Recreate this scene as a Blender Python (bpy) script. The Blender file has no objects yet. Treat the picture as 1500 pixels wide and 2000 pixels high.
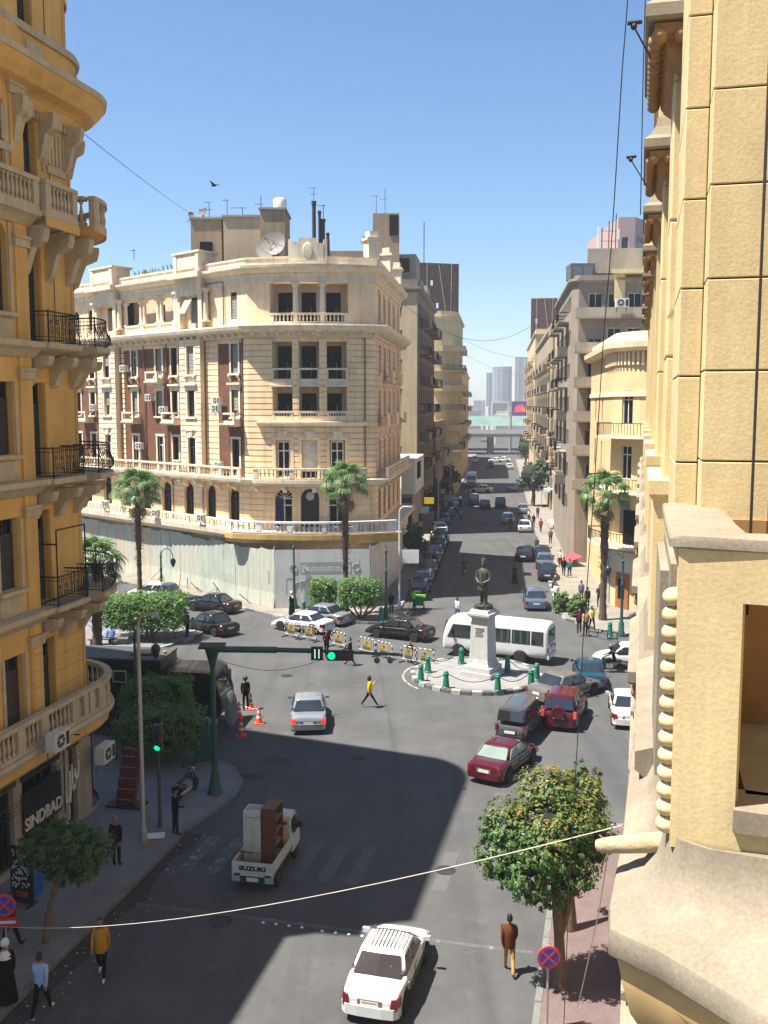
import bpy, math, random
from mathutils import Vector, Matrix
random.seed(7)
R = math.radians
C = bpy.context.scene.collection
sc = bpy.context.scene

# ------------------------------------------------------------------ camera, sky, sun, exposure
EYE = 16.0            # the photographer leans over a third-floor balcony
FPX = 1928.0          # focal length in pixels of the 1500 px wide photograph
PITCH = math.atan(210 / FPX)
cam = bpy.data.cameras.new('camera'); camo = bpy.data.objects.new('camera', cam); C.objects.link(camo)
camo.location = (0, 0, EYE); camo.rotation_euler = (math.pi / 2 - PITCH, 0, 0)
cam.sensor_fit = 'HORIZONTAL'; cam.sensor_width = 36; cam.lens = 36 * FPX / 1500
cam.clip_start = 0.05; cam.clip_end = 6000
sc.camera = camo
SUN_EL, SUN_AZ = R(65), R(14)      # light travels towards +x, turned SUN_AZ towards +y
world = bpy.data.worlds.new('World'); sc.world = world; world.use_nodes = True
wn = world.node_tree
sky = wn.nodes.new('ShaderNodeTexSky'); sky.sky_type = 'NISHITA'; sky.sun_disc = False
sky.sun_elevation = SUN_EL
sky.sun_rotation = math.atan2(-math.cos(SUN_AZ), -math.sin(SUN_AZ))   # clockwise from +y
sky.altitude = 0; sky.air_density = 1.0; sky.dust_density = 0.5; sky.ozone_density = 4.5
hs = wn.nodes.new('ShaderNodeHueSaturation'); hs.inputs['Saturation'].default_value = 1.1; hs.inputs['Value'].default_value = 1.0
wn.links.new(sky.outputs[0], hs.inputs['Color']); wn.links.new(hs.outputs[0], wn.nodes['Background'].inputs[0])
wn.nodes['Background'].inputs[1].default_value = 0.06
sun = bpy.data.lights.new('sun', 'SUN'); sun.energy = 5.0; sun.angle = R(0.53); sun.color = (1.0, 0.945, 0.86)
suno = bpy.data.objects.new('sun', sun); C.objects.link(suno)
ldir = Vector((math.cos(SUN_EL) * math.cos(SUN_AZ), math.cos(SUN_EL) * math.sin(SUN_AZ), -math.sin(SUN_EL)))
suno.rotation_euler = ldir.to_track_quat('-Z', 'Y').to_euler(); suno.location = (-40, -10, 80)
sc.view_settings.view_transform = 'Standard'; sc.view_settings.look = 'None'
sc.view_settings.gamma = 1; sc.view_settings.use_curve_mapping = False
sc.view_settings.exposure = 1.55
sc.cycles.max_bounces = 6; sc.cycles.diffuse_bounces = 3; sc.cycles.glossy_bounces = 3
sc.cycles.transparent_max_bounces = 6; sc.cycles.volume_bounces = 0
sc.cycles.use_denoising = True

# ------------------------------------------------------------------ coordinates
def g(px, py, z=0.0):
    """ground point (or point at height z) seen at a pixel of the photograph"""
    u = (px - 750) / FPX; v = (1000 - py) / FPX
    d = (u, math.cos(PITCH) + v * math.sin(PITCH), -math.sin(PITCH) + v * math.cos(PITCH))
    t = (z - EYE) / d[2]
    return Vector((d[0] * t, d[1] * t, z))
def at(px, py, Y):
    u = (px - 750) / FPX; v = (1000 - py) / FPX
    d = (u, math.cos(PITCH) + v * math.sin(PITCH), -math.sin(PITCH) + v * math.cos(PITCH))
    t = Y / d[1]
    return Vector((d[0] * t, Y, EYE + d[2] * t))
A1 = R(13.0); A2 = R(6.7)
def ST(s, t, z=0.0):     # near street: s along it, t to the right
    return Vector((s * math.sin(A1) + t * math.cos(A1), s * math.cos(A1) - t * math.sin(A1), z))
def FS(s, t, z=0.0):     # far street
    return Vector((s * math.sin(A2) + t * math.cos(A2), s * math.cos(A2) - t * math.sin(A2), z))

# ------------------------------------------------------------------ materials
MATS = {}
def _n(nt, t, **kw):
    n = nt.nodes.new(t)
    for k, v in kw.items(): setattr(n, k, v)
    return n
def lin(c):
    if isinstance(c, str):
        c = [int(c[i:i + 2], 16) / 255 for i in (0, 2, 4)]
        c = [((x + .055) / 1.055) ** 2.4 if x > .04 else x / 12.92 for x in c]
    return (c[0], c[1], c[2], 1)
def mat(name, col, rough=.7, metal=0., var=.15, scale=2., bump=0., bscale=30., streak=0., col2=None, fine=0., spec=.4, coat=0., emit=None, world_co=False):
    if name in MATS: return MATS[name]
    m = bpy.data.materials.new(name); m.use_nodes = True; MATS[name] = m
    nt = m.node_tree; b = nt.nodes['Principled BSDF']
    b.inputs['Roughness'].default_value = rough; b.inputs['Metallic'].default_value = metal
    b.inputs['Specular IOR Level'].default_value = spec
    if coat: b.inputs['Coat Weight'].default_value = coat; b.inputs['Coat Roughness'].default_value = .05
    if emit:
        b.inputs['Emission Color'].default_value = lin(emit[0]); b.inputs['Emission Strength'].default_value = emit[1]
    c = lin(col)
    tc = _n(nt, 'ShaderNodeTexCoord'); co = tc.outputs['Object']
    if world_co: co = _n(nt, 'ShaderNodeNewGeometry').outputs['Position']
    no = _n(nt, 'ShaderNodeTexNoise'); no.inputs['Scale'].default_value = scale; no.inputs['Detail'].default_value = 6
    no.inputs['Roughness'].default_value = .65
    nt.links.new(co, no.inputs['Vector'])
    cr = _n(nt, 'ShaderNodeMapRange'); cr.inputs[1].default_value = .3; cr.inputs[2].default_value = .7
    nt.links.new(no.outputs[0], cr.inputs[0])
    mx = _n(nt, 'ShaderNodeMix', data_type='RGBA')
    c2 = lin(col2) if col2 else tuple(x * (1 - var) for x in c[:3]) + (1,)
    c1 = c if col2 else tuple(min(1, x * (1 + var * .6)) for x in c[:3]) + (1,)
    mx.inputs[6].default_value = c2; mx.inputs[7].default_value = c1
    nt.links.new(cr.outputs[0], mx.inputs[0]); out = mx.outputs[2]
    if fine:
        nf = _n(nt, 'ShaderNodeTexNoise'); nf.inputs['Scale'].default_value = bscale; nf.inputs['Detail'].default_value = 3
        nt.links.new(co, nf.inputs['Vector'])
        mr = _n(nt, 'ShaderNodeMapRange'); mr.inputs[1].default_value = .3; mr.inputs[2].default_value = .7
        mr.inputs[3].default_value = 1 - fine; mr.inputs[4].default_value = 1 + fine * .6
        nt.links.new(nf.outputs[0], mr.inputs[0])
        m2 = _n(nt, 'ShaderNodeMix', data_type='RGBA', blend_type='MULTIPLY'); m2.inputs[0].default_value = 1
        nt.links.new(out, m2.inputs[6]); nt.links.new(mr.outputs[0], m2.inputs[7]); out = m2.outputs[2]
    if streak:
        mp = _n(nt, 'ShaderNodeMapping'); mp.inputs['Scale'].default_value = (2.2, 2.2, .12)
        nt.links.new(co, mp.inputs[0])
        ns = _n(nt, 'ShaderNodeTexNoise'); ns.inputs['Scale'].default_value = 1.3; ns.inputs['Detail'].default_value = 7
        ns.inputs['Roughness'].default_value = .7
        nt.links.new(mp.outputs[0], ns.inputs['Vector'])
        mr = _n(nt, 'ShaderNodeMapRange'); mr.inputs[1].default_value = .48; mr.inputs[2].default_value = .75
        mr.inputs[3].default_value = 0; mr.inputs[4].default_value = streak
        nt.links.new(ns.outputs[0], mr.inputs[0])
        m3 = _n(nt, 'ShaderNodeMix', data_type='RGBA'); m3.inputs[7].default_value = tuple(x * f for x, f in zip(c[:3], (.42, .40, .38))) + (1,)
        nt.links.new(mr.outputs[0], m3.inputs[0]); nt.links.new(out, m3.inputs[6]); out = m3.outputs[2]
    nt.links.new(out, b.inputs['Base Color'])
    if bump:
        nb = _n(nt, 'ShaderNodeTexNoise'); nb.inputs['Scale'].default_value = bscale; nb.inputs['Detail'].default_value = 5
        nt.links.new(co, nb.inputs['Vector'])
        bp = _n(nt, 'ShaderNodeBump'); bp.inputs['Strength'].default_value = bump; bp.inputs['Distance'].default_value = .02
        nt.links.new(nb.outputs[0], bp.inputs['Height']); nt.links.new(bp.outputs[0], b.inputs['Normal'])
    return m
def paint(name, col, metal=0.): return mat('paint_' + name, col, rough=.16, metal=metal, var=.06, scale=1.2, coat=.35, spec=.4)
def cloth(col): return mat('cloth_' + col, col, rough=.9, var=.18, scale=14, bump=.2, bscale=60, spec=.15)

# ------------------------------------------------------------------ mesh builder
class MB:
    def __init__(self): self.v = []; self.f = []; self.m = []; self.cur = 0; self.M = None
    def add(self, vs, fs, mi=None):
        o = len(self.v)
        if self.M is not None: vs = [self.M @ Vector(p) for p in vs]
        self.v += [tuple(p) for p in vs]; self.f += [tuple(i + o for i in f) for f in fs]
        self.m += [self.cur if mi is None else mi] * len(fs); return self
    def hexa(self, p):   # 8 points: bottom 4 ccw, top 4 ccw
        return self.add(p, [(3, 2, 1, 0), (4, 5, 6, 7), (0, 1, 5, 4), (1, 2, 6, 5), (2, 3, 7, 6), (3, 0, 4, 7)])
    def box(self, x0, x1, y0, y1, z0, z1):
        return self.hexa([(x0, y0, z0), (x1, y0, z0), (x1, y1, z0), (x0, y1, z0), (x0, y0, z1), (x1, y0, z1), (x1, y1, z1), (x0, y1, z1)])
    def prism(self, poly, z0, z1):
        n = len(poly); vs = [(p[0], p[1], z0) for p in poly] + [(p[0], p[1], z1) for p in poly]
        return self.add(vs, [tuple(range(n - 1, -1, -1)), tuple(range(n, 2 * n))] + [(i, (i + 1) % n, n + (i + 1) % n, n + i) for i in range(n)])
    def loft(self, rings, cap=True, close=True):
        n = len(rings[0]); vs = [p for r in rings for p in r]; fs = []
        for k in range(len(rings) - 1):
            for i in range(n if close else n - 1):
                j = (i + 1) % n; fs.append((k * n + i, k * n + j, (k + 1) * n + j, (k + 1) * n + i))
        if cap: fs += [tuple(range(n - 1, -1, -1)), tuple(range((len(rings) - 1) * n, len(rings) * n))]
        return self.add(vs, fs)
    def lathe(self, prof, n=10, c=(0, 0, 0), ax='z', cap=True):
        rings = []
        for r, h in prof:
            ring = []
            for i in range(n):
                a = 2 * math.pi * i / n; x, y = r * math.cos(a), r * math.sin(a)
                p = (x, y, h) if ax == 'z' else ((h, x, y) if ax == 'x' else (y, h, x))
                ring.append((p[0] + c[0], p[1] + c[1], p[2] + c[2]))
            rings.append(ring)
        return self.loft(rings, cap)
    def tube(self, pts, r, n=6, cap=True):
        pts = [Vector(p) for p in pts]; rings = []; up = None
        for i, p in enumerate(pts):
            d = (pts[min(i + 1, len(pts) - 1)] - pts[max(i - 1, 0)])
            d = d.normalized() if d.length > 1e-9 else Vector((0, 0, 1))
            if up is None: up = d.orthogonal().normalized()
            else:
                up = up - d * up.dot(d); up = up.normalized() if up.length > 1e-6 else d.orthogonal().normalized()
            q = d.cross(up); rr = r[i] if isinstance(r, (list, tuple)) else r
            rings.append([p + (up * math.cos(2 * math.pi * k / n) + q * math.sin(2 * math.pi * k / n)) * rr for k in range(n)])
        return self.loft(rings, cap)
    def ball(self, c, r, n=10, m=6, sq=(1, 1, 1)):
        prof = [(max(1e-3, math.sin(math.pi * k / m)), -math.cos(math.pi * k / m)) for k in range(m + 1)]
        rings = [[(c[0] + q * r * sq[0] * math.cos(2 * math.pi * i / n), c[1] + q * r * sq[1] * math.sin(2 * math.pi * i / n), c[2] + h * r * sq[2]) for i in range(n)] for q, h in prof]
        return self.loft(rings, True)
    # facade helpers along a Path
    def pprof(self, path, a0, a1, prof):     # sweep a (d, z) polygon along the facade
        rings = [[path.P(a, z, d) for d, z in prof] for a in path.sub(a0, a1)]
        return self.loft(rings, True)
    def pbox(self, path, a0, a1, z0, z1, d0, d1):
        return self.pprof(path, a0, a1, [(d0, z0), (d1, z0), (d1, z1), (d0, z1)])
    def mesh(self, name, mats):
        me = bpy.data.meshes.new(name); me.from_pydata(self.v, [], self.f)
        for m in (mats if isinstance(mats, (list, tuple)) else [mats]): me.materials.append(m)
        if any(self.m): me.polygons.foreach_set('material_index', self.m)
        return me
    def build(self, name, mats, parent=None, smooth=None, fix=True):
        me = self.mesh(name, mats)
        if fix: fixnormals(me)
        if smooth is not None:
            me.shade_smooth(); me.set_sharp_from_angle(angle=R(smooth))
        return link(name, me, parent)
import bmesh
def fixnormals(me):
    bm = bmesh.new(); bm.from_mesh(me); bmesh.ops.recalc_face_normals(bm, faces=bm.faces); bm.to_mesh(me); bm.free()
def link(name, data, parent=None, loc=None, rz=None):
    o = bpy.data.objects.new(name, data); C.objects.link(o)
    if parent is not None: o.parent = parent
    if loc is not None: o.location = loc
    if rz is not None: o.rotation_euler = (0, 0, rz)
    return o
def tag(o, label=None, cat=None, group=None, kind=None):
    if label: o['label'] = label
    if cat: o['category'] = cat
    if group: o['group'] = group
    if kind: o['kind'] = kind
    return o
def thing(name, label, cat, loc=(0, 0, 0), rz=0, group=None):
    o = bpy.data.objects.new(name, None); C.objects.link(o); o.empty_display_size = .2
    o.location = loc; o.rotation_euler = (0, 0, rz)
    return tag(o, label, cat, group)
def copy_tree(o, parent=None):
    c = o.copy(); C.objects.link(c); c.parent = parent
    for ch in [x for x in KIDS(o)]: copy_tree(ch, c)
    return c
def KIDS(o): return list(o.children)
def structure(o): o['kind'] = 'structure'; return o

class Path:
    """plan line of a facade; outward normal is to the right of travel when side=1"""
    def __init__(self, pts, side=1):
        self.p = [Vector((p[0], p[1])) for p in pts]; self.L = [0]
        for i in range(1, len(self.p)): self.L.append(self.L[-1] + (self.p[i] - self.p[i - 1]).length)
        seg = []
        for i in range(len(self.p) - 1):
            d = (self.p[i + 1] - self.p[i]).normalized(); seg.append(Vector((d.y, -d.x)) * side)
        self.n = []
        for i in range(len(self.p)):
            a = seg[max(i - 1, 0)]; b = seg[min(i, len(seg) - 1)]; m = (a + b)
            m = m.normalized(); m = m / max(.35, m.dot(b)); self.n.append(m)
        self.len = self.L[-1]
    def P(self, a, z=0, d=0):
        k = 0
        while k < len(self.L) - 2 and a > self.L[k + 1]: k += 1
        t = (a - self.L[k]) / (self.L[k + 1] - self.L[k])
        p = self.p[k].lerp(self.p[k + 1], t); n = self.n[k].lerp(self.n[k + 1], t)
        return Vector((p.x + n.x * d, p.y + n.y * d, z))
    def sub(self, a0, a1): return [a0] + [l for l in self.L if a0 + 1e-4 < l < a1 - 1e-4] + [a1]
    def ang(self, a):     # z rotation that turns local +x along the path
        p = self.P(a + .05) - self.P(a - .05); return math.atan2(p.y, p.x)
def arc_pts(c, r, a0, a1, n): return [(c[0] + r * math.cos(a0 + (a1 - a0) * i / n), c[1] + r * math.sin(a0 + (a1 - a0) * i / n)) for i in range(n + 1)]

def pwall(mb, path, a0, a1, z0, z1, ops=(), d=0., rev=.3):
    A = sorted(set(path.sub(a0, a1) + [min(max(x, a0), a1) for o in ops for x in o[:2]]))
    Z = sorted(set([z0, z1] + [min(max(x, z0), z1) for o in ops for x in o[2:4]]))
    for i in range(len(A) - 1):
        for j in range(len(Z) - 1):
            ca, cz = (A[i] + A[i + 1]) / 2, (Z[j] + Z[j + 1]) / 2
            if A[i + 1] - A[i] < 1e-4 or any(o[0] < ca < o[1] and o[2] < cz < o[3] for o in ops): continue
            mb.add([path.P(A[i], Z[j], d), path.P(A[i + 1], Z[j], d), path.P(A[i + 1], Z[j + 1], d), path.P(A[i], Z[j + 1], d)], [(0, 1, 2, 3)])
    for o in ops:
        b0, b1, y0, y1 = o[:4]; P = path.P
        if len(o) > 4:      # arch: springing at y1 - half width
            r = (b1 - b0) / 2; sp = y1 - r; c = (b0 + b1) / 2; N = 10
            ar = [(c - r * math.cos(math.pi * k / N), sp + r * math.sin(math.pi * k / N)) for k in range(N + 1)]
            for k in range(N):
                q = (b0, y1) if k < N // 2 else (b1, y1)
                mb.add([P(ar[k][0], ar[k][1], d), P(ar[k + 1][0], ar[k + 1][1], d), P(q[0], q[1], d)], [(0, 1, 2)])
                mb.add([P(ar[k][0], ar[k][1], d), P(ar[k + 1][0], ar[k + 1][1], d), P(ar[k + 1][0], ar[k + 1][1], d - rev), P(ar[k][0], ar[k][1], d - rev)], [(0, 1, 2, 3)])
            mb.add([P(c, ar[N // 2][1], d), P(b0, y1, d), P(b1, y1, d)], [(0, 1, 2)])
            y1 = sp
        else:
            mb.add([P(b0, y1, d), P(b1, y1, d), P(b1, y1, d - rev), P(b0, y1, d - rev)], [(0, 1, 2, 3)])
        mb.add([P(b0, y0, d), P(b1, y0, d), P(b1, y0, d - rev), P(b0, y0, d - rev)], [(0, 1, 2, 3)])
        for b in (b0, b1): mb.add([P(b, y0, d), P(b, y1, d), P(b, y1, d - rev), P(b, y0, d - rev)], [(0, 1, 2, 3)])
def spans(a0, a1, z, ops):
    cuts = sorted((max(o[0], a0), min(o[1], a1)) for o in ops if o[2] < z < o[3] and o[1] > a0 and o[0] < a1)
    out = []; x = a0
    for c0, c1 in cuts:
        if c0 - x > .06: out.append((x, c0))
        x = max(x, c1)
    if a1 - x > .06: out.append((x, a1))
    return out
def courses(parent, path, a0, a1, z0, z1, ops, h, gap, d0, d1, m, name='stone_course'):
    z = z0
    while z + .1 < z1:
        zt = min(z + h - gap, z1)
        for s0, s1 in spans(a0, a1, (z + zt) / 2, ops): b = MB(); b.pbox(path, s0, s1, z, zt, d0, d1); b.build(name, m, parent)
        z += h
def window(parent, path, a0, a1, z0, z1, d=-.25, fm=None, pm=None, style='casement', arch=False, name='window', th=.07):
    f = MB(); w = th
    f.pbox(path, a0, a0 + w, z0, z1, d - .06, d + .06); f.pbox(path, a1 - w, a1, z0, z1, d - .06, d + .06)
    f.pbox(path, a0 + w, a1 - w, z1 - w, z1, d - .06, d + .06); f.pbox(path, a0 + w, a1 - w, z0, z0 + w, d - .06, d + .06)
    c = (a0 + a1) / 2
    if style in ('casement', 'door'): f.pbox(path, c - w / 2, c + w / 2, z0 + w, z1 - w, d - .05, d + .05)
    if style in ('door', 'casement') and z1 - z0 > 1.8:
        zt = z1 - .28 * (z1 - z0); f.pbox(path, a0 + w, c - w / 2, zt, zt + w, d - .05, d + .05); f.pbox(path, c + w / 2, a1 - w, zt, zt + w, d - .05, d + .05)
    if style == 'slide': f.pbox(path, c - .025, c + .025, z0 + w, z1 - w, d - .05, d + .05)
    o = f.build(name, fm, parent)
    p = MB(); p.pbox(path, a0 + w * .5, a1 - w * .5, z0 + w * .5, z1 - w * .5, d - .03, d - .005); p.build('pane', pm, o)
    return o
def shutter(parent, path, a0, a1, z0, z1, d, m, roll=False):
    b = MB(); b.pbox(path, a0, a0 + .06, z0, z1, d - .02, d + .04); b.pbox(path, a1 - .06, a1, z0, z1, d - .02, d + .04)
    z = z0
    while z < z1 - .05:
        st = .14 if not roll else .12
        b.pprof(path, a0 + .06, a1 - .06, [(d - .015, z + .03), (d + .03, z), (d + .03, z + .03), (d - .015, z + st)]); z += st
    return b.build('shutter', m, parent)
_bal = {}
def baluster_mesh(h, r, m):
    k = (h, r, m.name)
    if k not in _bal:
        b = MB(); b.lathe([(r * .9, 0), (r * .9, h * .1), (r * .45, h * .14), (r, h * .36), (r * .5, h * .72), (r * .45, h * .84), (r * .85, h * .88), (r * .85, h)], 7)
        me = b.mesh('baluster', m); fixnormals(me); me.shade_smooth(); me.set_sharp_from_angle(angle=R(40)); _bal[k] = me
    return _bal[k]
def balustrade(parent, path, a0, a1, z, h, d, m, piers=(), step=.26, name='balustrade', pw=.34, th=.2):
    b = MB(); b.pbox(path, a0, a1, z, z + .14, d - th / 2, d + th / 2); b.pbox(path, a0 - .02, a1 + .02, z + h - .15, z + h, d - th / 2 - .04, d + th / 2 + .04)
    pl = sorted(set([a0 + pw / 2, a1 - pw / 2] + list(piers)))
    for p in pl: b.pbox(path, p - pw / 2, p + pw / 2, z + .14, z + h - .15, d - th / 2 - .012, d + th / 2 + .012)
    o = b.build(name, m, parent); me = baluster_mesh(round(h - .29, 2), round(th * .42, 3), m)
    for p, q in zip(pl[:-1], pl[1:]):
        s0, s1 = p + pw / 2, q - pw / 2; n = max(1, int((s1 - s0) / step))
        for i in range(n):
            a = s0 + (i + .5) * (s1 - s0) / n; link('baluster', me, o, path.P(a, z + .14, d), path.ang(a))
    return o
# ------------------------------------------------------------------ shared materials
asph = mat('asphalt', (.076, .0755, .0745), rough=.85, var=.22, scale=.35, fine=.22, bump=.25, bscale=45, world_co=True, spec=.25)
def dirty_asphalt(m):      # tyre-polished lanes, oil stains and hairline cracks on the same surface
    nt = m.node_tree; bs = nt.nodes['Principled BSDF']; src = bs.inputs['Base Color'].links[0].from_socket; geo = _n(nt, 'ShaderNodeNewGeometry')
    def layer(src, fac, col, blend='MIX'):
        mx = _n(nt, 'ShaderNodeMix', data_type='RGBA', blend_type=blend); nt.links.new(fac, mx.inputs[0]); nt.links.new(src, mx.inputs[6]); mx.inputs[7].default_value = col; return mx.outputs[2]
    def rng(v, a, b_, lo, hi): r = _n(nt, 'ShaderNodeMapRange'); r.inputs[1].default_value = a; r.inputs[2].default_value = b_; r.inputs[3].default_value = lo; r.inputs[4].default_value = hi; nt.links.new(v, r.inputs[0]); return r.outputs[0]
    mp = _n(nt, 'ShaderNodeMapping'); mp.inputs['Rotation'].default_value = (0, 0, A1); mp.inputs['Scale'].default_value = (.9, .035, 1); nt.links.new(geo.outputs['Position'], mp.inputs[0])
    n1 = _n(nt, 'ShaderNodeTexNoise'); n1.inputs['Scale'].default_value = 1.0; n1.inputs['Detail'].default_value = 5; nt.links.new(mp.outputs[0], n1.inputs['Vector']); src = layer(src, rng(n1.outputs[0], .5, .7, 0, .55), (.045, .045, .046, 1))
    n2 = _n(nt, 'ShaderNodeTexNoise'); n2.inputs['Scale'].default_value = .55; n2.inputs['Detail'].default_value = 8; n2.inputs['Roughness'].default_value = .7; nt.links.new(geo.outputs['Position'], n2.inputs['Vector']); src = layer(src, rng(n2.outputs[0], .6, .7, 0, .5), (.038, .037, .036, 1)); src = layer(src, rng(n2.outputs[0], .42, .3, 0, .4), (.115, .112, .105, 1))
    vo = _n(nt, 'ShaderNodeTexVoronoi', feature='DISTANCE_TO_EDGE'); vo.inputs['Scale'].default_value = .33; wv = _n(nt, 'ShaderNodeVectorMath', operation='ADD'); n3 = _n(nt, 'ShaderNodeTexNoise'); n3.inputs['Scale'].default_value = 1.2; n3.inputs['Detail'].default_value = 6; nt.links.new(geo.outputs['Position'], n3.inputs['Vector']); nt.links.new(geo.outputs['Position'], wv.inputs[0]); nt.links.new(n3.outputs['Color'], wv.inputs[1]); nt.links.new(wv.outputs[0], vo.inputs['Vector'])
    src = layer(src, rng(vo.outputs['Distance'], 0, .006, .3, 0), (.034, .033, .032, 1)); n4 = _n(nt, 'ShaderNodeTexNoise'); n4.inputs['Scale'].default_value = 5.5; n4.inputs['Detail'].default_value = 4; nt.links.new(geo.outputs['Position'], n4.inputs['Vector']); src = layer(src, rng(n4.outputs[0], .68, .74, 0, .6), (.03, .03, .03, 1))
    nt.links.new(src, bs.inputs['Base Color'])
dirty_asphalt(asph)
pavm = mat('pavement_grey', (.165, .165, .168), rough=.75, var=.2, scale=.8, fine=.12, bump=.1, bscale=12, world_co=True, spec=.3)
pavr = mat('pavement_red', (.13, .092, .085), rough=.8, var=.2, scale=1.2, fine=.18, bscale=25, world_co=True)
pavd = mat('pavement_dusty', (.20, .18, .15), rough=.85, var=.25, scale=.6, fine=.15, bump=.15, bscale=14, world_co=True)
kerbm = mat('kerb_concrete', (.15, .148, .142), rough=.85, var=.25, scale=3, fine=.15, bscale=20, world_co=True)
kerbw = mat('kerb_white_paint', (.26, .255, .235), rough=.8, var=.35, scale=5, world_co=True)
kerbk = mat('kerb_black_paint', (.085, .084, .08), rough=.7, var=.4, scale=5, world_co=True)
cream = mat('cream_plaster', (.83, .61, .375), rough=.9, var=.2, scale=.6, streak=.55, bump=.12, bscale=20, world_co=True, spec=.2)
creamL = mat('pale_cream_plaster', (.70, .59, .43), rough=.9, var=.2, scale=.7, streak=.6, bump=.1, bscale=20, world_co=True, spec=.2)
salmon = mat('salmon_plaster', (.66, .47, .33), rough=.9, var=.12, scale=.5, streak=.3, bump=.12, bscale=20, world_co=True, spec=.2)
brickm = mat('brick_red', (.165, .075, .045), rough=.9, var=.25, scale=2.5, fine=.3, bump=.3, bscale=16, world_co=True, spec=.15)
ochre = mat('ochre_plaster', (.67, .395, .12), rough=.9, var=.16, scale=.5, streak=.4, bump=.12, bscale=14, world_co=True, spec=.2)
stoneg = mat('grey_stone_trim', (.50, .40, .26), rough=.9, var=.18, scale=2, streak=.3, bump=.2, bscale=18, world_co=True, spec=.2)
yellow = mat('yellow_plaster', (.57, .445, .24), rough=.92, var=.14, scale=1.6, streak=.34, bump=.09, bscale=60, fine=.1, world_co=True, spec=.2)
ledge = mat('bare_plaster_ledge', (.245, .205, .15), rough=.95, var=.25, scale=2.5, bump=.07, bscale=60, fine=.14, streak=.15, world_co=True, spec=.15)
bead = mat('brown_stone_bead', (.30, .17, .075), rough=.7, var=.25, scale=6, bump=.2, bscale=30, world_co=True)
glass = mat('window_glass', (.008, .009, .011), rough=.12, var=.5, scale=.9, spec=.22)
darkin = mat('dark_interior', (.009, .008, .007), rough=1., var=.3, scale=1., spec=.03)
whitef = mat('white_frame', (.62, .60, .55), rough=.6, var=.15, scale=3)
woodd = mat('dark_wood', (.045, .032, .022), rough=.7, var=.3, scale=6)
greenf = mat('dark_green_shutter', (.022, .034, .030), rough=.65, var=.3, scale=5)
greysh = mat('grey_shutter', (.27, .26, .225), rough=.75, var=.25, scale=4, streak=.3)
iron = mat('black_iron', (.012, .012, .013), rough=.5, metal=.3, var=.3, scale=8)
concr = mat('grey_concrete', (.33, .29, .235), rough=.9, var=.2, scale=.5, streak=.5, bump=.15, bscale=10, world_co=True, spec=.2)
beige = mat('beige_render', (.50, .39, .25), rough=.9, var=.16, scale=.4, streak=.45, bump=.15, bscale=10, world_co=True, spec=.2)
brownr = mat('brown_render', (.33, .245, .16), rough=.9, var=.2, scale=.4, streak=.5, bump=.15, bscale=10, world_co=True, spec=.2)
dkgreen = mat('green_post_paint', (.018, .075, .055), rough=.45, var=.25, scale=4, spec=.5)
bollg = mat('bollard_green', (.012, .15, .095), rough=.45, var=.3, scale=6, spec=.5)
galv = mat('galvanised_steel', (.38, .36, .33), rough=.5, metal=.5, var=.15, scale=3)
blackp = mat('black_plastic', (.014, .014, .015), rough=.5, var=.2, scale=6)
whitep = mat('white_plastic', (.66, .65, .61), rough=.5, var=.12, scale=3)
rust = mat('rusty_steel', (.14, .062, .032), rough=.8, metal=.3, var=.4, scale=4)
bronze = mat('statue_bronze', (.065, .064, .048), rough=.55, metal=.35, var=.35, scale=3.5, bump=.2, bscale=18)
marble = mat('white_marble', (.42, .41, .385), rough=.55, var=.14, scale=2.2, streak=.25)
wirem = mat('black_cable', (.02, .02, .02), rough=.7)
ropem = mat('pale_cable', (.50, .46, .38), rough=.8)

# ------------------------------------------------------------------ ground, pavements, markings
b = MB(); n = 24
b.add([(-2200 + 4400 * i / n, -300 + 4600 * j / n, 0) for j in range(n + 1) for i in range(n + 1)],
      [(j * (n + 1) + i, j * (n + 1) + i + 1, (j + 1) * (n + 1) + i + 1, (j + 1) * (n + 1) + i) for j in range(n) for i in range(n)])
structure(b.build('road', asph))
def pavement(name, poly, m, kerb=(), km=kerbm, h=.14, slen=1.1):
    b = MB(); b.prism(poly, -.05, h); o = structure(b.build(name, m))
    # separate kerb stones along the given open line (left side of travel is pavement)
    pts = [Vector((p[0], p[1])) for p in kerb]
    if len(pts) > 1:
        pa = Path(pts, 1); k = 0; a = 0
        while a < pa.len - .2:
            a2 = min(a + slen, pa.len); dz = random.uniform(-.008, .008)
            s = MB(); s.pprof(pa, a + .012, a2 - .012, [(-.16, -.04), (.03, -.04), (.025, h + .006 + dz), (.0, h + .016 + dz), (-.16, h + .016 + dz)])
            s.build('kerb_stone', km if not isinstance(km, (list, tuple)) else km[k % len(km)], o); k += 1; a = a2
    return o
def xy(v): return (v[0], v[1])
LK = [xy(ST(s, -15.2)) for s in range(4, 33, 4)] + [(-7.55, 35.4), (-6.75, 37.2), (-6.1, 39.0), (-6.0, 40.4), (-6.6, 42.0), (-8.2, 43.8), (-10.5, 45.2), (-14, 46.2), (-20, 47.8), (-34, 51.5)]
pavement('pavement_left', LK + [(-34, 30), (-30, -5), xy(ST(4, -30))], pavm, LK)
RK = [xy(ST(s, -1.63)) for s in (-2, 4, 10, 16, 22, 26, 30, 33)] + [xy(ST(35.4, -1.2)), xy(ST(37, .2)), xy(ST(37.6, 2)), xy(ST(38, 14))]
pavement('pavement_right', RK + [xy(ST(-2, 14))], pavr, RK[::-1])
FK = [(-60, 106), (-36, 96), (-24, 88), (-15.5, 81.0), (-11.5, 76.6), (-8.0, 73.2), (-5.0, 71.6), (-1.2, 71.0), (1.0, 71.3), (2.0, 72.6), xy(FS(76, -7.6))] + [xy(FS(s, -7.5)) for s in (84, 92, 100, 110, 120, 132, 145, 160, 180, 200, 230, 270, 330)]
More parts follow.
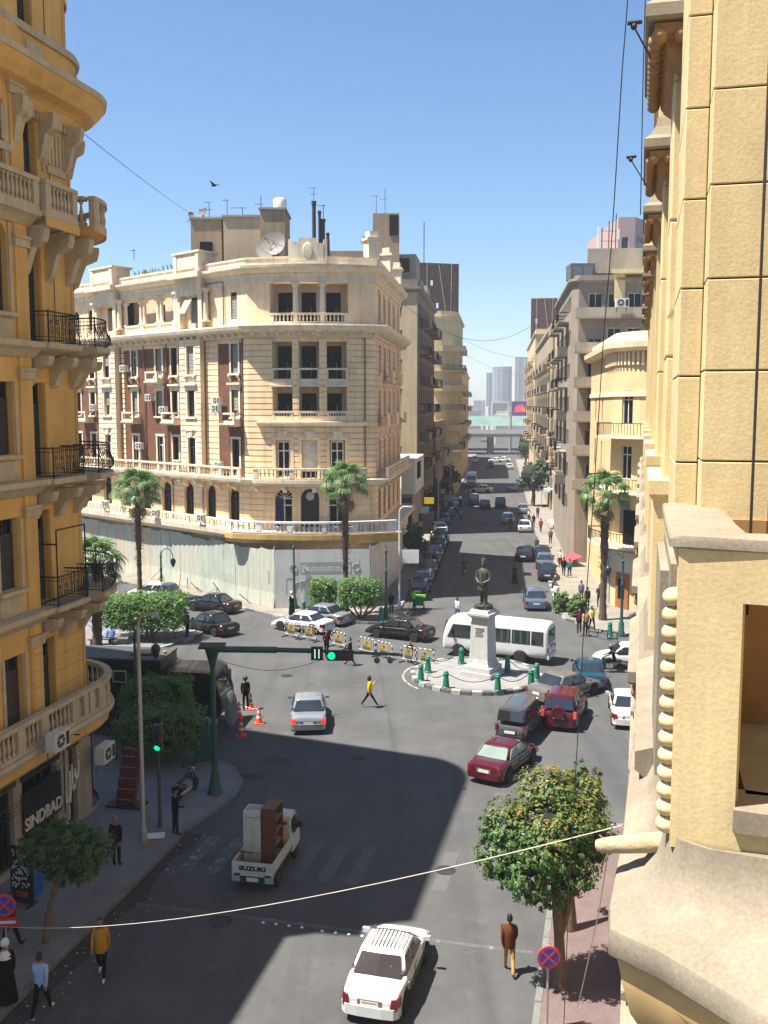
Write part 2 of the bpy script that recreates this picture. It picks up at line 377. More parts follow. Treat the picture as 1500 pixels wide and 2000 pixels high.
pavement('pavement_centre', FK + [xy(FS(330, -30)), (-60, 140)], pavd, FK, [kerbw, kerbk, kerbm, kerbm])
FR = [(34, 63.5), (22, 65.6), (18.2, 66.4), (15.4, 68.6), (13.4, 72.6), xy(FS(78, 4.5))] + [xy(FS(s, 4.5)) for s in (90, 104, 120, 140, 165, 200, 240, 290)]
pavement('pavement_far_right', FR + [xy(FS(290, 30)), (60, 62)], pavd, FR[::-1], [kerbw, kerbk])
IK = [xy(g(x, y)) for x, y in ((60, 1312), (150, 1300), (250, 1287), (330, 1264), (385, 1246), (398, 1236), (392, 1228), (370, 1222), (300, 1212), (200, 1205), (60, 1200))]
pavement('traffic_island', IK, pavm, IK[:8], [kerbw, kerbk])
# statue island: round, black and white kerb stones
ISC = Vector((5.45, 57.0, 0)); ISR = 3.9
b = MB(); b.prism([(ISC.x + (ISR - .1) * math.cos(2 * math.pi * i / 48), ISC.y + (ISR - .1) * math.sin(2 * math.pi * i / 48)) for i in range(48)], -.05, .2)
isl = structure(b.build('statue_island', mat('island_paving', (.20, .195, .185), rough=.8, var=.2, scale=1.5, fine=.12, bscale=20, world_co=True)))
for i in range(40):
    pa = Path(arc_pts(ISC, ISR, 2 * math.pi * i / 40 + .006, 2 * math.pi * (i + 1) / 40 - .006, 2), 1)
    s = MB(); s.pprof(pa, 0, pa.len, [(-.3, -.04), (.02, -.04), (0, .2), (-.04, .235), (-.3, .235)]); s.build('kerb_stone', kerbw if i % 2 else kerbk, isl)
# worn paint
def worn(name, col, cover):
    m = bpy.data.materials.new(name); m.use_nodes = True; nt = m.node_tree; bs = nt.nodes['Principled BSDF']
    bs.inputs['Roughness'].default_value = .8
    geo = _n(nt, 'ShaderNodeNewGeometry'); no = _n(nt, 'ShaderNodeTexNoise'); no.inputs['Scale'].default_value = 3.2; no.inputs['Detail'].default_value = 9; no.inputs['Roughness'].default_value = .75
    nt.links.new(geo.outputs['Position'], no.inputs['Vector'])
    mr = _n(nt, 'ShaderNodeMapRange'); mr.inputs[1].default_value = .62 - cover * .25; mr.inputs[2].default_value = .72 - cover * .15
    nt.links.new(no.outputs[0], mr.inputs[0]); mx = _n(nt, 'ShaderNodeMix', data_type='RGBA')
    mx.inputs[6].default_value = (.074, .0735, .0725, 1); mx.inputs[7].default_value = lin(col)
    nt.links.new(mr.outputs[0], mx.inputs[0]); nt.links.new(mx.outputs[2], bs.inputs['Base Color']); return m
wp = worn('worn_white_paint', (.30, .295, .275), .38); wp2 = worn('very_worn_white_paint', (.16, .158, .15), -.1)
def sheet(name, pts, z, m):
    bb = MB(); bb.add([(p[0], p[1], z) for p in pts], [tuple(range(len(pts)))]); o = bb.build(name, m, fix=False); return structure(o)
def stripe(name, s0, s1, t0, t1, m, sk=0., z=.004): return sheet(name, [ST(s0, t0), ST(s0, t1), ST(s1, t1 + sk), ST(s1, t0 + sk)], z, m)
for k in (0, 1, 4, 5, 6, 9):
    t0 = -14.3 + k * .98
    stripe('crossing_stripe', 30.1 + k * .07, 33.0 + k * .07, t0, t0 + .48, wp if k < 2 else wp2, z=.004)
stripe('stop_line', 27.6, 27.78, -14.6, -1.9, worn('stop_line_paint', (.26, .255, .24), .3))
for k in range(3): stripe('lane_mark', 21.3 - .9 * k, 21.42 - .9 * k, -11.5 + k, -5.5 + .5 * k, wp2)
for k in range(12):   # small road studs along the stop line
    q = MB(); q.lathe([(.055, 0), (.05, .018), (.025, .028)], 8); o = q.build('road_stud', whitep); o.location = ST(27.5 - (k // 4) * .06, -10.2 + k * .42 + (k // 4) * .25, .005)
    structure(o)
tarm = mat('tar_patch', (.03, .03, .03), rough=.8, var=.3, scale=3, world_co=True)
for (px, py, rx, ry) in ((541, 1486, .7, .33), (486, 1517, .72, .32), (505, 1400, .3, .2)):
    c = g(px, py); sheet('road_patch', [(c.x + rx * math.cos(a * .2618) * random.uniform(.9, 1.08), c.y + ry * math.sin(a * .2618) * random.uniform(.9, 1.1)) for a in range(24)], .004, tarm)
for px, py in ((700, 1480), (870, 1700), (560, 1320), (430, 1800)):
    c = g(px, py); b = MB(); b.lathe([(.36, 0), (.36, .006), (.3, .006), (.3, .003), (.0, .003)], 20); b.cur = 1
    for k in range(5): b.box(-.24, .24, -.2 + k * .09, -.16 + k * .09, .003, .008)
    o = b.build('manhole_cover', [mat('cast_iron', (.03, .029, .028), rough=.6, metal=.3), mat('cast_iron_rib', (.05, .048, .045), rough=.5, metal=.3)]); o.location = (c.x, c.y, .004); structure(o)
arc = worn('worn_cream_paint', (.46, .43, .35), .75)
pa = Path(arc_pts(ISC, ISR + .42, R(100), R(215), 26), 1)
bb = MB(); ss = pa.sub(0, pa.len)
bb.add([pa.P(a, .004, d) for a in ss for d in (-.07, .07)], [(2 * i, 2 * i + 1, 2 * i + 3, 2 * i + 2) for i in range(len(ss) - 1)])
structure(bb.build('island_line', arc, fix=False))
wp3 = worn('crossing_far_paint', (.45, .44, .41), .6)
sheet('far_line', [FS(133, -1.6), FS(133.8, -1.6), FS(133.8, 3.0), FS(133, 3.0)], .004, wp3)
dirtm = mat('gutter_dirt', (.045, .04, .034), rough=.95, var=.4, scale=2.5, fine=.3, bscale=18, world_co=True)
pts = [ST(s, -15.15 + random.uniform(.35, .95)) for s in range(8, 34)]
sheet('gutter_dirt_strip', [ST(8, -15.15)] + pts + [ST(33, -15.15)], .003, dirtm)
# litter scraps in the gutter (too many to count)
b = MB()
for i in range(140):
    s = random.uniform(14, 33); p = ST(s, -15.1 + abs(random.gauss(0, .6)) + .05); r = random.uniform(.015, .05); a = random.random() * 6
    b.add([(p.x + r * math.cos(a + k * 1.57) * random.uniform(.6, 1.3), p.y + r * math.sin(a + k * 1.57), .008 + random.random() * .02) for k in range(4)], [(0, 1, 2, 3)], mi=random.choice((0, 0, 1, 2)))
tag(b.build('litter', [mat('litter_pale', (.4, .38, .34)), mat('litter_brown', (.16, .12, .08)), mat('litter_blue', (.1, .14, .25))], fix=False), 'scattered paper scraps and litter along the left gutter', 'litter', kind='stuff')
# ------------------------------------------------------------------ small facade kit (shared meshes; outward is local -y, x runs along the facade)
def kit(name, fn, m, smooth=None):
    b = MB(); fn(b); me = b.mesh(name, m); fixnormals(me)
    if smooth: me.shade_smooth(); me.set_sharp_from_angle(angle=R(smooth))
    return me
def put(name, me, parent, path, a, z, d, sc_=None):
    o = link(name, me, parent, path.P(a, z, d), path.ang(a))
    if sc_: o.scale = sc_
    return o
def scroll(b, w=.3, L=.9, H=.7):     # console bracket: top at z=0, hangs down H, reaches out L
    prof = [(0, 0), (-L, 0), (-L, -.12 * H), (-L * .92, -.3 * H), (-L * .72, -.36 * H), (-L * .5, -.42 * H), (-L * .36, -.62 * H), (-L * .2, -.9 * H), (0, -H)]
    b.loft([[(x, y, z) for y, z in prof] for x in (-w / 2, w / 2)])
    b.lathe([(.13 * L, -w / 2 - .015), (.13 * L, w / 2 + .015)], 10, (0, -L * .8, -.2 * H), 'x')
br_c = kit('bracket', lambda b: scroll(b, .34, 1.0, .6), creamL)
br_s = kit('bracket', lambda b: scroll(b, .2, .55, .3), creamL)
dent = kit('modillion', lambda b: (b.box(-.14, .14, -.42, 0, -.2, 0), b.box(-.11, .11, -.34, 0, -.27, -.2)), creamL)
keyst = kit('keystone', lambda b: (b.hexa([(-.16, -.12, 0), (.16, -.12, 0), (.16, 0, 0), (-.16, 0, 0), (-.3, -.16, .55), (.3, -.16, .55), (.3, 0, .55), (-.3, 0, .55)]), b.box(-.36, .36, -.2, 0, .55, .65)), creamL)
def colm(b, h=3., r=.2):
    b.box(-r * 1.35, r * 1.35, -r * 1.35, r * 1.35, 0, r * .6)
    b.lathe([(r * 1.2, r * .6), (r * 1.2, r * .9), (r, r * 1.2), (r * .98, h * .4), (r * .82, h - r * 2.4), (r * .95, h - r * 2.3), (r * .85, h - r * 2), (r * 1.3, h - r * .8)], 14)
    b.box(-r * 1.4, r * 1.4, -r * 1.4, r * 1.4, h - r * .8, h)
    for sx in (-1, 1):
        for sy in (-1, 1): b.ball((sx * r * 1.15, sy * r * 1.15, h - r * 1.2), r * .35, 6, 4)
col_me = kit('column', lambda b: colm(b, 2.75, .21), creamL, 35)
def ac(b):
    b.box(-.42, .42, -.34, 0, 0, .58); b.cur = 1
    b.lathe([(.22, -.352), (.22, -.342)], 16, (-.1, 0, .3), 'y'); b.box(.2, .38, -.346, -.34, .08, .5)
    b.cur = 0; b.lathe([(.07, -.36), (.07, -.35)], 10, (-.1, 0, .3), 'y')
    for k in range(4): b.box(-.33, .13, -.362, -.356, .12 + k * .12, .135 + k * .12)
    b.cur = 2
    for x in (-.3, .3): b.box(x - .02, x + .02, -.42, .02, -.05, 0); b.box(x - .02, x + .02, 0, .02, -.3, 0)
acb = MB(); ac(acb); ac_me = acb.mesh('air_conditioner', [mat('ac_case', (.58, .55, .48), rough=.6, var=.15, scale=4, streak=.3), blackp, rust]); fixnormals(ac_me)
def aircon(path, a, z, d, label, sc_=1.):
    o = link('air_conditioner', ac_me, None, path.P(a, z, d), path.ang(a)); o.scale = (sc_,) * 3
    return tag(o, label, 'air conditioner', 'outdoor air conditioner units')

# ------------------------------------------------------------------ cream corner palazzo in the middle
PA = Vector((-11.0, 80.6)); PB = Vector((-.72, 80.7)); WD = Vector((-.72, .694)).normalized(); WL = 31.0
chord = PB - PA; nn = Vector((chord.y, -chord.x)).normalized()
chp = [PA + chord * (i / 10) + nn * (.95 * (1 - (2 * i / 10 - 1) ** 2)) for i in range(11)]
rd = Vector((math.sin(A2), math.cos(A2)))
CP = Path([PA + WD * WL] + chp + [PB + rd * 20], 1)
C0 = WL; C1 = CP.L[11]; CE = CP.len
pal = thing('cream_palazzo', 'cream corner apartment palazzo with brick panels, loggias and a curved front behind the statue', 'building', (-5.7, 78, 0))
pal.location = (0, 0, 0)
T = lambda t: WL - t * 1.15          # wing: distance t left of the corner
ap = lambda k: C0 + k         # chamfer offset
# --- wing openings, per storey: list of (t centre, width)
def wing_ops(z0, z1, items, arch=False): return [(T(t) - w / 2, T(t) + w / 2, z0, z1) + (('arch',) if arch else ()) for t, w in items]
WT = [(1.5, .95), (6.3, 1.05), (9.0, .9), (11.1, 1.0), (14.6, .9), (18.1, 1.05), (21.2, .9), (23.6, .9)]
fl = {3: (10.15, 13.15), 4: (14.95, 17.2), 5: (18.55, 20.95)}
wops = {k: wing_ops(*fl[k], WT) for k in fl}
mez = wing_ops(6.2, 9.15, [(1.8, 1.45), (4.6, 1.4), (7.4, 1.45), (10.4, 1.5), (13.4, 1.45), (16.2, 1.4), (19.2, 1.45), (22.4, 1.4)], True)
CB = [2.95, 5.1, 7.35]
cmez = [(ap(c) - .75, ap(c) + .75, 6.1, 9.2, 'arch') for c in CB]
c3 = [(ap(c) - .62, ap(c) + .62, 10.1, 13.1) for c in CB]
c4 = [(ap(c) - .82, ap(c) + .82, 14.9, 17.45) for c in CB]
c5 = [(ap(c) - .82, ap(c) + .82, 18.05, 21.0) for c in CB]
c6 = [(ap(1.95), ap(8.3), 22.45, 25.6)]
RT = [C1 + x for x in (2.6, 6.2, 9.8, 13.6, 17.4)]
rops = lambda z0, z1, w=.95, arch=False: [(a - w / 2, a + w / 2, z0, z1) + (('arch',) if arch else ()) for a in RT]
# --- wall meshes
w = MB(); pwall(w, CP, 0, CE, 0, 5.4, [])
pwall(w, CP, 0, CE, 5.4, 9.8, mez + cmez + rops(6.2, 9.1, 1.5, True), 0, .35)
pwall(w, CP, C0 - .6, C1, 9.8, 14.4, c3, 0, .3)
pwall(w, CP, C0 - .6, C1, 14.4, 21.5, c4 + c5, 0, 1.3)
pwall(w, CP, C0 - .6, C1, 21.5, 26.2, c6, 0, 1.6)
pwall(w, CP, C1, CE, 9.8, 21.5, rops(10.15, 13.1) + rops(14.95, 17.2) + rops(18.55, 20.9), 0, .3)
pwall(w, CP, C1, CE, 21.5, 26.2, rops(22.9, 25.1, .9), 0, .3)
for t0, t1, d in ((3.4, 5.0, 0), (5.0, 7.65, .55), (16.7, 19.5, .55), (25.6, 27, .0)):
    ops = [o for k in fl for o in wops[k] if T(t1) <= o[0] and o[1] <= T(t0)]
    pwall(w, CP, T(t1), T(t0), 9.8, 21.5, ops, d, .35 + d * .5)
    if d:
        for a in (T(t0), T(t1)): w.add([CP.P(a, 9.8, 0), CP.P(a, 9.8, d), CP.P(a, 21.5, d), CP.P(a, 21.5, 0)], [(0, 1, 2, 3)])
tops = wing_ops(22.9, 25.1, [(1.5, .85), (6.3, .95), (18.1, .95), (21.2, .8), (23.6, .8)])
log_ = (T(16.0), T(8.6), 23.2, 25.35)
pwall(w, CP, 0, C0 - .6, 21.5, 26.2, tops + [log_], 0, .3)
w.build('wall', cream, pal)
for t0, t1 in ((.6, 3.4), (7.65, 16.7), (19.5, 25.6)):
    bw = MB(); pwall(bw, CP, T(t1), T(t0), 9.8, 21.0, [o for k in fl for o in wops[k] if T(t1) <= o[0] and o[1] <= T(t0)], 0, .3); bw.build('brick_panel', brickm, pal)
bb = MB()
for t0, t1 in ((.6, 3.4), (7.65, 16.7), (19.5, 25.6)): pwall(bb, CP, T(t1), T(t0), 21.0, 21.5, [], 0)
bb.build('frieze', cream, pal)
# loggia back walls
lb = MB(); lb.pbox(CP, C0 + 1.5, C0 + 8.9, 14.4, 21.4, -1.5, -1.3); lb.pbox(CP, C0 + 1.5, C0 + 8.9, 21.5, 26, -1.8, -1.6); b = MB(); b.pbox(CP, T(16.3), T(8.3), 22, 26, -1.6, -1.4); b.build('loggia_wall', salmon, pal)
for c in (ap(4.02), ap(6.22)): lb.pbox(CP, c - .2, c + .2, 14.5, 21.3, -1.3, -.05)
lb.build('loggia_wall', salmon, pal)
fs = MB(); fs.pbox(CP, ap(1.5), ap(8.9), 17.75, 18.05, -1.3, -.02); fs.pbox(CP, ap(1.5), ap(8.9), 14.4, 14.6, -1.3, -.02); fs.pbox(CP, T(16.1), T(8.5), 22.9, 23.19, -1.5, -.31); fs.build('loggia_floor', concr, pal)
# --- rusticated courses
allc = c3 + c4 + c5
courses(pal, CP, C0 - .5, C1 - .02, 10.0, 21.3, allc, .47, .09, 0, .09, cream)
for t0, t1, d in ((3.42, 4.96, 0), (5.02, 7.63, .55), (16.72, 19.48, .55), (7.65, 8.3, .0), (16.1, 16.68, .0)):
    courses(pal, CP, T(t1), T(t0), 10.0, 21.2, [(o[0] - .22, o[1] + .22, o[2] - .5, o[3] + .5) for k in fl for o in wops[k]], .47, .085, d, d + .08, creamL if d else cream)
courses(pal, CP, C1 + .02, CE, 10.0, 21.3, rops(9.9, 13.5, 1.4) + rops(14.7, 17.5, 1.4) + rops(18.3, 21.2, 1.4), .47, .085, 0, .08, salmon)
courses(pal, CP, 0, CE, 5.9, 9.4, mez + cmez + rops(6.2, 9.1, 1.5, True), .5, .06, 0, .055, cream)
# --- horizontal mouldings
def mould(name, a0, a1, prof, m=creamL): b = MB(); b.pprof(CP, a0, a1, prof); return b.build(name, m, pal)
mould('terrace_slab', 0, CE, [(-.2, 5.0), (.9, 5.0), (1.2, 5.35), (1.55, 5.4), (1.6, 5.8), (-.2, 5.8)])
mould('terrace_slab', ap(-1.0), ap(11.2), [(1.4, 4.95), (2.1, 5.0), (2.25, 5.3), (2.25, 5.72), (1.4, 5.79)], mat('terrace_ochre', (.50, .33, .12), rough=.9, var=.2, scale=1.2, streak=.4, world_co=True))
mould('balcony_slab', 0, CE, [(-.2, 9.45), (.6, 9.5), (.75, 9.72), (1.15, 9.75), (1.2, 10.0), (-.2, 10.0)])
mould('balcony_slab', ap(1.0), ap(9.4), [(1.1, 9.46), (1.55, 9.5), (1.65, 9.74), (1.65, 9.985), (1.1, 9.995)])
mould('string_course', C0 + .9, C1 - .9, [(0, 14.25), (.35, 14.3), (.5, 14.5), (.5, 14.62), (0, 14.66)])
mould('main_cornice', 0, CE, [(-.1, 21.35), (.25, 21.35), (.3, 21.7), (.62, 21.75), (1.05, 21.95), (1.12, 22.2), (1.1, 22.32), (-.1, 22.42)])
mould('top_entablature', 0, CE, [(-.1, 25.65), (.12, 25.66), (.12, 26.15), (.22, 26.2), (.22, 26.4), (.6, 26.55), (.78, 26.75), (.8, 26.95), (-.1, 26.97)])
mould('parapet', 0, CE, [(-.12, 26.96), (.2, 26.96), (.2, 27.45), (.28, 27.5), (.28, 27.62), (-.12, 27.62)], creamL)
for t0, t1 in ((4.7, 7.9), (16.4, 19.8)):        # corner attic blocks over the projecting bays
    b = MB(); b.pbox(CP, T(t1), T(t0), 25.68, 26.97, .16, .7); b.pbox(CP, T(t1) - .35, T(t0) + .35, 26.55, 26.99, .2, 1.35)
    b.pbox(CP, T(t1) + .1, T(t0) - .1, 27.0, 28.6, -1.2, .75); b.pbox(CP, T(t1) - .1, T(t0) + .1, 28.6, 28.78, -1.4, .95); b.pbox(CP, T(t1) + .5, T(t0) - .5, 27.35, 28.3, .7, .85); b.pbox(CP, T(t1) + .75, T(t0) - .75, 27.3, 27.42, .86, .98)
    b.pbox(CP, T(t1) + .05, T(t1) + .5, 27.0, 28.45, .75, .9); b.pbox(CP, T(t0) - .5, T(t0) - .05, 27.0, 28.45, .75, .9)
    b.build('attic_block', creamL, pal)
    b = MB()
    for t in (t0 + .25, t1 - .25): b.pbox(CP, T(t) - .25, T(t) + .25, 22.42, 25.66, .01, .62)
    b.pbox(CP, T(t1), T(t0), 25.2, 25.68, .02, .66); b.build('pilaster', creamL, pal)
    for t in (t0 - .25, t1 + .25): put('column', col_me, pal, CP, T(t), 22.9, .35)
b = MB(); b.pbox(CP, ap(3.9), ap(6.3), 26.98, 28.6, -.3, .42); b.pbox(CP, ap(4.4), ap(5.8), 28.6, 29.0, -.2, .4); b.pbox(CP, ap(3.7), ap(6.5), 27.0, 27.25, .42, .62)
b.pbox(CP, ap(3.6), ap(3.88), 26.98, 28.9, -.3, .4); b.pbox(CP, ap(6.32), ap(6.6), 26.98, 28.9, -.3, .4)
cart = b.build('crest_block', creamL, pal)
b = MB(); b.lathe([(.38, 0), (.42, .06), (.34, .1), (.0, .12)], 14, (0, 0, 0), 'y'); cm = b.build('shield', creamL, cart); cm.location = CP.P(ap(5.1), 28.0, .44); cm.rotation_euler = (0, 0, CP.ang(ap(5.1)) + math.pi); cm.scale = (1, 1, 1.5)
for a in (C1 - .7, C1 + 8, C1 + 17):
    b = MB(); b.pbox(CP, a, a + 1.4, 27.6, 29.0, -.5, .35); b.pbox(CP, a - .15, a + 1.55, 29.0, 29.2, -.65, .5); b.pbox(CP, a + .1, a + 1.3, 29.2, 29.7, -.4, .25); b.build('attic_block', creamL, pal)
# --- repeated trim
a = .4
while a < CE - .3:
    put('modillion', dent, pal, CP, a, 21.74, .28); a += .95
a = 1.2
while a < CE - .5:
    if not (C0 - .3 < a < C0 + .3 or C1 - .4 < a < C1 + .4): put('bracket', br_c, pal, CP, a, 9.47, .02)
    a += 2.35
for c in CB: put('keystone', keyst, pal, CP, ap(c), 13.15, .05, (1.3, 1.2, 1.1))
for t, wd in WT:
    if abs(t - 6.3) < .1 or abs(t - 18.1) < .1: put('keystone', keyst, pal, CP, T(t), 13.2, .57)
# --- balustrades
balustrade(pal, CP, .3, C0 - .1, 10.0, .92, 1.02, creamL, [T(x) for x in (2.4, 4.9, 7.6, 10.2, 12.8, 16.6, 19.6, 23)], .36, th=.18)
balustrade(pal, CP, ap(1.05), ap(9.35), 10.0, .95, 1.5, creamL, [ap(3.9), ap(6.3)], .3)
balustrade(pal, CP, C1 + .3, CE - 1, 10.0, .92, 1.02, creamL, [C1 + x for x in (4, 8, 12, 16)], .5, th=.18)
balustrade(pal, CP, .3, ap(-1.1), 5.8, .85, 1.45, creamL, [T(x) for x in (3, 6, 9, 12, 15, 18, 21, 24)], .55, th=.18)
terr_w = mat('terrace_white_rail', (.66, .65, .64), rough=.7, var=.12, scale=2)
balustrade(pal, CP, ap(-.6), ap(10.4), 5.8, .95, 2.05, terr_w, [ap(x) for x in (1.6, 3.8, 6.2, 8.4)], .3)
balustrade(pal, CP, ap(1.95), ap(8.3), 22.44, .82, -.1, creamL, [ap(4.05), ap(6.2)], .27)
for c in CB:
    balustrade(pal, CP, ap(c) - .82, ap(c) + .82, 14.68, .8, .0, creamL, [], .22, pw=.16)
    b = MB(); b.pbox(CP, ap(c) - .84, ap(c) + .84, 17.5, 18.0, -.1, .1); b.pbox(CP, ap(c) - .95, ap(c) + .95, 17.42, 17.56, -.05, .24); b.pbox(CP, ap(c) - .82, ap(c) - .7, 18.0, 18.75, -.1, .06); b.pbox(CP, ap(c) + .7, ap(c) + .82, 18.0, 18.75, -.1, .06)
    b.pbox(CP, ap(c) - .86, ap(c) + .86, 18.75, 18.9, -.14, .14); b.build('balcony_panel', creamL, pal)
balustrade(pal, CP, T(16.0), T(8.6), 22.43, .78, -.05, creamL, [T(10.9), T(13.3)], .4, pw=.6)
for x in (ap(4.05), ap(6.2)): put('column', col_me, pal, CP, x, 23.2, -.12, (1, 1, .88))
for t in (15.8, 13.55, 13.05, 11.15, 10.65, 8.8): put('column', col_me, pal, CP, T(t), 23.2, -.12, (.85, .85, .79))
# --- windows
for k in (3, 4, 5):
    for (t, wd), o in zip(WT, wops[k]):
        d = .55 if (5 < t < 7.65 or 16.7 < t < 19.5) else 0
        wi = window(pal, CP, o[0], o[1], o[2], o[3], d - .24, random.choice((whitef, woodd, woodd)), glass, 'casement')
        r = random.random()
        if k != 3 and r < .75: shutter(wi, CP, o[0] + .02, o[1] - .02, o[2] + (o[3] - o[2]) * random.choice((0, .0, .25, .45)), o[3] - .02, d - .16, greysh, True)
        b = MB(); b.pbox(CP, o[0] - .2, o[0], o[2], o[3], d, d + .06); b.pbox(CP, o[1], o[1] + .2, o[2], o[3], d, d + .06)
        b.pbox(CP, o[0] - .24, o[1] + .24, o[3], o[3] + .2, d, d + .09)
        if k == 4: b.pbox(CP, o[0] - .4, o[1] + .4, o[3] + .42, o[3] + .58, d, d + .28); b.pbox(CP, o[0] - .3, o[1] + .3, o[3] + .2, o[3] + .42, d, d + .05)
        b.pbox(CP, o[0] - .28, o[1] + .28, o[2] - .16, o[2], d, d + .2); b.build('window_surround', creamL, pal)
        if k == 5:
            for s in (o[0] - .12, o[1] + .12): put('bracket', br_s, pal, CP, s, o[2] - .16, d, (1, .5, 1.6))
# little box balconies on the brick panels
for t, z in ((11.1, 18.05), (14.6, 14.45), (9.0, 14.45), (1.6, 14.45), (22, 14.45)):
    b = MB(); b.pbox(CP, T(t) - .95, T(t) + .95, z - .25, z, 0, 1.0); b.pbox(CP, T(t) - 1.02, T(t) + 1.02, z - .1, z + .02, 0, 1.08)
    for s0, s1 in ((-.95, -.75), (.75, .95)): b.pbox(CP, T(t) + s0, T(t) + s1, z, z + .85, .78, .98)
    b.pbox(CP, T(t) - .97, T(t) + .97, z + .72, z + .88, .76, 1.0)
    for s in (-.9, .9): b.pbox(CP, T(t) + s - .06, T(t) + s + .06, z + .72, z + .87, .02, .76); b.pbox(CP, T(t) + s - .05, T(t) + s + .05, z, z + .25, .02, .76)
    b.pbox(CP, T(t) - .75, T(t) + .75, z, z + .22, .8, .96)
    b.build('small_balcony', creamL, pal)
    g_ = MB()
    for i in range(9): g_.pbox(CP, T(t) - .72 + i * .18, T(t) - .7 + i * .18, z + .22, z + .72, .87, .89)
    g_.build('grille', iron, pal)
for o in mez:
    wi = window(pal, CP, o[0] + .02, o[1] - .02, o[2], o[3] - .72, -.28, woodd, glass, 'casement')
    b = MB(); r = (o[1] - o[0]) / 2; c = (o[0] + o[1]) / 2
    b.add([CP.P(c - r * math.cos(math.pi * k / 12), o[3] - r + r * math.sin(math.pi * k / 12), -.3) for k in range(13)], [tuple(range(13))]); b.build('fanlight', glass, pal, fix=False)
for i, o in enumerate(cmez):
    r = (o[1] - o[0]) / 2; c = (o[0] + o[1]) / 2; fm = woodd if i == 1 else whitef
    blk = mat('blue_black_door', (.012, .016, .026), rough=.4)
    wi = window(pal, CP, o[0] + .02, o[1] - .02, o[2], o[3] - .76, -.28, fm if i != 1 else blk, glass if i != 1 else blk, 'casement', th=.1)
    b = MB(); b.add([CP.P(c - r * math.cos(math.pi * k / 12), o[3] - r + r * math.sin(math.pi * k / 12), -.3) for k in range(13)], [tuple(range(13))]); b.build('fanlight', glass if i != 1 else blk, pal, fix=False)
    if i != 1:
        b = MB()
        for k in range(1, 12, 2): b.tube([CP.P(c, o[3] - r, -.27), CP.P(c - r * math.cos(math.pi * k / 12), o[3] - r + r * math.sin(math.pi * k / 12), -.27)], .03, 4)
        b.tube([CP.P(c - r * .96 * math.cos(math.pi * k / 12), o[3] - r + r * .96 * math.sin(math.pi * k / 12), -.27) for k in range(13)], .045, 4); b.build('fanlight_bars', whitef, pal)
        for s in ((-.3,), (.34,)):
            b = MB(); b.pbox(CP, c + (-.72 if i == 0 else .25), c + (-.1 if i == 0 else .72), o[2], o[3] - .8, -.2, -.14); b.build('curtain', mat('navy_curtain', (.012, .022, .07), rough=.9, var=.3, scale=4), pal); break
    else:
        b = MB(); b.lathe([(.34, -.02), (.34, .02)], 24, (0, 0, 0), 'y'); b.lathe([(.2, -.03), (.2, .03)], 16, (0, 0, 0), 'y')
        e = b.build('emblem', mat('emblem_silver', (.45, .46, .47), rough=.5), pal); e.location = CP.P(c, o[3] - .62, -.22); e.rotation_euler = (0, 0, CP.ang(c))
for o, c in zip(c3, CB):
    if c == CB[1]:
        b = MB(); b.pbox(CP, o[0] + .02, o[1] - .02, o[2] + .5, o[3] - .02, -.2, -.16); b.build('poster', mat('pale_poster', (.56, .53, .44), rough=.8, var=.3, scale=2.2, world_co=True), pal)
        b = MB(); b.pbox(CP, o[0], o[1], o[2], o[2] + .5, -.28, -.2); b.build('dark_doorway', darkin, pal)
    else: window(pal, CP, o[0] + .08, o[1] - .08, o[2], o[3] - .05, -.22, whitef, glass, 'door', th=.1)
    b = MB(); b.pbox(CP, o[0] - .25, o[0], 10.0, o[3] + .1, .04, .12); b.pbox(CP, o[1], o[1] + .25, 10.0, o[3] + .1, .04, .12); b.pbox(CP, o[0] - .25, o[1] + .25, o[3] + .1, o[3] + .3, .04, .14); b.build('door_surround', cream, pal)
for c in CB:
    for z0, z1 in ((14.62, 16.9), (18.07, 20.7), (22.45, 25.0)):
        dd = -1.3 if z0 < 22 else -1.6
        b = MB(); b.pbox(CP, ap(c) - .76, ap(c) + .56, z0, z1, dd, dd + .05); b.build('dark_doorway', darkin, pal)
        b = MB(); b.pbox(CP, ap(c) + .1, ap(c) + .17, z0, z0 + 1.3, dd + .06, dd + .1); b.build('door_frame', greysh, pal)
for o in tops:
    wi = window(pal, CP, o[0], o[1], o[2], o[3], -.22, woodd, glass, 'casement')
    if random.random() < .7: shutter(wi, CP, o[0] + .02, o[1] - .02, o[2], o[3] - .3, -.14, greysh, True)
for t, wd in ((14.9, .9), (12.1, .8), (9.8, .9)):
    b = MB(); b.pbox(CP, T(t) - wd / 2, T(t) + wd / 2, 23.2, 25.0, -1.4, -1.33); b.build('dark_doorway', darkin, pal)
b = MB(); o = tops[1]; b.loft([[CP.P(a, 24.9, .6), CP.P(a, 23.6, 1.5), CP.P(a, 23.57, 1.5), CP.P(a, 24.87, .6)] for a in (o[0] - .05, o[1] + .05)]); b.build('awning', greysh, pal)
for zz in ((10.15, 13.1), (14.95, 17.2), (18.55, 20.9), (22.9, 25.1)):
    for o in rops(*zz, .95 if zz[0] < 22 else .9):
        window(pal, CP, o[0], o[1], o[2], o[3], -.22, woodd, glass)
        b = MB(); b.pbox(CP, o[0] - .2, o[1] + .2, o[3], o[3] + .25, 0, .14); b.pbox(CP, o[0] - .2, o[1] + .2, o[2] - .2, o[2], 0, .25); b.pbox(CP, o[0] - .2, o[0], o[2], o[3], 0, .08); b.pbox(CP, o[1], o[1] + .2, o[2], o[3], 0, .08); b.build('window_surround', cream, pal)
for o in rops(6.2, 9.1, 1.5): window(pal, CP, o[0], o[1], o[2], o[3] - .75, -.3, woodd, darkin)
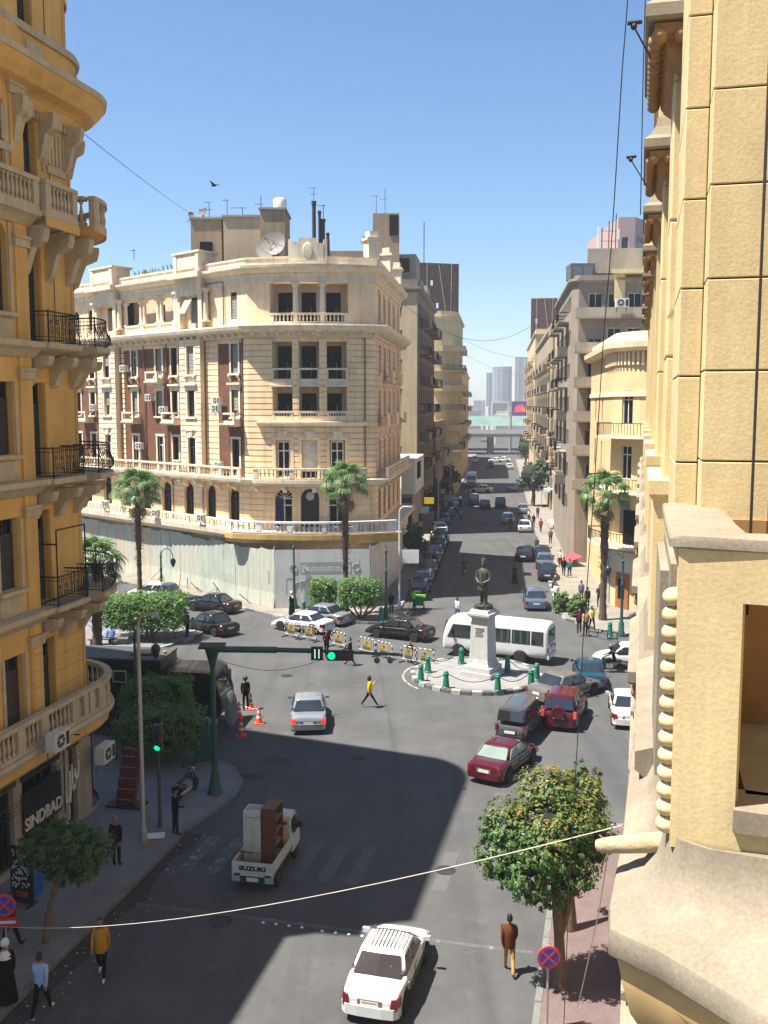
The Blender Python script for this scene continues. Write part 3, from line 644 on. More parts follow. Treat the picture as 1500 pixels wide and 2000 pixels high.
for o in rops(14.5, 17, 1.6)[::2] + rops(18.05, 20, 1.6)[1::2]:
    b = MB(); b.pbox(CP, o[0] - .2, o[1] + .2, o[2] - .25, o[2], 0, .9); b.pbox(CP, o[0] - .2, o[1] + .2, o[2], o[2] + .8, .76, .9); b.build('small_balcony', cream, pal)
# drain pipes, roof, backing
b = MB()
for t, d in ((4.95, .1), (7.8, .12), (10.0, .12), (13.1, .12), (16.5, .12), (.55, .1)): b.tube([CP.P(T(t), z, d) for z in (10, 14, 21.3)], .06, 6)
b.tube([CP.P(ap(9.6), z, .15) for z in (10, 21.4)], .06, 6); b.tube([CP.P(T(2.6), 22.5, .12), CP.P(T(2.6), 26, .12), CP.P(T(4.6), 26, .12)], .06, 6)
for t in (5.5, 9.4, 12.6): b.tube([CP.P(T(t), z, .15) for z in (5.8, 9.4)], .05, 6)
b.build('drain_pipe', mat('pipe_brown', (.16, .10, .07), rough=.7), pal)
b = MB(); back = [CP.P(0, 0, -2.2), CP.P(C0, 0, -2.2), CP.P(C0 + 5, 0, -1.9), CP.P(C1, 0, -1.9), CP.P(CE, 0, -.4), Vector((-17, 110, 0))]
b.prism([(p.x, p.y) for p in back], 0, 26.9); b.build('core', darkin, pal)
# terrace umbrellas and tables on the white terrace
for k, x in enumerate((.6, 3.2, 5.6, 7.6, 9.2)):
    p = CP.P(ap(x), 5.82, 1.35); t_ = thing('cafe_table', ['white cafe table at the left end of the palazzo terrace', 'white cafe table second from the left on the terrace', 'white cafe table below the dark arched door', 'white cafe table below the palm crown', 'white cafe table at the right end of the terrace'][k], 'table', p, 0, 'white tables on the palazzo terrace')
    b = MB(); b.lathe([(.42, .7), (.43, .73), (.42, .75)], 16); b.build('table_top', terr_w, t_)
    b = MB(); b.lathe([(.22, 0), (.2, .03), (.04, .06), (.035, .7)], 10); b.build('leg', terr_w, t_)
    for sx in (-.62, .62):
        b = MB(); b.box(sx - .2, sx + .2, -.2, .2, .42, .46); b.box(sx + (.17 if sx > 0 else -.2), sx + (.2 if sx > 0 else -.17), -.2, .2, .46, .88)
        for lx in (-.17, .17):
            for ly in (-.17, .17): b.box(sx + lx - .02, sx + lx + .02, ly - .02, ly + .02, 0, .42)
        b.build('chair', terr_w if k % 2 else mat('navy_chair', (.03, .04, .09)), t_)
# air conditioners on the palazzo
for t, z, d, l in ((2.6, 15.35, 1.0, 'grey air conditioner on the brick panel balcony beside the curved front'), (3.1, 16.0, .3, 'grey air conditioner above the brick panel balcony, on the recessed wall'), (12.0, 16.3, .25, 'grey air conditioner between the middle brick windows'), (3.0, 10.6, .4, 'grey air conditioner low on the brick panel beside the curved front'), (8.3, 10.5, .3, 'grey air conditioner at the foot of the right edge of the wide brick panel'), (13.6, 11.9, .25, 'grey air conditioner over the long balcony on the wide brick panel'),
                   (4.2, 6.2, 1.4, 'white air conditioner on the terrace ledge near the corner of the hoarding'), (10.0, 6.1, 1.5, 'white air conditioner on the terrace ledge right of the left palm trunk'), (13.2, 6.9, .5, 'white air conditioner under the arches right of the left palm crown')):
    aircon(CP, T(t), z, d, l, 1.1)

# ------------------------------------------------------------------ roof of the palazzo: huts, tank, dishes, aerials
def hut(name, label, x0, x1, y0, y1, z0, z1, m, extra=None):
    t_ = thing(name, label, 'roof hut', ((x0 + x1) / 2, (y0 + y1) / 2, z0)); t_.location = (0, 0, 0)
    b = MB(); b.box(x0, x1, y0, y1, z0, z1); b.build('wall', m, t_)
    b = MB(); b.box(x0 - .12, x1 + .12, y0 - .12, y1 + .12, z1, z1 + .18); b.build('roof', concr, t_)
    return t_
p0, p1 = at(372, 430, 90), at(432, 430, 90)
h1 = hut('roof_hut', 'small brown rendered roof hut with a window, left end of the roof', p0.x, p1.x, 90, 96, 26.8, at(372, 428, 90).z, brownr)
b = MB(); b.box(p0.x + .8, p0.x + 1.9, 89.95, 89.99, 29.6, 30.4); b.build('window', darkin, h1)
p0, p1 = at(436, 430, 89), at(538, 430, 89)
h2 = hut('roof_hut', 'long brown rendered roof hut behind the two big dishes', p0.x, p1.x, 89, 97, 26.8, at(372, 424, 89).z, beige)
p0, p1 = at(515, 430, 91), at(562, 430, 91)
h3 = hut('roof_hut', 'brown roof hut under the white water tank', p0.x, p1.x, 88.4, 93, 26.8, at(372, 412, 89).z, brownr)
b = MB(); b.lathe([(.02, 0), (.55, .02), (.6, .2), (.6, .95), (.5, 1.1), (.15, 1.2)], 16); o = b.build('water_tank', whitep, None, 40); o.location = (at(547, 410, 90).x, 90, at(547, 411, 89).z + .1); tag(o, 'white cylindrical water tank on the roof hut', 'water tank')
def dish(loc, r, rz, tilt, label, m):
    t_ = thing('satellite_dish', label, 'satellite dish', loc, rz, 'satellite dishes on the roofs')
    b = MB(); prof = [(r * k / 6 + .001, r * .22 * (k / 6) ** 2) for k in range(7)]
    b.lathe(prof + [(r * 1.02, r * .23)] + [(p[0], p[1] - .03) for p in prof[::-1]], 22, cap=False); o = b.build('dish', m, t_, 40); o.location = (0, 0, r * .9 + .35); o.rotation_euler = (tilt, 0, 0)
    b = MB(); b.tube([(0, 0, r * .2), (0, 0, r * .9)], .02, 5); b.tube([(r * .9, 0, r * .2), (0, 0, r * .9)], .015, 4); b.tube([(-r * .9, 0, r * .2), (0, 0, r * .9)], .015, 4); b.ball((0, 0, r * .92), .07, 8, 5); b.build('feed_arm', iron, o)
    b = MB(); b.tube([(0, 0, 0), (0, 0, r * .9 + .3)], .06, 8); b.tube([(.4, .2, 0), (0, 0, r * .7)], .03, 5); b.tube([(-.4, .2, 0), (0, 0, r * .7)], .03, 5); b.build('mount', iron, t_)
dgr = mat('dish_grey', (.12, .105, .09), rough=.7, var=.25, scale=2); ddk = mat('dish_dark', (.07, .055, .05), rough=.7, var=.3, scale=2); dli = mat('dish_pale', (.22, .205, .175), rough=.7, var=.2, scale=2)
def rp(px, Y): return at(px, 500, Y).x
dish((rp(532, 85), 85, 27.6), 1.35, R(-25), R(62), 'large grey satellite dish tilted over the left part of the curved parapet', dgr)
dish((rp(543, 84), 84, 27.9), .75, R(-30), R(62), 'smaller pale satellite dish in front of the large grey one', dli)
dish((rp(582, 85), 85, 27.7), .85, R(35), R(50), 'dark reddish satellite dish left of the chimneys', ddk)
dish((rp(397, 90), 90.5, at(0, 432, 90).z), .5, R(-40), R(60), 'small grey satellite dish on the left roof hut', dgr)
dish((rp(374, 90), 90.3, at(0, 432, 90).z), .28, R(20), R(60), 'tiny satellite dish at the left corner of the roof hut', dgr)
dish((rp(716, 122), 121.5, at(0, 490, 122).z + .1), .75, R(-35), R(55), 'dark satellite dish beside the tall brown stair tower', ddk)
def aerial(px, py0, py1, Y, label, bars, r=.03):
    p = at(px, py0, Y); q = at(px, py1, Y); h = q.z - p.z
    b = MB(); b.tube([(0, 0, 0), (0, 0, h)], r, 5)
    for z, w_ in bars:
        b.tube([(-w_, 0, h * z), (w_ * .4, 0, h * z)], r * .7, 4)
        for k in range(4): x = -w_ + k * w_ * .45; b.tube([(x, -.18, h * z), (x, .18, h * z)], r * .6, 4)
    o = b.build('aerial', iron); o.location = p; tag(o, label, 'aerial', 'aerials on the roofs')
aerial(409, 432, 395, 90, 'thin aerial above the left roof hut', [(1, .4), (.6, .6)])
aerial(444, 424, 390, 90, 'thin aerial over the long roof hut', [(.97, .4)])
aerial(474, 426, 404, 91, 'low aerial with one crossbar over the long roof hut', [(.9, 1.0)])
aerial(510, 424, 382, 90, 'aerial left of the water tank', [(.6, .5)])
aerial(541, 412, 384, 90, 'short bare aerial beside the water tank', [])
aerial(632, 470, 400, 86, 'aerial with crossbars right of the chimneys', [(.98, .5), (.55, .3)])
aerial(752, 420, 368, 122, 'tall aerial on the brown stair tower', [(.6, .6)])
aerial(735, 420, 382, 122, 'aerial left of the brown stair tower', [(.98, .7)])
aerial(828, 520, 433, 120, 'lone mast above the roofs behind the palazzo', [], .05)
aerial(262, 508, 487, 88, 'small aerial on the left wing roof', [(.9, .3)])
def chim(px, Y, z0, py1, r, label):
    q = at(px, py1, Y); b = MB(); h = q.z - z0; b.lathe([(r, 0), (r, h * .95), (r * 1.3, h * .95), (r * 1.3, h)], 10); o = b.build('chimney_pipe', mat('sooty_pipe', (.03, .022, .018), rough=.8, var=.4, scale=3)); o.location = (q.x, Y, z0); tag(o, label, 'chimney', 'chimney pipes on the palazzo roof')
chim(613, 84, 27, 393, .16, 'tallest thin sooty chimney pipe over the crest'); chim(624, 84.5, 27, 412, .12, 'short sooty chimney pipe right of the tallest'); chim(630, 84.2, 27, 428, .2, 'stubby brown chimney pipe third from the left'); chim(640, 84, 27, 455, .12, 'lowest sooty pipe beside the lattice mast')
aerial(613, 392, 366, 84, 'aerial fixed on the tallest chimney pipe', [(.95, .4), (.5, .3)], .02)
b = MB(); q0 = at(630, 480, 85); q1 = at(640, 422, 85)
for dx in (-.25, .25):
    for dy in (-.2, .2): b.tube([(dx, dy, 0), (dx * .4, dy * .4, 3.2)], .025, 4)
for k in range(6): b.tube([(-.25 + .025 * k, -.2, k * .52), (.25 - .025 * k, -.2, k * .52 + .4)], .015, 4)
o = b.build('lattice_mast', rust); o.location = (q1.x, 85, 27); tag(o, 'small lattice mast at the right of the chimneys', 'mast')
dish((rp(473, 87), 87, 26.95), .5, R(-20), R(58), 'small grey dish below the long roof hut', dgr)
b = MB()
for k in range(26): a = random.uniform(T(14.5), T(9)); p = CP.P(a, 27.62, -.1); h = random.uniform(.3, .8); b.add([p, p + Vector((.12, 0, h)), p + Vector((-.12, .05, h * .9)), p + Vector((.05, 0, h * .5))], [(0, 1, 3), (0, 3, 2)])
tag(b.build('roof_plants', mat('roof_plant_green', (.06, .13, .06), rough=.7, var=.4, scale=6), fix=False), 'straggly pot plants along the left wing parapet', 'plants', kind='stuff')
for t, z, d, l in ((15.6, 19.0, .25, 'grey air conditioner high at the left edge of the wide brick panel'), (10.1, 15.2, .25, 'grey air conditioner beside the box balcony on the wide brick panel'), (20.5, 15.4, .25, 'grey air conditioner on the leftmost brick panel'), (17.4, 6.3, 1.4, 'white air conditioner on the terrace ledge behind the left palm')): aircon(CP, T(t), z, d, l, 1.1)
# ------------------------------------------------------------------ ochre corner building on the left
S0 = 14.0; LT = -19.75; S1 = 33.45; RR = 2.2
cc = ST(S1, LT - RR); a_start = math.atan2((ST(S1, LT) - cc).y, (ST(S1, LT) - cc).x)
arcp = arc_pts(cc, RR, a_start, a_start + R(80), 14)
endp = Vector(arcp[-1]); d2 = Vector((-.921, .391))
LP = Path([xy(ST(S0, LT))] + arcp + [endp + d2 * 22], 1)
a_ = lambda s: s - S0
AE = a_(32.0); LPL = LP.len
och = thing('ochre_corner_building', 'tall ochre corner building with stone and iron balconies on the left', 'building')
STEP = a_(30.35)            # front plane to the left of here stands 0.4 m proud
FZ = [4.3, 8.95, 13.45, 18.1, 22.45, 27.3]
LOW = a_(21.7)      # the wing nearer than this is one storey lower
lops = []; lfront = []
for k in range(6):
    z = FZ[k]; top = z + (3.3 if k < 5 else 3.2); ar = ('arch',) if k == 3 else ()
    zb = z if k < 5 else 28.6
    lops += [(a_(30.75), a_(31.75), zb + .02, top + (.35 if k == 3 else 0)) + ar, (AE + 2.0, AE + 3.1, zb + .02, top + (.3 if k == 3 else 0)) + ar]
    lfront += [(a_(x) - .55, a_(x) + .55, zb + .9, top + (.5 if k == 3 else 0)) + ar for x in (28.7, 25.6, 22.6)]
w = MB(); pwall(w, LP, STEP, LPL, 4.0, 32.5, lops, 0, .35); pwall(w, LP, LOW, STEP, 4.0, 32.5, [o for o in lfront if o[0] > LOW], .4, .35); pwall(w, LP, 0, LOW, 4.0, 24.3, [], .4, .35)
w.add([LP.P(STEP, 4, 0), LP.P(STEP, 4, .4), LP.P(STEP, 32.5, .4), LP.P(STEP, 32.5, 0)], [(0, 1, 2, 3)]); w.add([LP.P(LOW, 24.2, .4), LP.P(LOW, 24.2, -2), LP.P(LOW, 32.5, -2), LP.P(LOW, 32.5, .4)], [(0, 1, 2, 3)]); w.build('wall', ochre, och)
for o in lops:
    wi = window(och, LP, o[0], o[1], o[2], o[3] - (.5 if len(o) > 4 else 0), -.3, greenf, glass, 'door')
    shutter(wi, LP, o[0] + .05, (o[0] + o[1]) / 2 - .02, o[2] + .05, o[3] - .75, -.24, greenf); shutter(wi, LP, (o[0] + o[1]) / 2 + .02, o[1] - .05, o[2] + .05, o[3] - .75, -.24, greenf)
    if len(o) > 4:
        b = MB(); r = (o[1] - o[0]) / 2; c = (o[0] + o[1]) / 2; b.add([LP.P(c - r * math.cos(math.pi * k / 12), o[3] - r + r * math.sin(math.pi * k / 12), -.3) for k in range(13)], [tuple(range(13))]); b.build('fanlight', glass, och, fix=False)
        b = MB(); b.tube([LP.P(c - (r + .1) * math.cos(math.pi * k / 14), o[3] - r + (r + .1) * math.sin(math.pi * k / 14), .02) for k in range(15)], .09, 6); b.build('archivolt', ochre, och, 50)
    b = MB(); b.pbox(LP, o[0] - .16, o[0] - .02, o[2], o[3], .0, .05); b.pbox(LP, o[1] + .02, o[1] + .16, o[2], o[3], 0, .05)
    if len(o) <= 4: b.pbox(LP, o[0] - .16, o[1] + .16, o[3] + .02, o[3] + .18, 0, .07)
    b.build('window_surround', ochre, och)
for o in lfront:
    if o[0] < a_(24): continue
    wi = window(och, LP, o[0], o[1], o[2], o[3] - (.5 if len(o) > 4 else 0), .1, woodd, glass, 'casement'); shutter(wi, LP, o[0] + .04, o[1] - .04, o[2] + .05, o[3] - .5, .16, woodd)
    b = MB(); b.pbox(LP, o[0] - .2, o[1] + .2, o[2] - .14, o[2] - .01, .4, .6); b.pbox(LP, o[0] - .1, o[1] + .1, o[2] - .85, o[2] - .2, .4, .44); b.build('window_sill', stoneg, och)
    b = MB(); b.pbox(LP, o[0] - .16, o[0] - .03, o[2], o[3], .4, .46); b.pbox(LP, o[1] + .03, o[1] + .16, o[2], o[3], .4, .46); b.build('window_surround', stoneg, och)
# pilaster strips at the edge of the front plane
b = MB(); b.pbox(LP, STEP - .75, STEP - .05, 4.3, 26.4, .4, .47); b.build('pilaster', ochre, och)
for k in range(1, 6):
    b = MB(); b.pbox(LP, STEP - .82, STEP + .03, FZ[k] - 1.25, FZ[k] - .95, .38, .55); b.pbox(LP, STEP - .88, STEP + .06, FZ[k] - .98, FZ[k] - .88, .38, .6); b.build('capital', stoneg, och)
# mouldings
def lm(name, a0, a1, prof, m=stoneg): b = MB(); b.pprof(LP, a0, a1, prof); return b.build(name, m, och)
def slab_prof(z, d, th=.34, d0=0): return [(d0, z - th - .25), (d0 + .12, z - th - .2), (d - .25, z - th), (d - .1, z - th + .1), (d - .02, z - .2), (d, z - .16), (d, z), (d0, z)]
for k in (1, 2, 3, 4): lm('string_course', 0, STEP + .12, slab_prof(FZ[k], .95, .3, .4))
for k in (1, 2, 3, 4): lm('string_course', STEP + .13, LPL, [(0, FZ[k] - .3), (.14, FZ[k] - .28), (.18, FZ[k] - .08), (.18, FZ[k]), (0, FZ[k])])
lm('main_cornice', LOW, LPL, [(0, 26.0), (.2, 26.02), (.35, 26.3), (.5, 26.4), (.9, 26.5), (1.15, 26.75), (1.3, 26.95), (1.32, 27.15), (0, 27.32)], ochre)
lm('cornice_edge', LOW, LPL, [(1.28, 26.98), (1.36, 27.0), (1.4, 27.2), (1.3, 27.24)], stoneg)
lm('attic_band', LOW, LPL, [(-.01, 27.3), (.3, 27.3), (.3, 28.35), (-.01, 28.35)], ochre); lm('attic_band_cap', LOW, LPL, [(0, 28.352), (.42, 28.36), (.46, 28.5), (.4, 28.62), (0, 28.62)])
for a in (a_(30.9), AE + 2.2, a_(27)):
    b = MB(); b.pbox(LP, a, a + .9, 27.5, 28.15, .301, .35); b.build('attic_panel', stoneg, och)
lm('roof_cornice', LOW, LPL, [(0, 31.9), (.2, 32.0), (.45, 32.4), (.45, 32.8), (0, 32.85)], ochre)
b = MB()
a = LOW + .2
while a < LPL - 10: b.pbox(LP, a, a + .1, 25.75, 25.98, .02, .22); a += .22
b.build('dentils', stoneg, och)['kind'] = 'stuff'
corb = kit('console', lambda b: scroll(b, .3, .95, 1.7), stoneg)
for a in (a_(30.5), a_(32.0), AE + .25, AE + 1.75, AE + 3.35): put('console', corb, och, LP, a, 26.02, .02, (1, .7, .95))
for a in (a_(27.4), a_(29.9)): put('console', corb, och, LP, a, 26.02, .4, (1, .5, .95))
for a0, a1, d in ((a_(32.2), AE + .1, 0), (AE + .4, AE + 1.6, 0), (a_(27.6), a_(29.7), .4)):     # fluted panels under the cornice
    b = MB(); b.pbox(LP, a0, a1, 24.15, 24.4, d, d + .09); x = a0 + .12
    while x < a1 - .12: b.pbox(LP, x, x + .12, 24.5, 25.6, d, d + .05); x += .24
    b.build('fluted_panel', stoneg, och)
# brackets below every balcony
bigb = kit('bracket', lambda b: scroll(b, .34, 1.05, 1.35), stoneg)
BAL1 = (a_(30.45), AE + .55); BAL2 = (AE + 1.35, AE + 5.2)
for k in (0, 1, 2, 3, 4):
    z = FZ[k]
    if k == 0: continue
    lm('balcony_slab', BAL1[0], BAL1[1], slab_prof(z, 1.1, .24)); lm('balcony_slab', BAL2[0], BAL2[1], slab_prof(z, 1.25, .24), stoneg if k < 4 else ochre)
    if k == 4: lm('balcony_fascia', BAL1[0], BAL1[1], [(1.09, z - .5), (1.14, z - .5), (1.14, z - .2), (1.09, z - .2)], ochre)
    for a in (BAL1[0] + .25, BAL1[1] - .25, BAL2[0] + .25, BAL2[0] + 1.7): put('bracket', bigb, och, LP, a, z - .45, 0, (1, .95, 1.25 if k == 4 else .8))
# stone balustrades on the fourth storey
for p, d in ((BAL1, 1.0), (BAL2, 1.15)): balustrade(och, LP, p[0] + .05, p[1] - .05, FZ[4], 1.05, d, stoneg, [], .23, pw=.3)
for aa in (BAL1[0] + .1, BAL1[1] - .1, BAL2[0] + .1):
    b = MB(); b.pbox(LP, aa - .1, aa + .1, FZ[4], FZ[4] + .14, .02, .88); b.pbox(LP, aa - .14, aa + .14, FZ[4] + .9, FZ[4] + 1.05, .02, .88); b.build('balustrade_return', stoneg, och)
    for i in range(3): link('baluster', baluster_mesh(.76, .084, stoneg), och, LP.P(aa, FZ[4] + .14, .2 + i * .26))
balustrade(och, LP, a_(25.5), STEP - .02, FZ[4], 1.05, .85, stoneg, [a_(28)], .23, pw=.3)
# wrought iron balconies with belly and scrolls
def ironrail(p, z, d, belly, posts=()):
    b = MB(); h = 1.05; a0, a1 = p[0] + .06, p[1] - .06
    line = [(a0, .1), (a0, d * .5), (a0, d)] + [(a, d) for a in LP.sub(a0, a1)[1:-1]] + [(a1, d), (a1, d * .5), (a1, .1)]
    for zz, r in ((.08, .018), (h, .028), (h - .13, .014), (.2, .012)): b.tube([LP.P(a, z + zz, dd) for a, dd in line], r, 5)
    # pickets along the outline
    pts = []
    for (q0, q1) in zip(line[:-1], line[1:]):
        A, B = LP.P(q0[0], 0, q0[1]), LP.P(q1[0], 0, q1[1]); n = max(1, int((B - A).length / .13))
        for i in range(n): t = i / n; pts.append((q0[0] + (q1[0] - q0[0]) * t, q0[1] + (q1[1] - q0[1]) * t, q0))
    for i, (a, dd, q) in enumerate(pts):
        side = dd < d - .02; pr = [(.08, 0), (.22, belly * .9), (.38, belly), (.6, belly * .35), (.8, .0), (h, 0)]
        b.tube([LP.P(a, z + zz, dd + (0 if side else e)) for zz, e in pr], .011, 4)
        if i % 3 == 1 and not side:      # scrolls
            for cz, rr in ((.42, .11), (.7, .075)):
                b.tube([LP.P(a + rr * math.cos(k * .785) * (1 - k * .03), z + cz + rr * math.sin(k * .785), dd + (belly * .8 if cz < .5 else 0) + .01) for k in range(9)], .011, 4)
    for q in (line[2], line[-3]): b.tube([LP.P(q[0], z, q[1]), LP.P(q[0], z + h + .05, q[1])], .03, 6)
    return b.build('iron_railing', iron, och)
for k in (1, 2, 3): ironrail(BAL1, FZ[k], 1.02, .02); ironrail(BAL2, FZ[k], 1.12, .16 if k > 1 else .1)
b = MB()      # bare washing frame on the lower iron balcony
for a, d in ((BAL1[0] + .1, 1.0), (BAL1[1] - .1, 1.0)): b.tube([LP.P(a, FZ[1], d), LP.P(a, FZ[1] + 2.7, d)], .03, 5)
b.tube([LP.P(BAL1[0] + .1, FZ[1] + 2.7, 1.0), LP.P(BAL1[1] - .1, FZ[1] + 2.7, 1.0)], .03, 5); b.tube([LP.P(BAL1[0] + .1, FZ[1] + 2.2, 1.0), LP.P(BAL1[0] + .1, FZ[1] + 2.2, .05)], .03, 5); b.build('washing_frame', iron, och)
# first floor: rusticated wall courses and the long stone balcony
courses(och, LP, a_(31.95), AE + 1.75, 4.5, 8.4, lops, .58, .035, .0, .03, ochre)
courses(och, LP, STEP - .72, STEP - .08, 4.5, 7.6, [], .58, .035, .472, .5, ochre)
lm('stone_balcony_slab', 0, AE + 6.0, [(0, 3.35), (.4, 3.4), (.65, 3.55), (.78, 3.7), (.78, 4.05), (.92, 4.1), (.92, 4.3), (0, 4.3)], ochre)
lm('stone_balcony_edge', 0, AE + 6.0, [(.77, 4.08), (.98, 4.1), (1.02, 4.22), (.98, 4.34), (.7, 4.36)])
balustrade(och, LP, a_(23.5), AE + 5.5, 4.36, 1.1, .8, stoneg, [a_(x) for x in (26, 28.2, 29.6, 31.6, 32.4)] + [AE + .7, AE + 1.5, AE + 3.2], .23, pw=.42)
# ground floor: stone piers and shops
sh = MB(); shops = [(a_(22.6), a_(25.6), .3, 3.0), (a_(26.3), a_(28.5), .3, 3.1), (a_(29.0), a_(31.2), .3, 3.1), (a_(32.0), AE + .55, .3, 3.2), (AE + 1.6, AE + 3.9, .3, 3.2)]
pwall(sh, LP, 0, LPL, 0, 4.0, shops, .3, .35); sh.build('shop_wall', mat('shop_stone', (.36, .29, .20), rough=.85, var=.2, scale=1.2, streak=.35, bump=.15, bscale=12, world_co=True), och)
for i, o in enumerate(shops):
    window(och, LP, o[0], o[1], o[2], o[3], .05, woodd, glass, 'casement', name='shop_window', th=.09)
    b = MB(); b.pbox(LP, o[0] - .1, o[1] + .1, o[3] + .05, o[3] + .5, .3, .36); b.build('sign_board', [greenf, woodd, mat('sign_black', (.012, .012, .012), rough=.4)][i % 3], och)
b = MB(); b.prism([xy(LP.P(a, 0, -1.6)) for a in LP.sub(.2, LPL - 1)] + [xy(ST(S0, LT - 16))], 0, 24.2); b.prism([xy(LP.P(a, 0, -1.6)) for a in LP.sub(LOW + .2, LPL - 1)] + [xy(ST(22, LT - 16))], 24.2, 32.2); b.build('core', darkin, och)
b = MB(); b.prism([xy(LP.P(a, 0, .39)) for a in LP.sub(LOW, LPL)] + [xy(ST(21.7, LT - 20))], 32.3, 32.8); b.prism([xy(ST(S0, LT + .39)), xy(ST(21.7, LT + .39)), xy(ST(21.7, LT - 18)), xy(ST(S0, LT - 18))], 24.0, 24.35); b.build('roof', concr, och)
def text(name, s, size, m, parent, loc, rot, ext=.015, align='CENTER', sx=1., bold=0.):
    cu = bpy.data.curves.new(name, 'FONT'); cu.body = s; cu.size = size; cu.extrude = ext; cu.align_x = align; cu.offset = bold; cu.materials.append(m)
    o = bpy.data.objects.new(name, cu); C.objects.link(o); bpy.context.view_layer.update()
    me = bpy.data.meshes.new_from_object(o.evaluated_get(bpy.context.evaluated_depsgraph_get())); bpy.data.objects.remove(o)
    o = link(name, me, parent, loc); o.rotation_euler = rot; o.scale = (sx, 1, 1); return o
cream_l = mat('cream_letters', (.62, .55, .42), rough=.6)
ang = LP.ang(5)
b = MB(); b.pbox(LP, a_(28.9), a_(31.25), 1.25, 2.75, .36, .42); b.build('sign_board', mat('sign_black', (.012, .012, .012)), och)
text('sign_letters', 'SINDBAD', .62, cream_l, och, LP.P(a_(30.05), 1.4, .45), (math.pi / 2, 0, ang), sx=.9, bold=.012)
AR = '\u0627\u0644\u0639\u0648\u062f'
# calligraphy on the black corner window: flowing white strokes
b = MB(); an = AE + .1
def stroke(pts, r0): b.tube([LP.P(an - .75 + x, z, .33) for x, z in pts], [r0 * (.5 + .7 * math.sin(math.pi * (i + .4) / len(pts))) for i in range(len(pts))], 5)
stroke([(.1, 1.5), (.22, 1.3), (.34, 1.5), (.3, 1.75), (.2, 1.6), (.3, 1.35), (.5, 1.3), (.62, 1.55), (.55, 1.8)], .05)
stroke([(.62, 1.2), (.66, 1.7), (.64, 2.4)], .05); stroke([(.8, 2.6), (.78, 1.9), (.86, 1.6), (1.0, 1.75)], .05)
stroke([(1.0, 1.75), (1.1, 2.1), (1.02, 2.35), (.95, 2.1), (1.1, 1.95), (1.25, 2.2), (1.3, 2.6)], .045); stroke([(.5, .55), (.56, .9), (.52, 1.15)], .035); stroke([(.15, 2.0), (.3, 2.2), (.45, 2.1)], .03); stroke([(1.2, 2.8), (1.3, 2.9), (1.38, 2.8)], .03)
b.build('calligraphy', mat('white_letters', (.6, .6, .57), rough=.6), och)
aircon(LP, a_(29.3), 4.3, 1.36, 'beige air conditioner hung on the long stone balcony of the ochre building', 1.1)
aircon(LP, AE + 1.5, 2.3, .75, 'white air conditioner low on the corner of the ochre building', 1.15)
b = MB()
for a, z0, z1 in ((a_(31.5), 1, 4.0), (a_(30.0), 2.6, 4.2)): b.tube([LP.P(a, z0, .4), LP.P(a, z1, .42), LP.P(a - .2, z1 + .1, 1.2)], .025, 5)
for k in range(4): b.tube([LP.P(a_(26.5) + t * .5, 2.6 + k * .16 - .35 * math.sin(t * .4), .5 + .05 * k) for t in range(10)], .012, 4)
b.build('loose_cable', wirem, och)
b = MB(); b.tube([LP.P(a_(32.6), z, .03 + .02 * math.sin(z)) for z in [18 + i * .7 for i in range(21)]], .014, 4); b.build('hanging_cable', wirem, och)
# potted plant on the stone balcony
def spiky(loc, label, n=26, L=.8):
    t_ = thing('potted_plant', label, 'plant', loc); b = MB(); b.lathe([(.14, 0), (.2, .3), (.22, .32), (.18, .3)], 10); b.build('pot', mat('clay_pot', (.2, .1, .06)), t_)
    b = MB()
    for i in range(n):
        a = random.random() * 6.28; e = random.uniform(.2, 1.2); l = L * random.uniform(.6, 1); d = Vector((math.cos(a) * math.cos(e), math.sin(a) * math.cos(e), math.sin(e))); p = Vector((0, 0, .3)); s = Vector((-math.sin(a), math.cos(a), 0)) * .025
        q = p + d * l * .6; r = p + d * l + Vector((0, 0, -.12)); b.add([p - s, p + s, q + s, r, q - s], [(0, 1, 2, 4), (4, 2, 3)])
    b.build('leaves', mat('plant_leaf', (.05, .09, .03), rough=.6, var=.4, scale=9), t_, fix=False)
spiky(LP.P(a_(30.9), 4.36, .4), 'spiky potted plant on the long stone balcony of the ochre building')
spiky(LP.P(BAL2[0] + 1.8, FZ[1], .6), 'bushy potted palm on the round lower iron balcony', 60, 1.2)
# ------------------------------------------------------------------ yellow building the photograph is taken from (right edge)
A3 = R(14.5)
def NR(s, t, z=0.): return Vector((s * math.sin(A3) + t * math.cos(A3), s * math.cos(A3) - t * math.sin(A3), z))
yb = thing('yellow_balcony_building', 'sunlit yellow plastered building with beaded balconies filling the right edge', 'building')
def nbox(b, s0, s1, t0, t1, z0, z1):
    q = [(s0, t0), (s0, t1), (s1, t1), (s1, t0)]
    return b.hexa([NR(s, t, z0) for s, t in q] + [NR(s, t, z1) for s, t in q])
b = MB(); nbox(b, 5.25, 36, .44, 9, .0, 34); b.build('wall', yellow, yb)
b = MB(); nbox(b, 1.0, 5.2, 1.9, 9, .0, 34); b.build('recess_wall', yellow, yb)
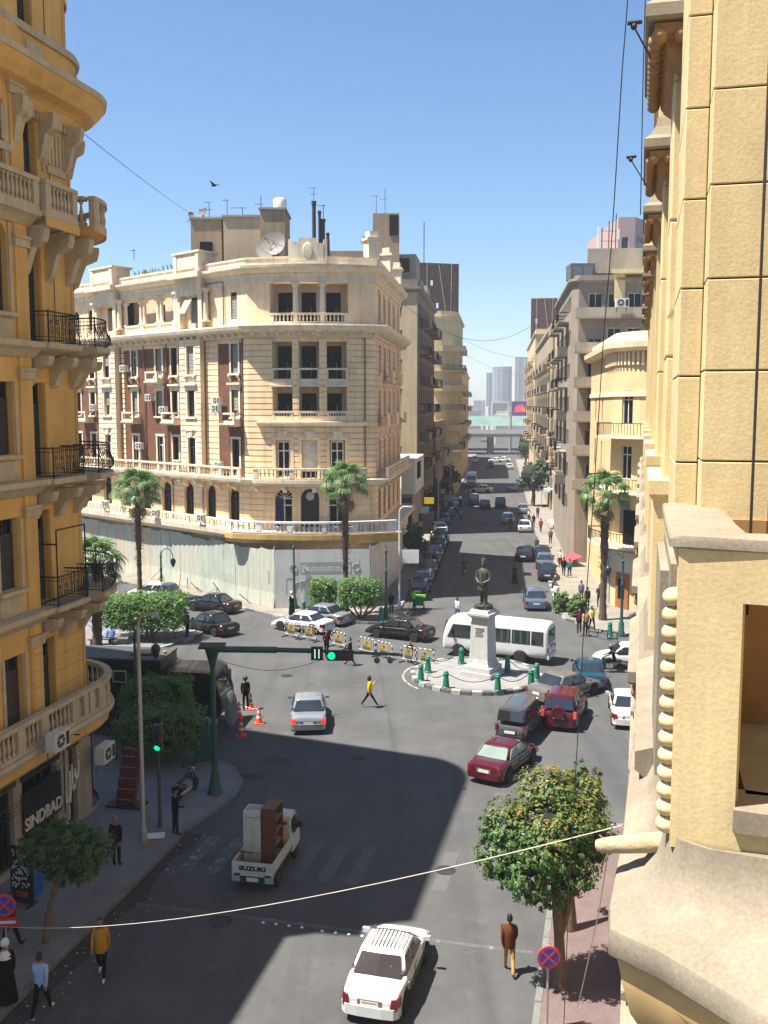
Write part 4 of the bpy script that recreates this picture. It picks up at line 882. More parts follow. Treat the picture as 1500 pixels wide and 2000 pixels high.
# coursed stone blocks of the near pier, each one a piece
def blockm(w, d, h, ch=.02):
    b = MB(); x, y = w / 2, d
    b.hexa([(-x + ch, -ch, 0), (x - ch, -ch, 0), (x, y, 0), (-x, y, 0), (-x + ch, -ch, h), (x - ch, -ch, h), (x, y, h), (-x, y, h)])
    return b
def nblock(parent, s0, s1, t0, t1, z0, z1, m=yellow, ch=.005):
    b = MB(); c = ch
    lo = [(s0 + c, t0), (s0, t0 + c), (s0, t1 - c), (s0 + c, t1), (s1, t1), (s1, t0)]
    r0 = [NR(s, t, z0 + c) for s, t in lo]; r1 = [NR(s, t, z1 - c) for s, t in lo]
    sh_ = [(s0 + c * 1.3, t0 + c * .6), (s0 + c, t0 + c * 1.4), (s0 + c, t1 - c), (s0 + c * 1.3, t1 - c * .4), (s1, t1 - c * .4), (s1, t0 + c * .6)]
    b.loft([[NR(s, t, z0) for s, t in sh_], r0, r1, [NR(s, t, z1) for s, t in sh_]]); return b.build('stone_block', m, parent)
bh = .432
for k in range(-3, 16):
    z = 15.02 + k * bh + .28
    nblock(yb, 5.0, 5.6, .288, .605, z, z + bh - .007); nblock(yb, 5.0, 5.6, .612, .94, z, z + bh - .007); nblock(yb, 5.0, 5.6, .947, 1.9, z, z + bh - .007)
    nblock(yb, 5.22, 6.1, .175, .285, z - .02, z + bh - .027)
b = MB(); nbox(b, 5.05, 5.7, .3, 1.9, 0, 34); nbox(b, 5.28, 6.05, .19, .5, 0, 34); b.build('pier_core', mat('recessed_mortar', (.40, .29, .14), rough=.95, world_co=True), yb)
# pilasters further along, also in blocks
for j, s in enumerate((7.6, 11.1, 14.6, 18.1, 21.6, 25.1, 28.6, 32.1, 35.2)):
    bb_ = .487
    if j < 2:
        k = 0
        while 14.4 + k * .975 < 27:
            z = 14.4 + k * .975; nblock(yb, s, s + .75, .17, .3, z, z + .965, ch=.012); nblock(yb, s - .5, s - .005, .25, .4, z, z + .965, ch=.012); k += 1
        b = MB(); nbox(b, s + .02, s + .73, .19, .5, 0, 34); nbox(b, s - .48, s, .27, .5, 0, 34); b.build('pilaster', yellow, yb)
    else:
        b = MB(); nbox(b, s, s + .75, .17, .5, 0, 34); nbox(b, s - .5, s, .27, .5, 0, 34); b.build('pilaster', yellow, yb)
beadme = kit('bead', lambda b: b.ball((0, 0, 0), .055, 12, 8), bead, 60); beady = kit('bead', lambda b: b.ball((0, 0, 0), .045, 12, 8), yellow, 60)
def bay_balcony(s0, s1, z, t0=-.02, near=False, beads=True, parapet=True):
    """one projecting balcony: parapet, flared plaster ledge, bead course and curved bracket"""
    pa = Path([xy(NR(s1, .5)), xy(NR(s1, t0 + .14)), xy(NR(s0, t0 + .14)), xy(NR(s0, .5))], 1)
    if parapet:
        b = MB(); b.pprof(pa, 0, pa.len, [(-.2, z), (.01, z), (.01, z + 1.0), (.05, z + 1.06), (.05, z + 1.16), (-.2, z + 1.16)]); b.build('parapet', yellow, yb)
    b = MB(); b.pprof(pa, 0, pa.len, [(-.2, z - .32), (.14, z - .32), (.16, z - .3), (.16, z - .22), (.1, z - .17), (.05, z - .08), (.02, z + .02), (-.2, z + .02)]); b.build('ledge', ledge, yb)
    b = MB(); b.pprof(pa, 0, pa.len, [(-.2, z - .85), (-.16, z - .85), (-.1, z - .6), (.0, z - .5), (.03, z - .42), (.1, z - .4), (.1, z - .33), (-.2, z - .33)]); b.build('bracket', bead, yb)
    if beads:
        a = .06
        while a < pa.len - .03:
            link('bead', beadme, yb, pa.P(a, z - .41, .085)); a += .115
sb = [7.35, 10.85, 14.35, 17.85, 21.35, 24.85, 28.35, 31.85]
for i, s in enumerate(sb):
    for z in (14.3, 18.9, 23.4, 9.7):
        if z > 20 and i > 2: continue
        bay_balcony(s, s + 1.5, z, beads=(i < 5 and z > 14 and z < 19), parapet=True)
for i, s in enumerate(sb[:5]):     # bead strings on the balcony corners and wall edges
    for k in range(15): link('bead', beady, yb, NR(s - .52, .24, 15.3 - k * .07), None).scale = (.7,) * 3
b = MB(); b.pprof(Path([xy(NR(36, .44)), xy(NR(5.3, .44))], 1), 0, 30.7, [(-.1, 13.9), (.3, 13.95), (.42, 14.05), (.42, 14.15), (.2, 14.22), (-.1, 14.3)]); b.build('string_ledge', ledge, yb)
b = MB(); b.pprof(Path([xy(NR(36, .44)), xy(NR(5.3, .44))], 1), 0, 30.7, [(-.1, 4.6), (.4, 4.65), (.5, 4.85), (.5, 4.95), (-.1, 5.05)]); b.pprof(Path([xy(NR(36, .44)), xy(NR(5.3, .44))], 1), 0, 30.7, [(-.1, 9.2), (.3, 9.25), (.4, 9.4), (.4, 9.5), (-.1, 9.6)]); b.build('string_ledge', ledge, yb)
for i in range(9):       # window recesses between the pilasters
    s = 8.9 + 3.5 * i
    if s > 34: break
    for z0, z1 in ((15.2, 17.4), (19.8, 22), (10.6, 12.8), (5.6, 8.2), (.4, 3.8)):
        b = MB(); nbox(b, s, s + 1.3, .405, .436, z0, z1); o = b.build('window', woodd, yb); b = MB(); nbox(b, s + .1, s + .6, .398, .404, z0 + .1, z1 - .1); nbox(b, s + .7, s + 1.2, .398, .404, z0 + .1, z1 - .1); b.build('pane', glass, o)
# --- the neighbouring balcony right beside the photographer
nb = MB()
pts_o = [(5.2, .157), (3.93, .157), (3.90, .19)]
def rr(s, t): return xy(NR(s, t))
# outer wall and end wall (with the rectangular opening) as separate pieces
b = MB(); nbox(b, 3.96, 5.2, .160, .41, 14.25, 15.46); b.build('parapet', yellow, yb)
EP = Path([rr(3.93, .157), rr(3.70, 1.9)], 1)
b = MB(); pwall(b, EP, 0, EP.len, 14.25, 15.46, [(.24, .6, 14.44, 15.25)], 0, .17); pwall(b, EP, 0, EP.len, 14.25, 15.46, [(.24, .6, 14.44, 15.25)], -.17, 0); b.add([EP.P(0, 14.25, 0), EP.P(0, 15.46, 0), EP.P(0, 15.46, -.17), EP.P(0, 14.25, -.17)], [(0, 1, 2, 3)]); b.build('end_wall', yellow, yb)
b = MB(); b.pbox(EP, .235, .61, 14.36, 14.45, -.2, .03); b.build('opening_sill', ledge, yb)
# rounded plaster coping with the open well behind it
cop = MB()
outer = [rr(5.22, .12), rr(4.4, .118), rr(3.97, .122), rr(3.925, .135), rr(3.91, .17), rr(3.878, .5), rr(3.692, 1.9)]
inner = [rr(5.0, .42), rr(4.4, .415), rr(4.12, .43), rr(4.07, .46), rr(4.05, .5), rr(4.02, .62), rr(3.9, 1.9)]
n = len(outer)
def off(k, q): o = Vector(outer[k]); i = Vector(inner[k]); return o.lerp(i, q)
rings = []
for k in range(n):
    r = []
    for q, z in ((.04, 15.45), (0, 15.455), (0, 15.487), (.02, 15.498), (.2, 15.505), (.8, 15.505), (.97, 15.49), (1, 15.45), (1, 15.36)):
        p = off(k, q); r.append((p.x, p.y, z + .004 * math.sin(k * 2.1 + q * 5)))
    rings.append(r)
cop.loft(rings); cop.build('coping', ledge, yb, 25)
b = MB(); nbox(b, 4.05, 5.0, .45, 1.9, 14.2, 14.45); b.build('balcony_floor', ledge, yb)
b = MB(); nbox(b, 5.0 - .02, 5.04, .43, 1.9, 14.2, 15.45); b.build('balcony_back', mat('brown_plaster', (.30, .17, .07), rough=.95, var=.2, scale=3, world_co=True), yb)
beadn = kit('bead', lambda b: b.ball((0, 0, 0), .048, 14, 10, (1, 1, .82)), yellow, 60)
for k in range(14): link('bead', beadn, yb, NR(4.0, .150, 15.245 - k * .0715))
b = MB(); nbox(b, 4.1, 5.2, .135, .16, 14.3, 15.36); nbox(b, 4.3, 5.2, .10, .136, 14.4, 15.3); b.build('side_panel', ledge, yb)
# flared ledge below: upper edge at the parapet foot, lower edge pushed out
up = [rr(5.6, .15), rr(4.6, .15), rr(3.98, .152), rr(3.9, .2), rr(3.86, .3), rr(3.8, .6), rr(3.5, 1.9)]
lo_ = [rr(5.9, .0), rr(4.7, -.03), rr(3.98, -.072), rr(3.80, -.066), rr(3.66, .12), rr(3.32, .5), rr(2.2, 1.9)]
rings = []
for k in range(len(up)):
    u, l = Vector(up[k]), Vector(lo_[k]); r = []
    for q, z in ((-.15, 14.28), (0, 14.29), (.03, 14.2), (.16, 14.1), (.4, 14.02), (.75, 13.975), (.97, 13.945), (1, 13.925), (1, 13.845), (.98, 13.835), (-.15, 13.83)):
        p = u.lerp(l, q); r.append((p.x, p.y, z + .006 * math.sin(k * 3 + q * 9)))
    rings.append(r)
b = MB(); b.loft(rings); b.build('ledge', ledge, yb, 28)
rings = []
for k in range(len(up)):
    u, l = Vector(up[k]), Vector(lo_[k]); r = []
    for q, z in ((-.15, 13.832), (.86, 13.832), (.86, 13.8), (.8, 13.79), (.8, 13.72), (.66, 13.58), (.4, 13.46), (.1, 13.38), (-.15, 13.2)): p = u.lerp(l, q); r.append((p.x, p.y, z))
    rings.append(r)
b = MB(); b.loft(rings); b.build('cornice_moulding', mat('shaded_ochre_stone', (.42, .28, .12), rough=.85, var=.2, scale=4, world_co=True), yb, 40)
lp_ = Path([lo_[2], lo_[3], lo_[4], lo_[5], lo_[6]], 1); a = .1
bigbead = kit('bead', lambda b: b.ball((0, 0, 0), .1, 14, 10, (1, 1, .9)), mat('ochre_bead', (.40, .26, .10), rough=.75, var=.2, scale=5, world_co=True), 60)
while a < lp_.len: link('bead', bigbead, yb, lp_.P(a, 13.63, -.2)); a += .19
# broken stone water spout
p0, p1 = g(1268, 1646, 14.12), g(1166, 1652, 14.06)
b = MB(); b.tube([p0 + (p0 - p1) * .3, p0, p0.lerp(p1, .5), p0.lerp(p1, .85), p1], [.045, .044, .04, .034, .026], 10); b.build('water_spout', mat('spout_plaster', (.36, .28, .17), rough=.9, var=.2, scale=9, bump=.4, bscale=30, world_co=True), yb, 50)
b = MB(); b.tube([NR(4.93, .52, 15.0), NR(4.95, .52, 24)], .007, 6); b.build('wall_cable', wirem, yb)
b = MB(); nbox(b, 1.0, 5.0, .5, 9, 0, 13.3); b.build('lower_wall', yellow, yb)
# satellite dish and small camera arms on the upper balconies
dish(NR(7.7, .0, 20.05), .35, R(100), R(80), 'dark satellite dish on the topmost visible yellow balcony', ddk)
for i, (px, py) in enumerate(((1238, 52), (1232, 312))):
    p = at(px, py, 6.7 if i == 0 else 9.6); q = NR(7.2 if i == 0 else 10.6, .0, p.z - .1)
    b = MB(); b.tube([q, p], .006, 5); b.ball(p, .022, 8, 5); b.tube([p + Vector((-.04, 0, .02)), p + Vector((.05, 0, .03))], .014, 8); o = b.build('security_camera', blackp); tag(o, ['dark security lamp on a thin arm high on the yellow building', 'dark security lamp on a thin arm, the lower of the two'][i], 'lamp')
b = MB(); nbox(b, 8.6, 9.4, -.02, .2, 20.3, 20.9); o = b.build('condenser_grille', galv, yb)
# ------------------------------------------------------------------ other buildings
def block(name, label, pts, ztop, back, wallm, floors, winm=None, wsp=3., ww=1.2, wh=1.6, trim=None, segs=None, bal=None, balm=None, g0=4.2, style='casement', sh=.3, parapet=.9, ac=0, rev=.25):
    """pts: plan of the faces in view, left to right; floors: list of floor levels; bal: {floor index: [(a0,a1)]}"""
    t_ = thing(name, label, 'building'); pa = Path(pts, 1); trim = trim or wallm; winm = winm or woodd; ops = []
    segs = segs or [(pa.L[i], pa.L[i + 1]) for i in range(len(pa.L) - 1)]
    for s0, s1 in segs:
        n = max(1, int((s1 - s0) / wsp)); st = (s1 - s0) / n
        for i in range(n):
            c = s0 + st * (i + .5)
            for fi, z in enumerate(floors): ops.append((c - ww / 2, c + ww / 2, z + .85, z + .85 + wh, fi))
    b = MB(); pwall(b, pa, 0, pa.len, 0, ztop, [o[:4] for o in ops], 0, rev); b.build('wall', wallm, t_)
    for o in ops:
        wi = window(t_, pa, o[0], o[1], o[2], o[3], -rev + .06, winm, glass, style)
        if random.random() < sh: shutter(wi, pa, o[0] + .03, o[1] - .03, o[2] + random.choice((0, .4, .7)), o[3] - .03, -rev + .14, random.choice((greysh, woodd)), True)
    b = MB(); b.pprof(pa, 0, pa.len, [(-.1, ztop - .5), (.1, ztop - .5), (.35, ztop - .25), (.35, ztop), (-.1, ztop)]); b.build('cornice', trim, t_)
    b = MB(); b.pbox(pa, 0, pa.len, ztop + .004, ztop + parapet, -.3, -.05); b.build('parapet', trim, t_)
    if bal:
        for fi, lst in bal.items():
            for a0, a1, d, solid in lst:
                z = floors[fi]; b = MB(); b.pbox(pa, a0, a1, z - .18, z, 0, d); b.build('balcony_slab', trim, t_)
                if solid:
                    b = MB(); b.pbox(pa, a0, a1, z + .003, z + .9, d - .13, d - .01); b.pbox(pa, a0, a0 + .12, z + .003, z + .9, .02, d - .14); b.pbox(pa, a1 - .12, a1, z + .003, z + .9, .02, d - .14); b.build('balcony_parapet', balm or trim, t_)
                else:
                    b = MB(); x = a0
                    while x < a1: b.pbox(pa, x, x + .03, z, z + .95, d - .05, d - .02); x += .22
                    b.pbox(pa, a0, a1, z + .95, z + 1.0, d - .07, d); b.pbox(pa, a0, a0 + .04, z + .9, z + .99, .02, d - .08); b.pbox(pa, a1 - .04, a1, z + .9, z + .99, .02, d - .08); b.build('railing', iron, t_)
    b = MB(); b.prism([xy(pa.P(a, 0, -.5)) for a in pa.L] + [xy(p) for p in back], 0, ztop - .1); b.build('core', darkin, t_)
    b = MB(); b.prism([xy(pa.P(a, 0, -.02)) for a in pa.L] + [xy(p) for p in back], ztop - .09, ztop - .01); b.build('roof', concr, t_)
    return t_, pa
fl_ = lambda z0, h, n: [z0 + h * i for i in range(n)]
# left row beyond the palazzo
b1, p1_ = block('shade_fronted_block', 'tall apartment block with a shade-darkened front and a bare beige side wall right behind the palazzo', [FS(120, -28), FS(120, -10.0), FS(150, -10.0)], 30.0, [FS(150, -28)], mat('shade_darkened_render', (.22, .175, .125), rough=.9, var=.25, scale=.5, streak=.6, world_co=True), fl_(4.6, 3.5, 7), wsp=3.2, ww=1.2, wh=1.9, segs=[(13.5, 17.4), (19, 48)], bal={i: [(20.5 + 7 * k + (i * 2 + k) % 3, 24.5 + 7 * k + (i * 2 + k) % 3, 1.3, (i + k) % 2 == 0) for k in range(4)] for i in range(1, 7)}, balm=brownr, sh=.5)  # the street front's shade is put into this dark brown render
b = MB(); pwall(b, p1_, 0, 17.9, 3.5, 29.4, [(13.5 + 1.3, 13.5 + 2.65, 4.6 + 3.5 * k + .8, 4.6 + 3.5 * k + 2.8) for k in range(7)], .03, .03); b.build('side_wall', beige, b1)  # beige overlay carries the sunlit tone of the side facing the camera
b = MB(); q = FS(126, -17); b.box(q.x - 5.5, q.x + 3.2, 122, 132, 29.9, at(750, 490, 122).z); st1 = b.build('stair_hut', brownr, b1)
q0, q1 = at(728, 417, 122), at(780, 417, 122); b = MB(); b.box(q0.x, q1.x, 121.8, 129, 29.9, q0.z); b.build('stair_tower', brownr, b1)
b = MB(); b.box(q0.x + 2.0, q1.x - .15, 121.7, 121.79, q0.z - 2.6, q0.z - .2); b.build('tower_opening', darkin, b1)
b = MB(); z2 = at(800, 500, 126).z
for i, (s, t0, t1, z) in enumerate(((124, -15, -10.6, z2), (130, -15, -10.5, z2 - 2.2), (136.5, -15, -10.4, z2 - 3.2), (143, -15, -10.6, z2 - 1.6))): q = FS(s, 0); b.add([], []); b.hexa([FS(s, t0, 29.9), FS(s, t1, 29.9), FS(s + 5.8, t1, 29.9), FS(s + 5.8, t0, 29.9), FS(s, t0, z), FS(s, t1, z), FS(s + 5.8, t1, z), FS(s + 5.8, t0, z)])
b.build('roof_storey', concr, b1)
b = MB()
for i, (s, z) in enumerate(((124, z2 - 2.2), (130, z2 - 4.4))): b.hexa([FS(s - .06, -13.2, z), FS(s - .06, -11.4, z), FS(s - .01, -11.4, z), FS(s - .01, -13.2, z), FS(s - .06, -13.2, z + 1.7), FS(s - .06, -11.4, z + 1.7), FS(s - .01, -11.4, z + 1.7), FS(s - .01, -13.2, z + 1.7)])
b.build('roof_window', darkin, b1)
b2, p2_ = block('concrete_apartment_row', 'low brown shop building between two taller blocks on the left of the far street', [FS(150.3, -9.8), FS(175.5, -9.8)], 12.5, [FS(175.5, -26), FS(150.3, -26)], brownr, fl_(4.4, 3.4, 2), wsp=3.2, ww=1.3, wh=1.7, bal={1: [(2, 7, 1.3, True), (12, 17, 1.3, False)]}, balm=concr)
rc = arc_pts(xy(FS(180.2, -11.6)), 4.0, R(-96.7), R(-6.7), 6)
b3, p3_ = block('curved_balcony_block', 'pale yellow apartment block with rounded corner balconies on the left of the far street', [FS(176.2, -26)] + rc + [FS(198, -7.6)], 31.5, [FS(198, -26)], mat('pale_yellow_render', (.56, .46, .28), rough=.9, var=.15, scale=.4, streak=.4, world_co=True), fl_(4.5, 3.5, 7), wsp=3.4, ww=1.3, wh=1.8, segs=[(10.6, 14.2), (20.5, 38)], bal={i: [(14.0, 22, 1.3, i % 2 == 0), (23, 27, 1.1, False), (30, 34, 1.1, True)] for i in range(1, 7)})
# rusty billboard scaffold above it
def scaffold(label, P0, P1, z0, z1, nx, nz, depth=1.5):
    t_ = thing('billboard_frame', label, 'billboard', P0); t_.location = (0, 0, 0); d = (P1 - P0); nrm = Vector((-d.y, d.x, 0)).normalized(); b = MB()
    for i in range(nx + 1):
        p = P0 + d * (i / nx); b.tube([p + Vector((0, 0, z0)), p + Vector((0, 0, z1))], .07, 4)
        if i % 3 == 0: q = p + nrm * depth; b.tube([q + Vector((0, 0, z0)), q + Vector((0, 0, z1))], .07, 4); b.tube([q + Vector((0, 0, z0)), p + Vector((0, 0, z1))], .05, 4)
    for j in range(nz + 1): z = z0 + (z1 - z0) * j / nz; b.tube([P0 + Vector((0, 0, z)), P1 + Vector((0, 0, z))], .06, 4)
    b.build('lattice', rust, t_)
    b = MB()
    for i in range(nx):
        for j in range(nz):
            if random.random() < .97:
                p = P0 + d * ((i + .03) / nx) + nrm * .1; q = P0 + d * ((i + .97) / nx) + nrm * .1; a, c = z0 + (z1 - z0) * (j + .04) / nz, z0 + (z1 - z0) * (j + .96) / nz
                b.add([(p.x, p.y, a), (q.x, q.y, a), (q.x, q.y, c), (p.x, p.y, c)], [(0, 1, 2, 3)])
    b.build('backing', mat('billboard_back', (.17, .085, .055), rough=.9, var=.6, scale=2.5, world_co=True), t_, fix=False)['kind'] = 'stuff'
    b = MB(); b.tube([P0 + d * .7 + Vector((0, -.3, z0)), P0 + d * .5 + Vector((0, -.3, z1 * .97 + z0 * .03))][::-1], .09, 4); b.tube([P0 + d * .2 + Vector((0, -.3, z0)), P0 + d * .2 + Vector((0, -.3, z1))], .08, 4); b.tube([P0 + d * .8 + Vector((0, -.3, z0)), P0 + d * .82 + Vector((0, -.3, z1))], .08, 4); b.build('brace', galv, t_)
P0 = at(818, 570, 182); P1 = at(897, 570, 182)
scaffold('rusty lattice back of a rooftop billboard above the curved balconies', Vector((P0.x, 182, 0)), Vector((P1.x, 184, 0)), 31.4, at(850, 513, 182).z, 14, 10)
block('plain_far_block', 'narrow sunlit far block closing the left side of the street', [FS(212, -26), FS(212, -8.4), FS(262, -8.4)], 23, [FS(262, -26)], mat('far_cream', (.52, .42, .28), rough=.9, var=.15, scale=.3, streak=.4, world_co=True), fl_(4.4, 3.4, 5), wsp=4, ww=1.3, wh=1.7, segs=[(12, 16), (18, 66)], bal={i: [(20 + 8 * k, 24 + 8 * k, 1.2, k % 2 == 0) for k in range(5)] for i in range(1, 5)})
block('shaded_far_block', 'low shaded far block before the flyover on the left', [FS(264, -9.8), FS(300, -9.8)], 15, [FS(300, -26), FS(264, -26)], brownr, fl_(4.2, 3.3, 3), wsp=4.5, ww=1.3, wh=1.6)
# white panelled annex
wb = thing('white_annex', 'white box shaped shop annex beside the palazzo side wall', 'building')
q0, q1, q2 = at(785, 950, 103), at(811, 950, 103), at(829, 950, 112)
b = MB(); zt = at(800, 897, 103).z; zb = at(800, 965, 103).z; b.prism([(q0.x, 103), (q1.x, 103), (q2.x, 114), (q0.x, 114)], zb, zt); b.build('panel_wall', mat('white_panel', (.60, .60, .57), rough=.6, var=.12, scale=.5, streak=.2, world_co=True), wb)
pw = Path([(q1.x, 103), (q2.x, 114)], 1)
for i in range(4): b = MB(); b.pbox(pw, 2.2 + i * 1.1, 2.8 + i * 1.1, zb + 1.4, zb + 3.2, 0, .06); b.build('window', darkin, wb)
b = MB(); b.prism([(q0.x, 103.4), (q1.x - .3, 103.4), (q2.x - .3, 113), (q0.x, 113)], 0, zb); b.build('ground_storey', concr, wb)
b = MB(); b.box(q0.x, q1.x - .35, 103.2, 103.38, 2.2, zb - .4); b.build('shop_sign', mat('black_sign', (.015, .015, .016), rough=.4), wb)
text('sign_letters', 'ETC', .9, mat('white_letters', (.6, .6, .57)), wb, ((q0.x + q1.x) / 2, 103.15, zb - 1.6), (math.pi / 2, 0, 0))
# street signs of the left pavement
def flagsign(label, px, py, Y, w, h, m, txt=None, tm=None):
    p = at(px, py, Y); t_ = thing('hanging_sign', label, 'sign', p, 0, 'shop signs over the left pavement of the far street')
    b = MB(); b.box(-w / 2, w / 2, -.08, .08, -h / 2, h / 2); b.build('panel', m, t_)
    b = MB(); b.box(-w / 2 - 1.6, -w / 2, -.03, .03, h * .3, h * .36); b.box(-w / 2 - 1.6, -w / 2, -.03, .03, -h * .36, -h * .3); b.build('bracket', iron, t_)
    if txt: text('sign_letters', txt, h * .42, tm, t_, (0, -.085, -h * .15), (math.pi / 2, 0, 0))
flagsign('bright yellow shop sign hung over the left pavement', 838, 978, 118, 1.15, .75, mat('sign_yellow', (.75, .48, .02), rough=.5))
flagsign('pale mint green shop sign below the yellow one', 829, 996, 114, 1.05, .75, mat('sign_mint', (.30, .55, .45), rough=.5))
flagsign('dark navy shop sign left of the mint green one', 814, 1011, 110, 1.2, .9, mat('sign_navy', (.02, .025, .06), rough=.5))
flagsign('small pale blank sign further up the left pavement', 862, 960, 135, 1.1, .7, mat('sign_grey', (.3, .32, .32), rough=.5))

# right side of the far street
rc = arc_pts(xy(FS(80.2, 13.2)), 4.4, R(173.3), R(265), 9)
cb, cbp = block('rounded_cream_building', 'cream yellow corner building with rounded iron balconies behind the right palm', [FS(100, 8.8)] + rc + [(40, 72.0)], 20.6, [(42, 96), FS(100, 26)], mat('warm_cream_plaster', (.60, .43, .22), rough=.9, var=.12, scale=.5, streak=.25, bump=.1, bscale=20, world_co=True), [5.2, 9.4, 13.6], wsp=4.1, ww=1.2, wh=2.6, winm=whitef, segs=[(3, 15), (20.5, 24.5), (26.5, 30.5), (31.5, 46)], style='door', sh=.35,
    bal={0: [(18.5, 31, 1.6, False)], 1: [(17.2, 30.5, 1.5, False)], 2: [(19.5, 26.5, 1.2, False)]}, g0=4.6, trim=mat('pale_trim', (.70, .58, .40), rough=.9, var=.15, scale=1, streak=.3, world_co=True))
b = MB(); x = 15.5
while x < 46: b.pbox(cbp, x, x + .18, 19.0, 20.0, .02, .22); x += .4
b.build('frieze_flutes', cream, cb)['kind'] = 'stuff'
b = MB(); b.pprof(cbp, 0, cbp.len, [(0, 20.0), (.5, 20.05), (.7, 20.3), (.75, 20.7), (0, 20.75)]); b.pprof(cbp, 0, cbp.len, [(0, 16.6), (.12, 16.62), (.12, 16.95), (0, 17)]); b.build('band', cream, cb)
b = MB(); b.pbox(cbp, 21.8, 23.2, .14, 2.9, .02, .12); od = b.build('door', mat('orange_brown_door', (.30, .11, .035), rough=.5, var=.25, scale=3), cb)
b = MB(); b.pbox(cbp, 22.15, 22.85, .9, 2.5, .12, .14); b.build('pane', glass, od)
b = MB(); b.pbox(cbp, 17.2, 30.5, 3.0, 4.6, .02, .16); b.build('fascia', mat('grey_white_fascia', (.5, .48, .43), rough=.7, var=.2, scale=1, streak=.3, world_co=True), cb)
b = MB(); b.pbox(cbp, 17.2, 20.6, .14, 2.9, .02, .1); b.pbox(cbp, 24.5, 30.5, .14, 2.95, .02, .1); b.build('shop_front', mat('grey_shop', (.34, .33, .30), rough=.6, var=.2, scale=1, world_co=True), cb)
b = MB(); b.pbox(cbp, 22.5, 24.6, 5.25, 7.9, .03, .08); b.build('dark_opening', darkin, cb)
rbw = (1090, 1115)
gb, gbp = block('grey_modernist_block', 'tall grey modernist block with long window bands and balconies on the right', [FS(128, 6.9), FS(101, 6.9), FS(100.2, 7.5), (50, 96.0)], 28.3, [(52, 120), FS(128, 30)], mat('grey_brown_render', (.25, .21, .165), rough=.9, var=.18, scale=.4, streak=.5, bump=.12, bscale=10, world_co=True), fl_(4.4, 3.35, 7), wsp=1.8, ww=1.35, wh=1.5, winm=whitef, segs=[(1, 26), (28.6, 55)], style='slide', sh=.2,
    bal={i: [(28.1, 57, 1.0, True), (2 + i % 2, 6.5 + i % 2, 1.1, i % 2 == 0), (10, 14.5, 1.1, False), (18 - i % 2, 23 - i % 2, 1.1, i % 2 == 1)] for i in range(1, 7)}, balm=concr, parapet=.3)
b = MB(); b.pbox(gbp, 31.5, 56, 28.6, 29.0, -1.6, 1.2); b.pbox(gbp, 31.5, 32.5, 26.0, 28.6, .1, .35); b.build('canopy', mat('yellow_canopy', (.62, .52, .28), rough=.9, var=.15, scale=.6, streak=.3, world_co=True), gb)
b = MB(); b.pbox(gbp, 28, 56, 29.0, 31.4, -6, -1.8); b.build('roof_storey', concr, gb)
q0 = at(1116, 540, 99); b = MB(); b.box(q0.x, q0.x + 2.4, 99.4, 102, 28.4, at(1116, 513, 99).z); pt = b.build('roof_room', mat('slate_hut', (.10, .10, .10), rough=.7), gb)
zq = at(1116, 513, 99).z; b = MB(); b.box(q0.x + .25, q0.x + 1.15, 99.34, 99.395, zq - 1.6, zq - .3); b.box(q0.x + 1.25, q0.x + 2.15, 99.34, 99.395, zq - 1.6, zq - .3); b.build('roof_window', mat('pale_glass', (.12, .15, .17), rough=.1), gb)
for i, a in enumerate((32.5, 36.2)): aircon(gbp, a, 25.3, 1.2, ['white air conditioner on the top balcony of the grey block, the left one', 'white air conditioner on the top balcony of the grey block, the right one'][i], 1.5)
b3_, _ = block('tall_beige_slice', 'narrow weathered beige block left of the grey modernist block', [FS(150, 7.9), FS(129, 7.9), FS(129, 16)], 27.6, [FS(150, 24)], beige, fl_(4.4, 3.4, 6), wsp=3.6, ww=1.3, wh=1.8, segs=[(1, 20), (22, 28)], bal={i: [(2, 6, 1.2, i % 2 == 0), (13, 18, 1.3, i % 2 == 1)] for i in range(1, 6)}, balm=brownr)
block('far_right_row', 'long weathered apartment row with many small balconies far along the right side', [FS(219, 7.6), FS(151, 7.6), FS(151, 20)], 27.6, [FS(219, 26)], mat('weathered_ochre', (.33, .26, .165), rough=.9, var=.2, scale=.4, streak=.5, world_co=True), fl_(4.4, 3.4, 6), wsp=4, ww=1.4, wh=1.7, segs=[(2, 62), (65, 74)], bal={i: [(4 + 7.5 * k, 8 + 7.5 * k, 1.2, (i + k) % 2 == 0) for k in range(8)] for i in range(1, 6)}, balm=concr)
block('farthest_right_row', 'sunlit yellowish block at the far right end of the street', [FS(286, 7.4), FS(221, 7.4), FS(221, 20)], 31.5, [FS(286, 26)], mat('far_ochre', (.50, .38, .22), rough=.9, var=.15, scale=.3, streak=.4, world_co=True), fl_(4.4, 3.4, 7), wsp=4.5, ww=1.4, wh=1.7, segs=[(3, 62), (66, 76)], bal={i: [(5 + 9 * k, 9 + 9 * k, 1.2, k % 2 == 0) for k in range(6)] for i in range(1, 7)})
P0, P1 = at(1037, 640, 236), at(1086, 640, 236)
scaffold('rusty lattice back of a rooftop billboard above the right side of the street', Vector((P0.x, 236, 0)), Vector((P1.x, 235, 0)), 31.4, at(1050, 583, 236).z, 12, 8)
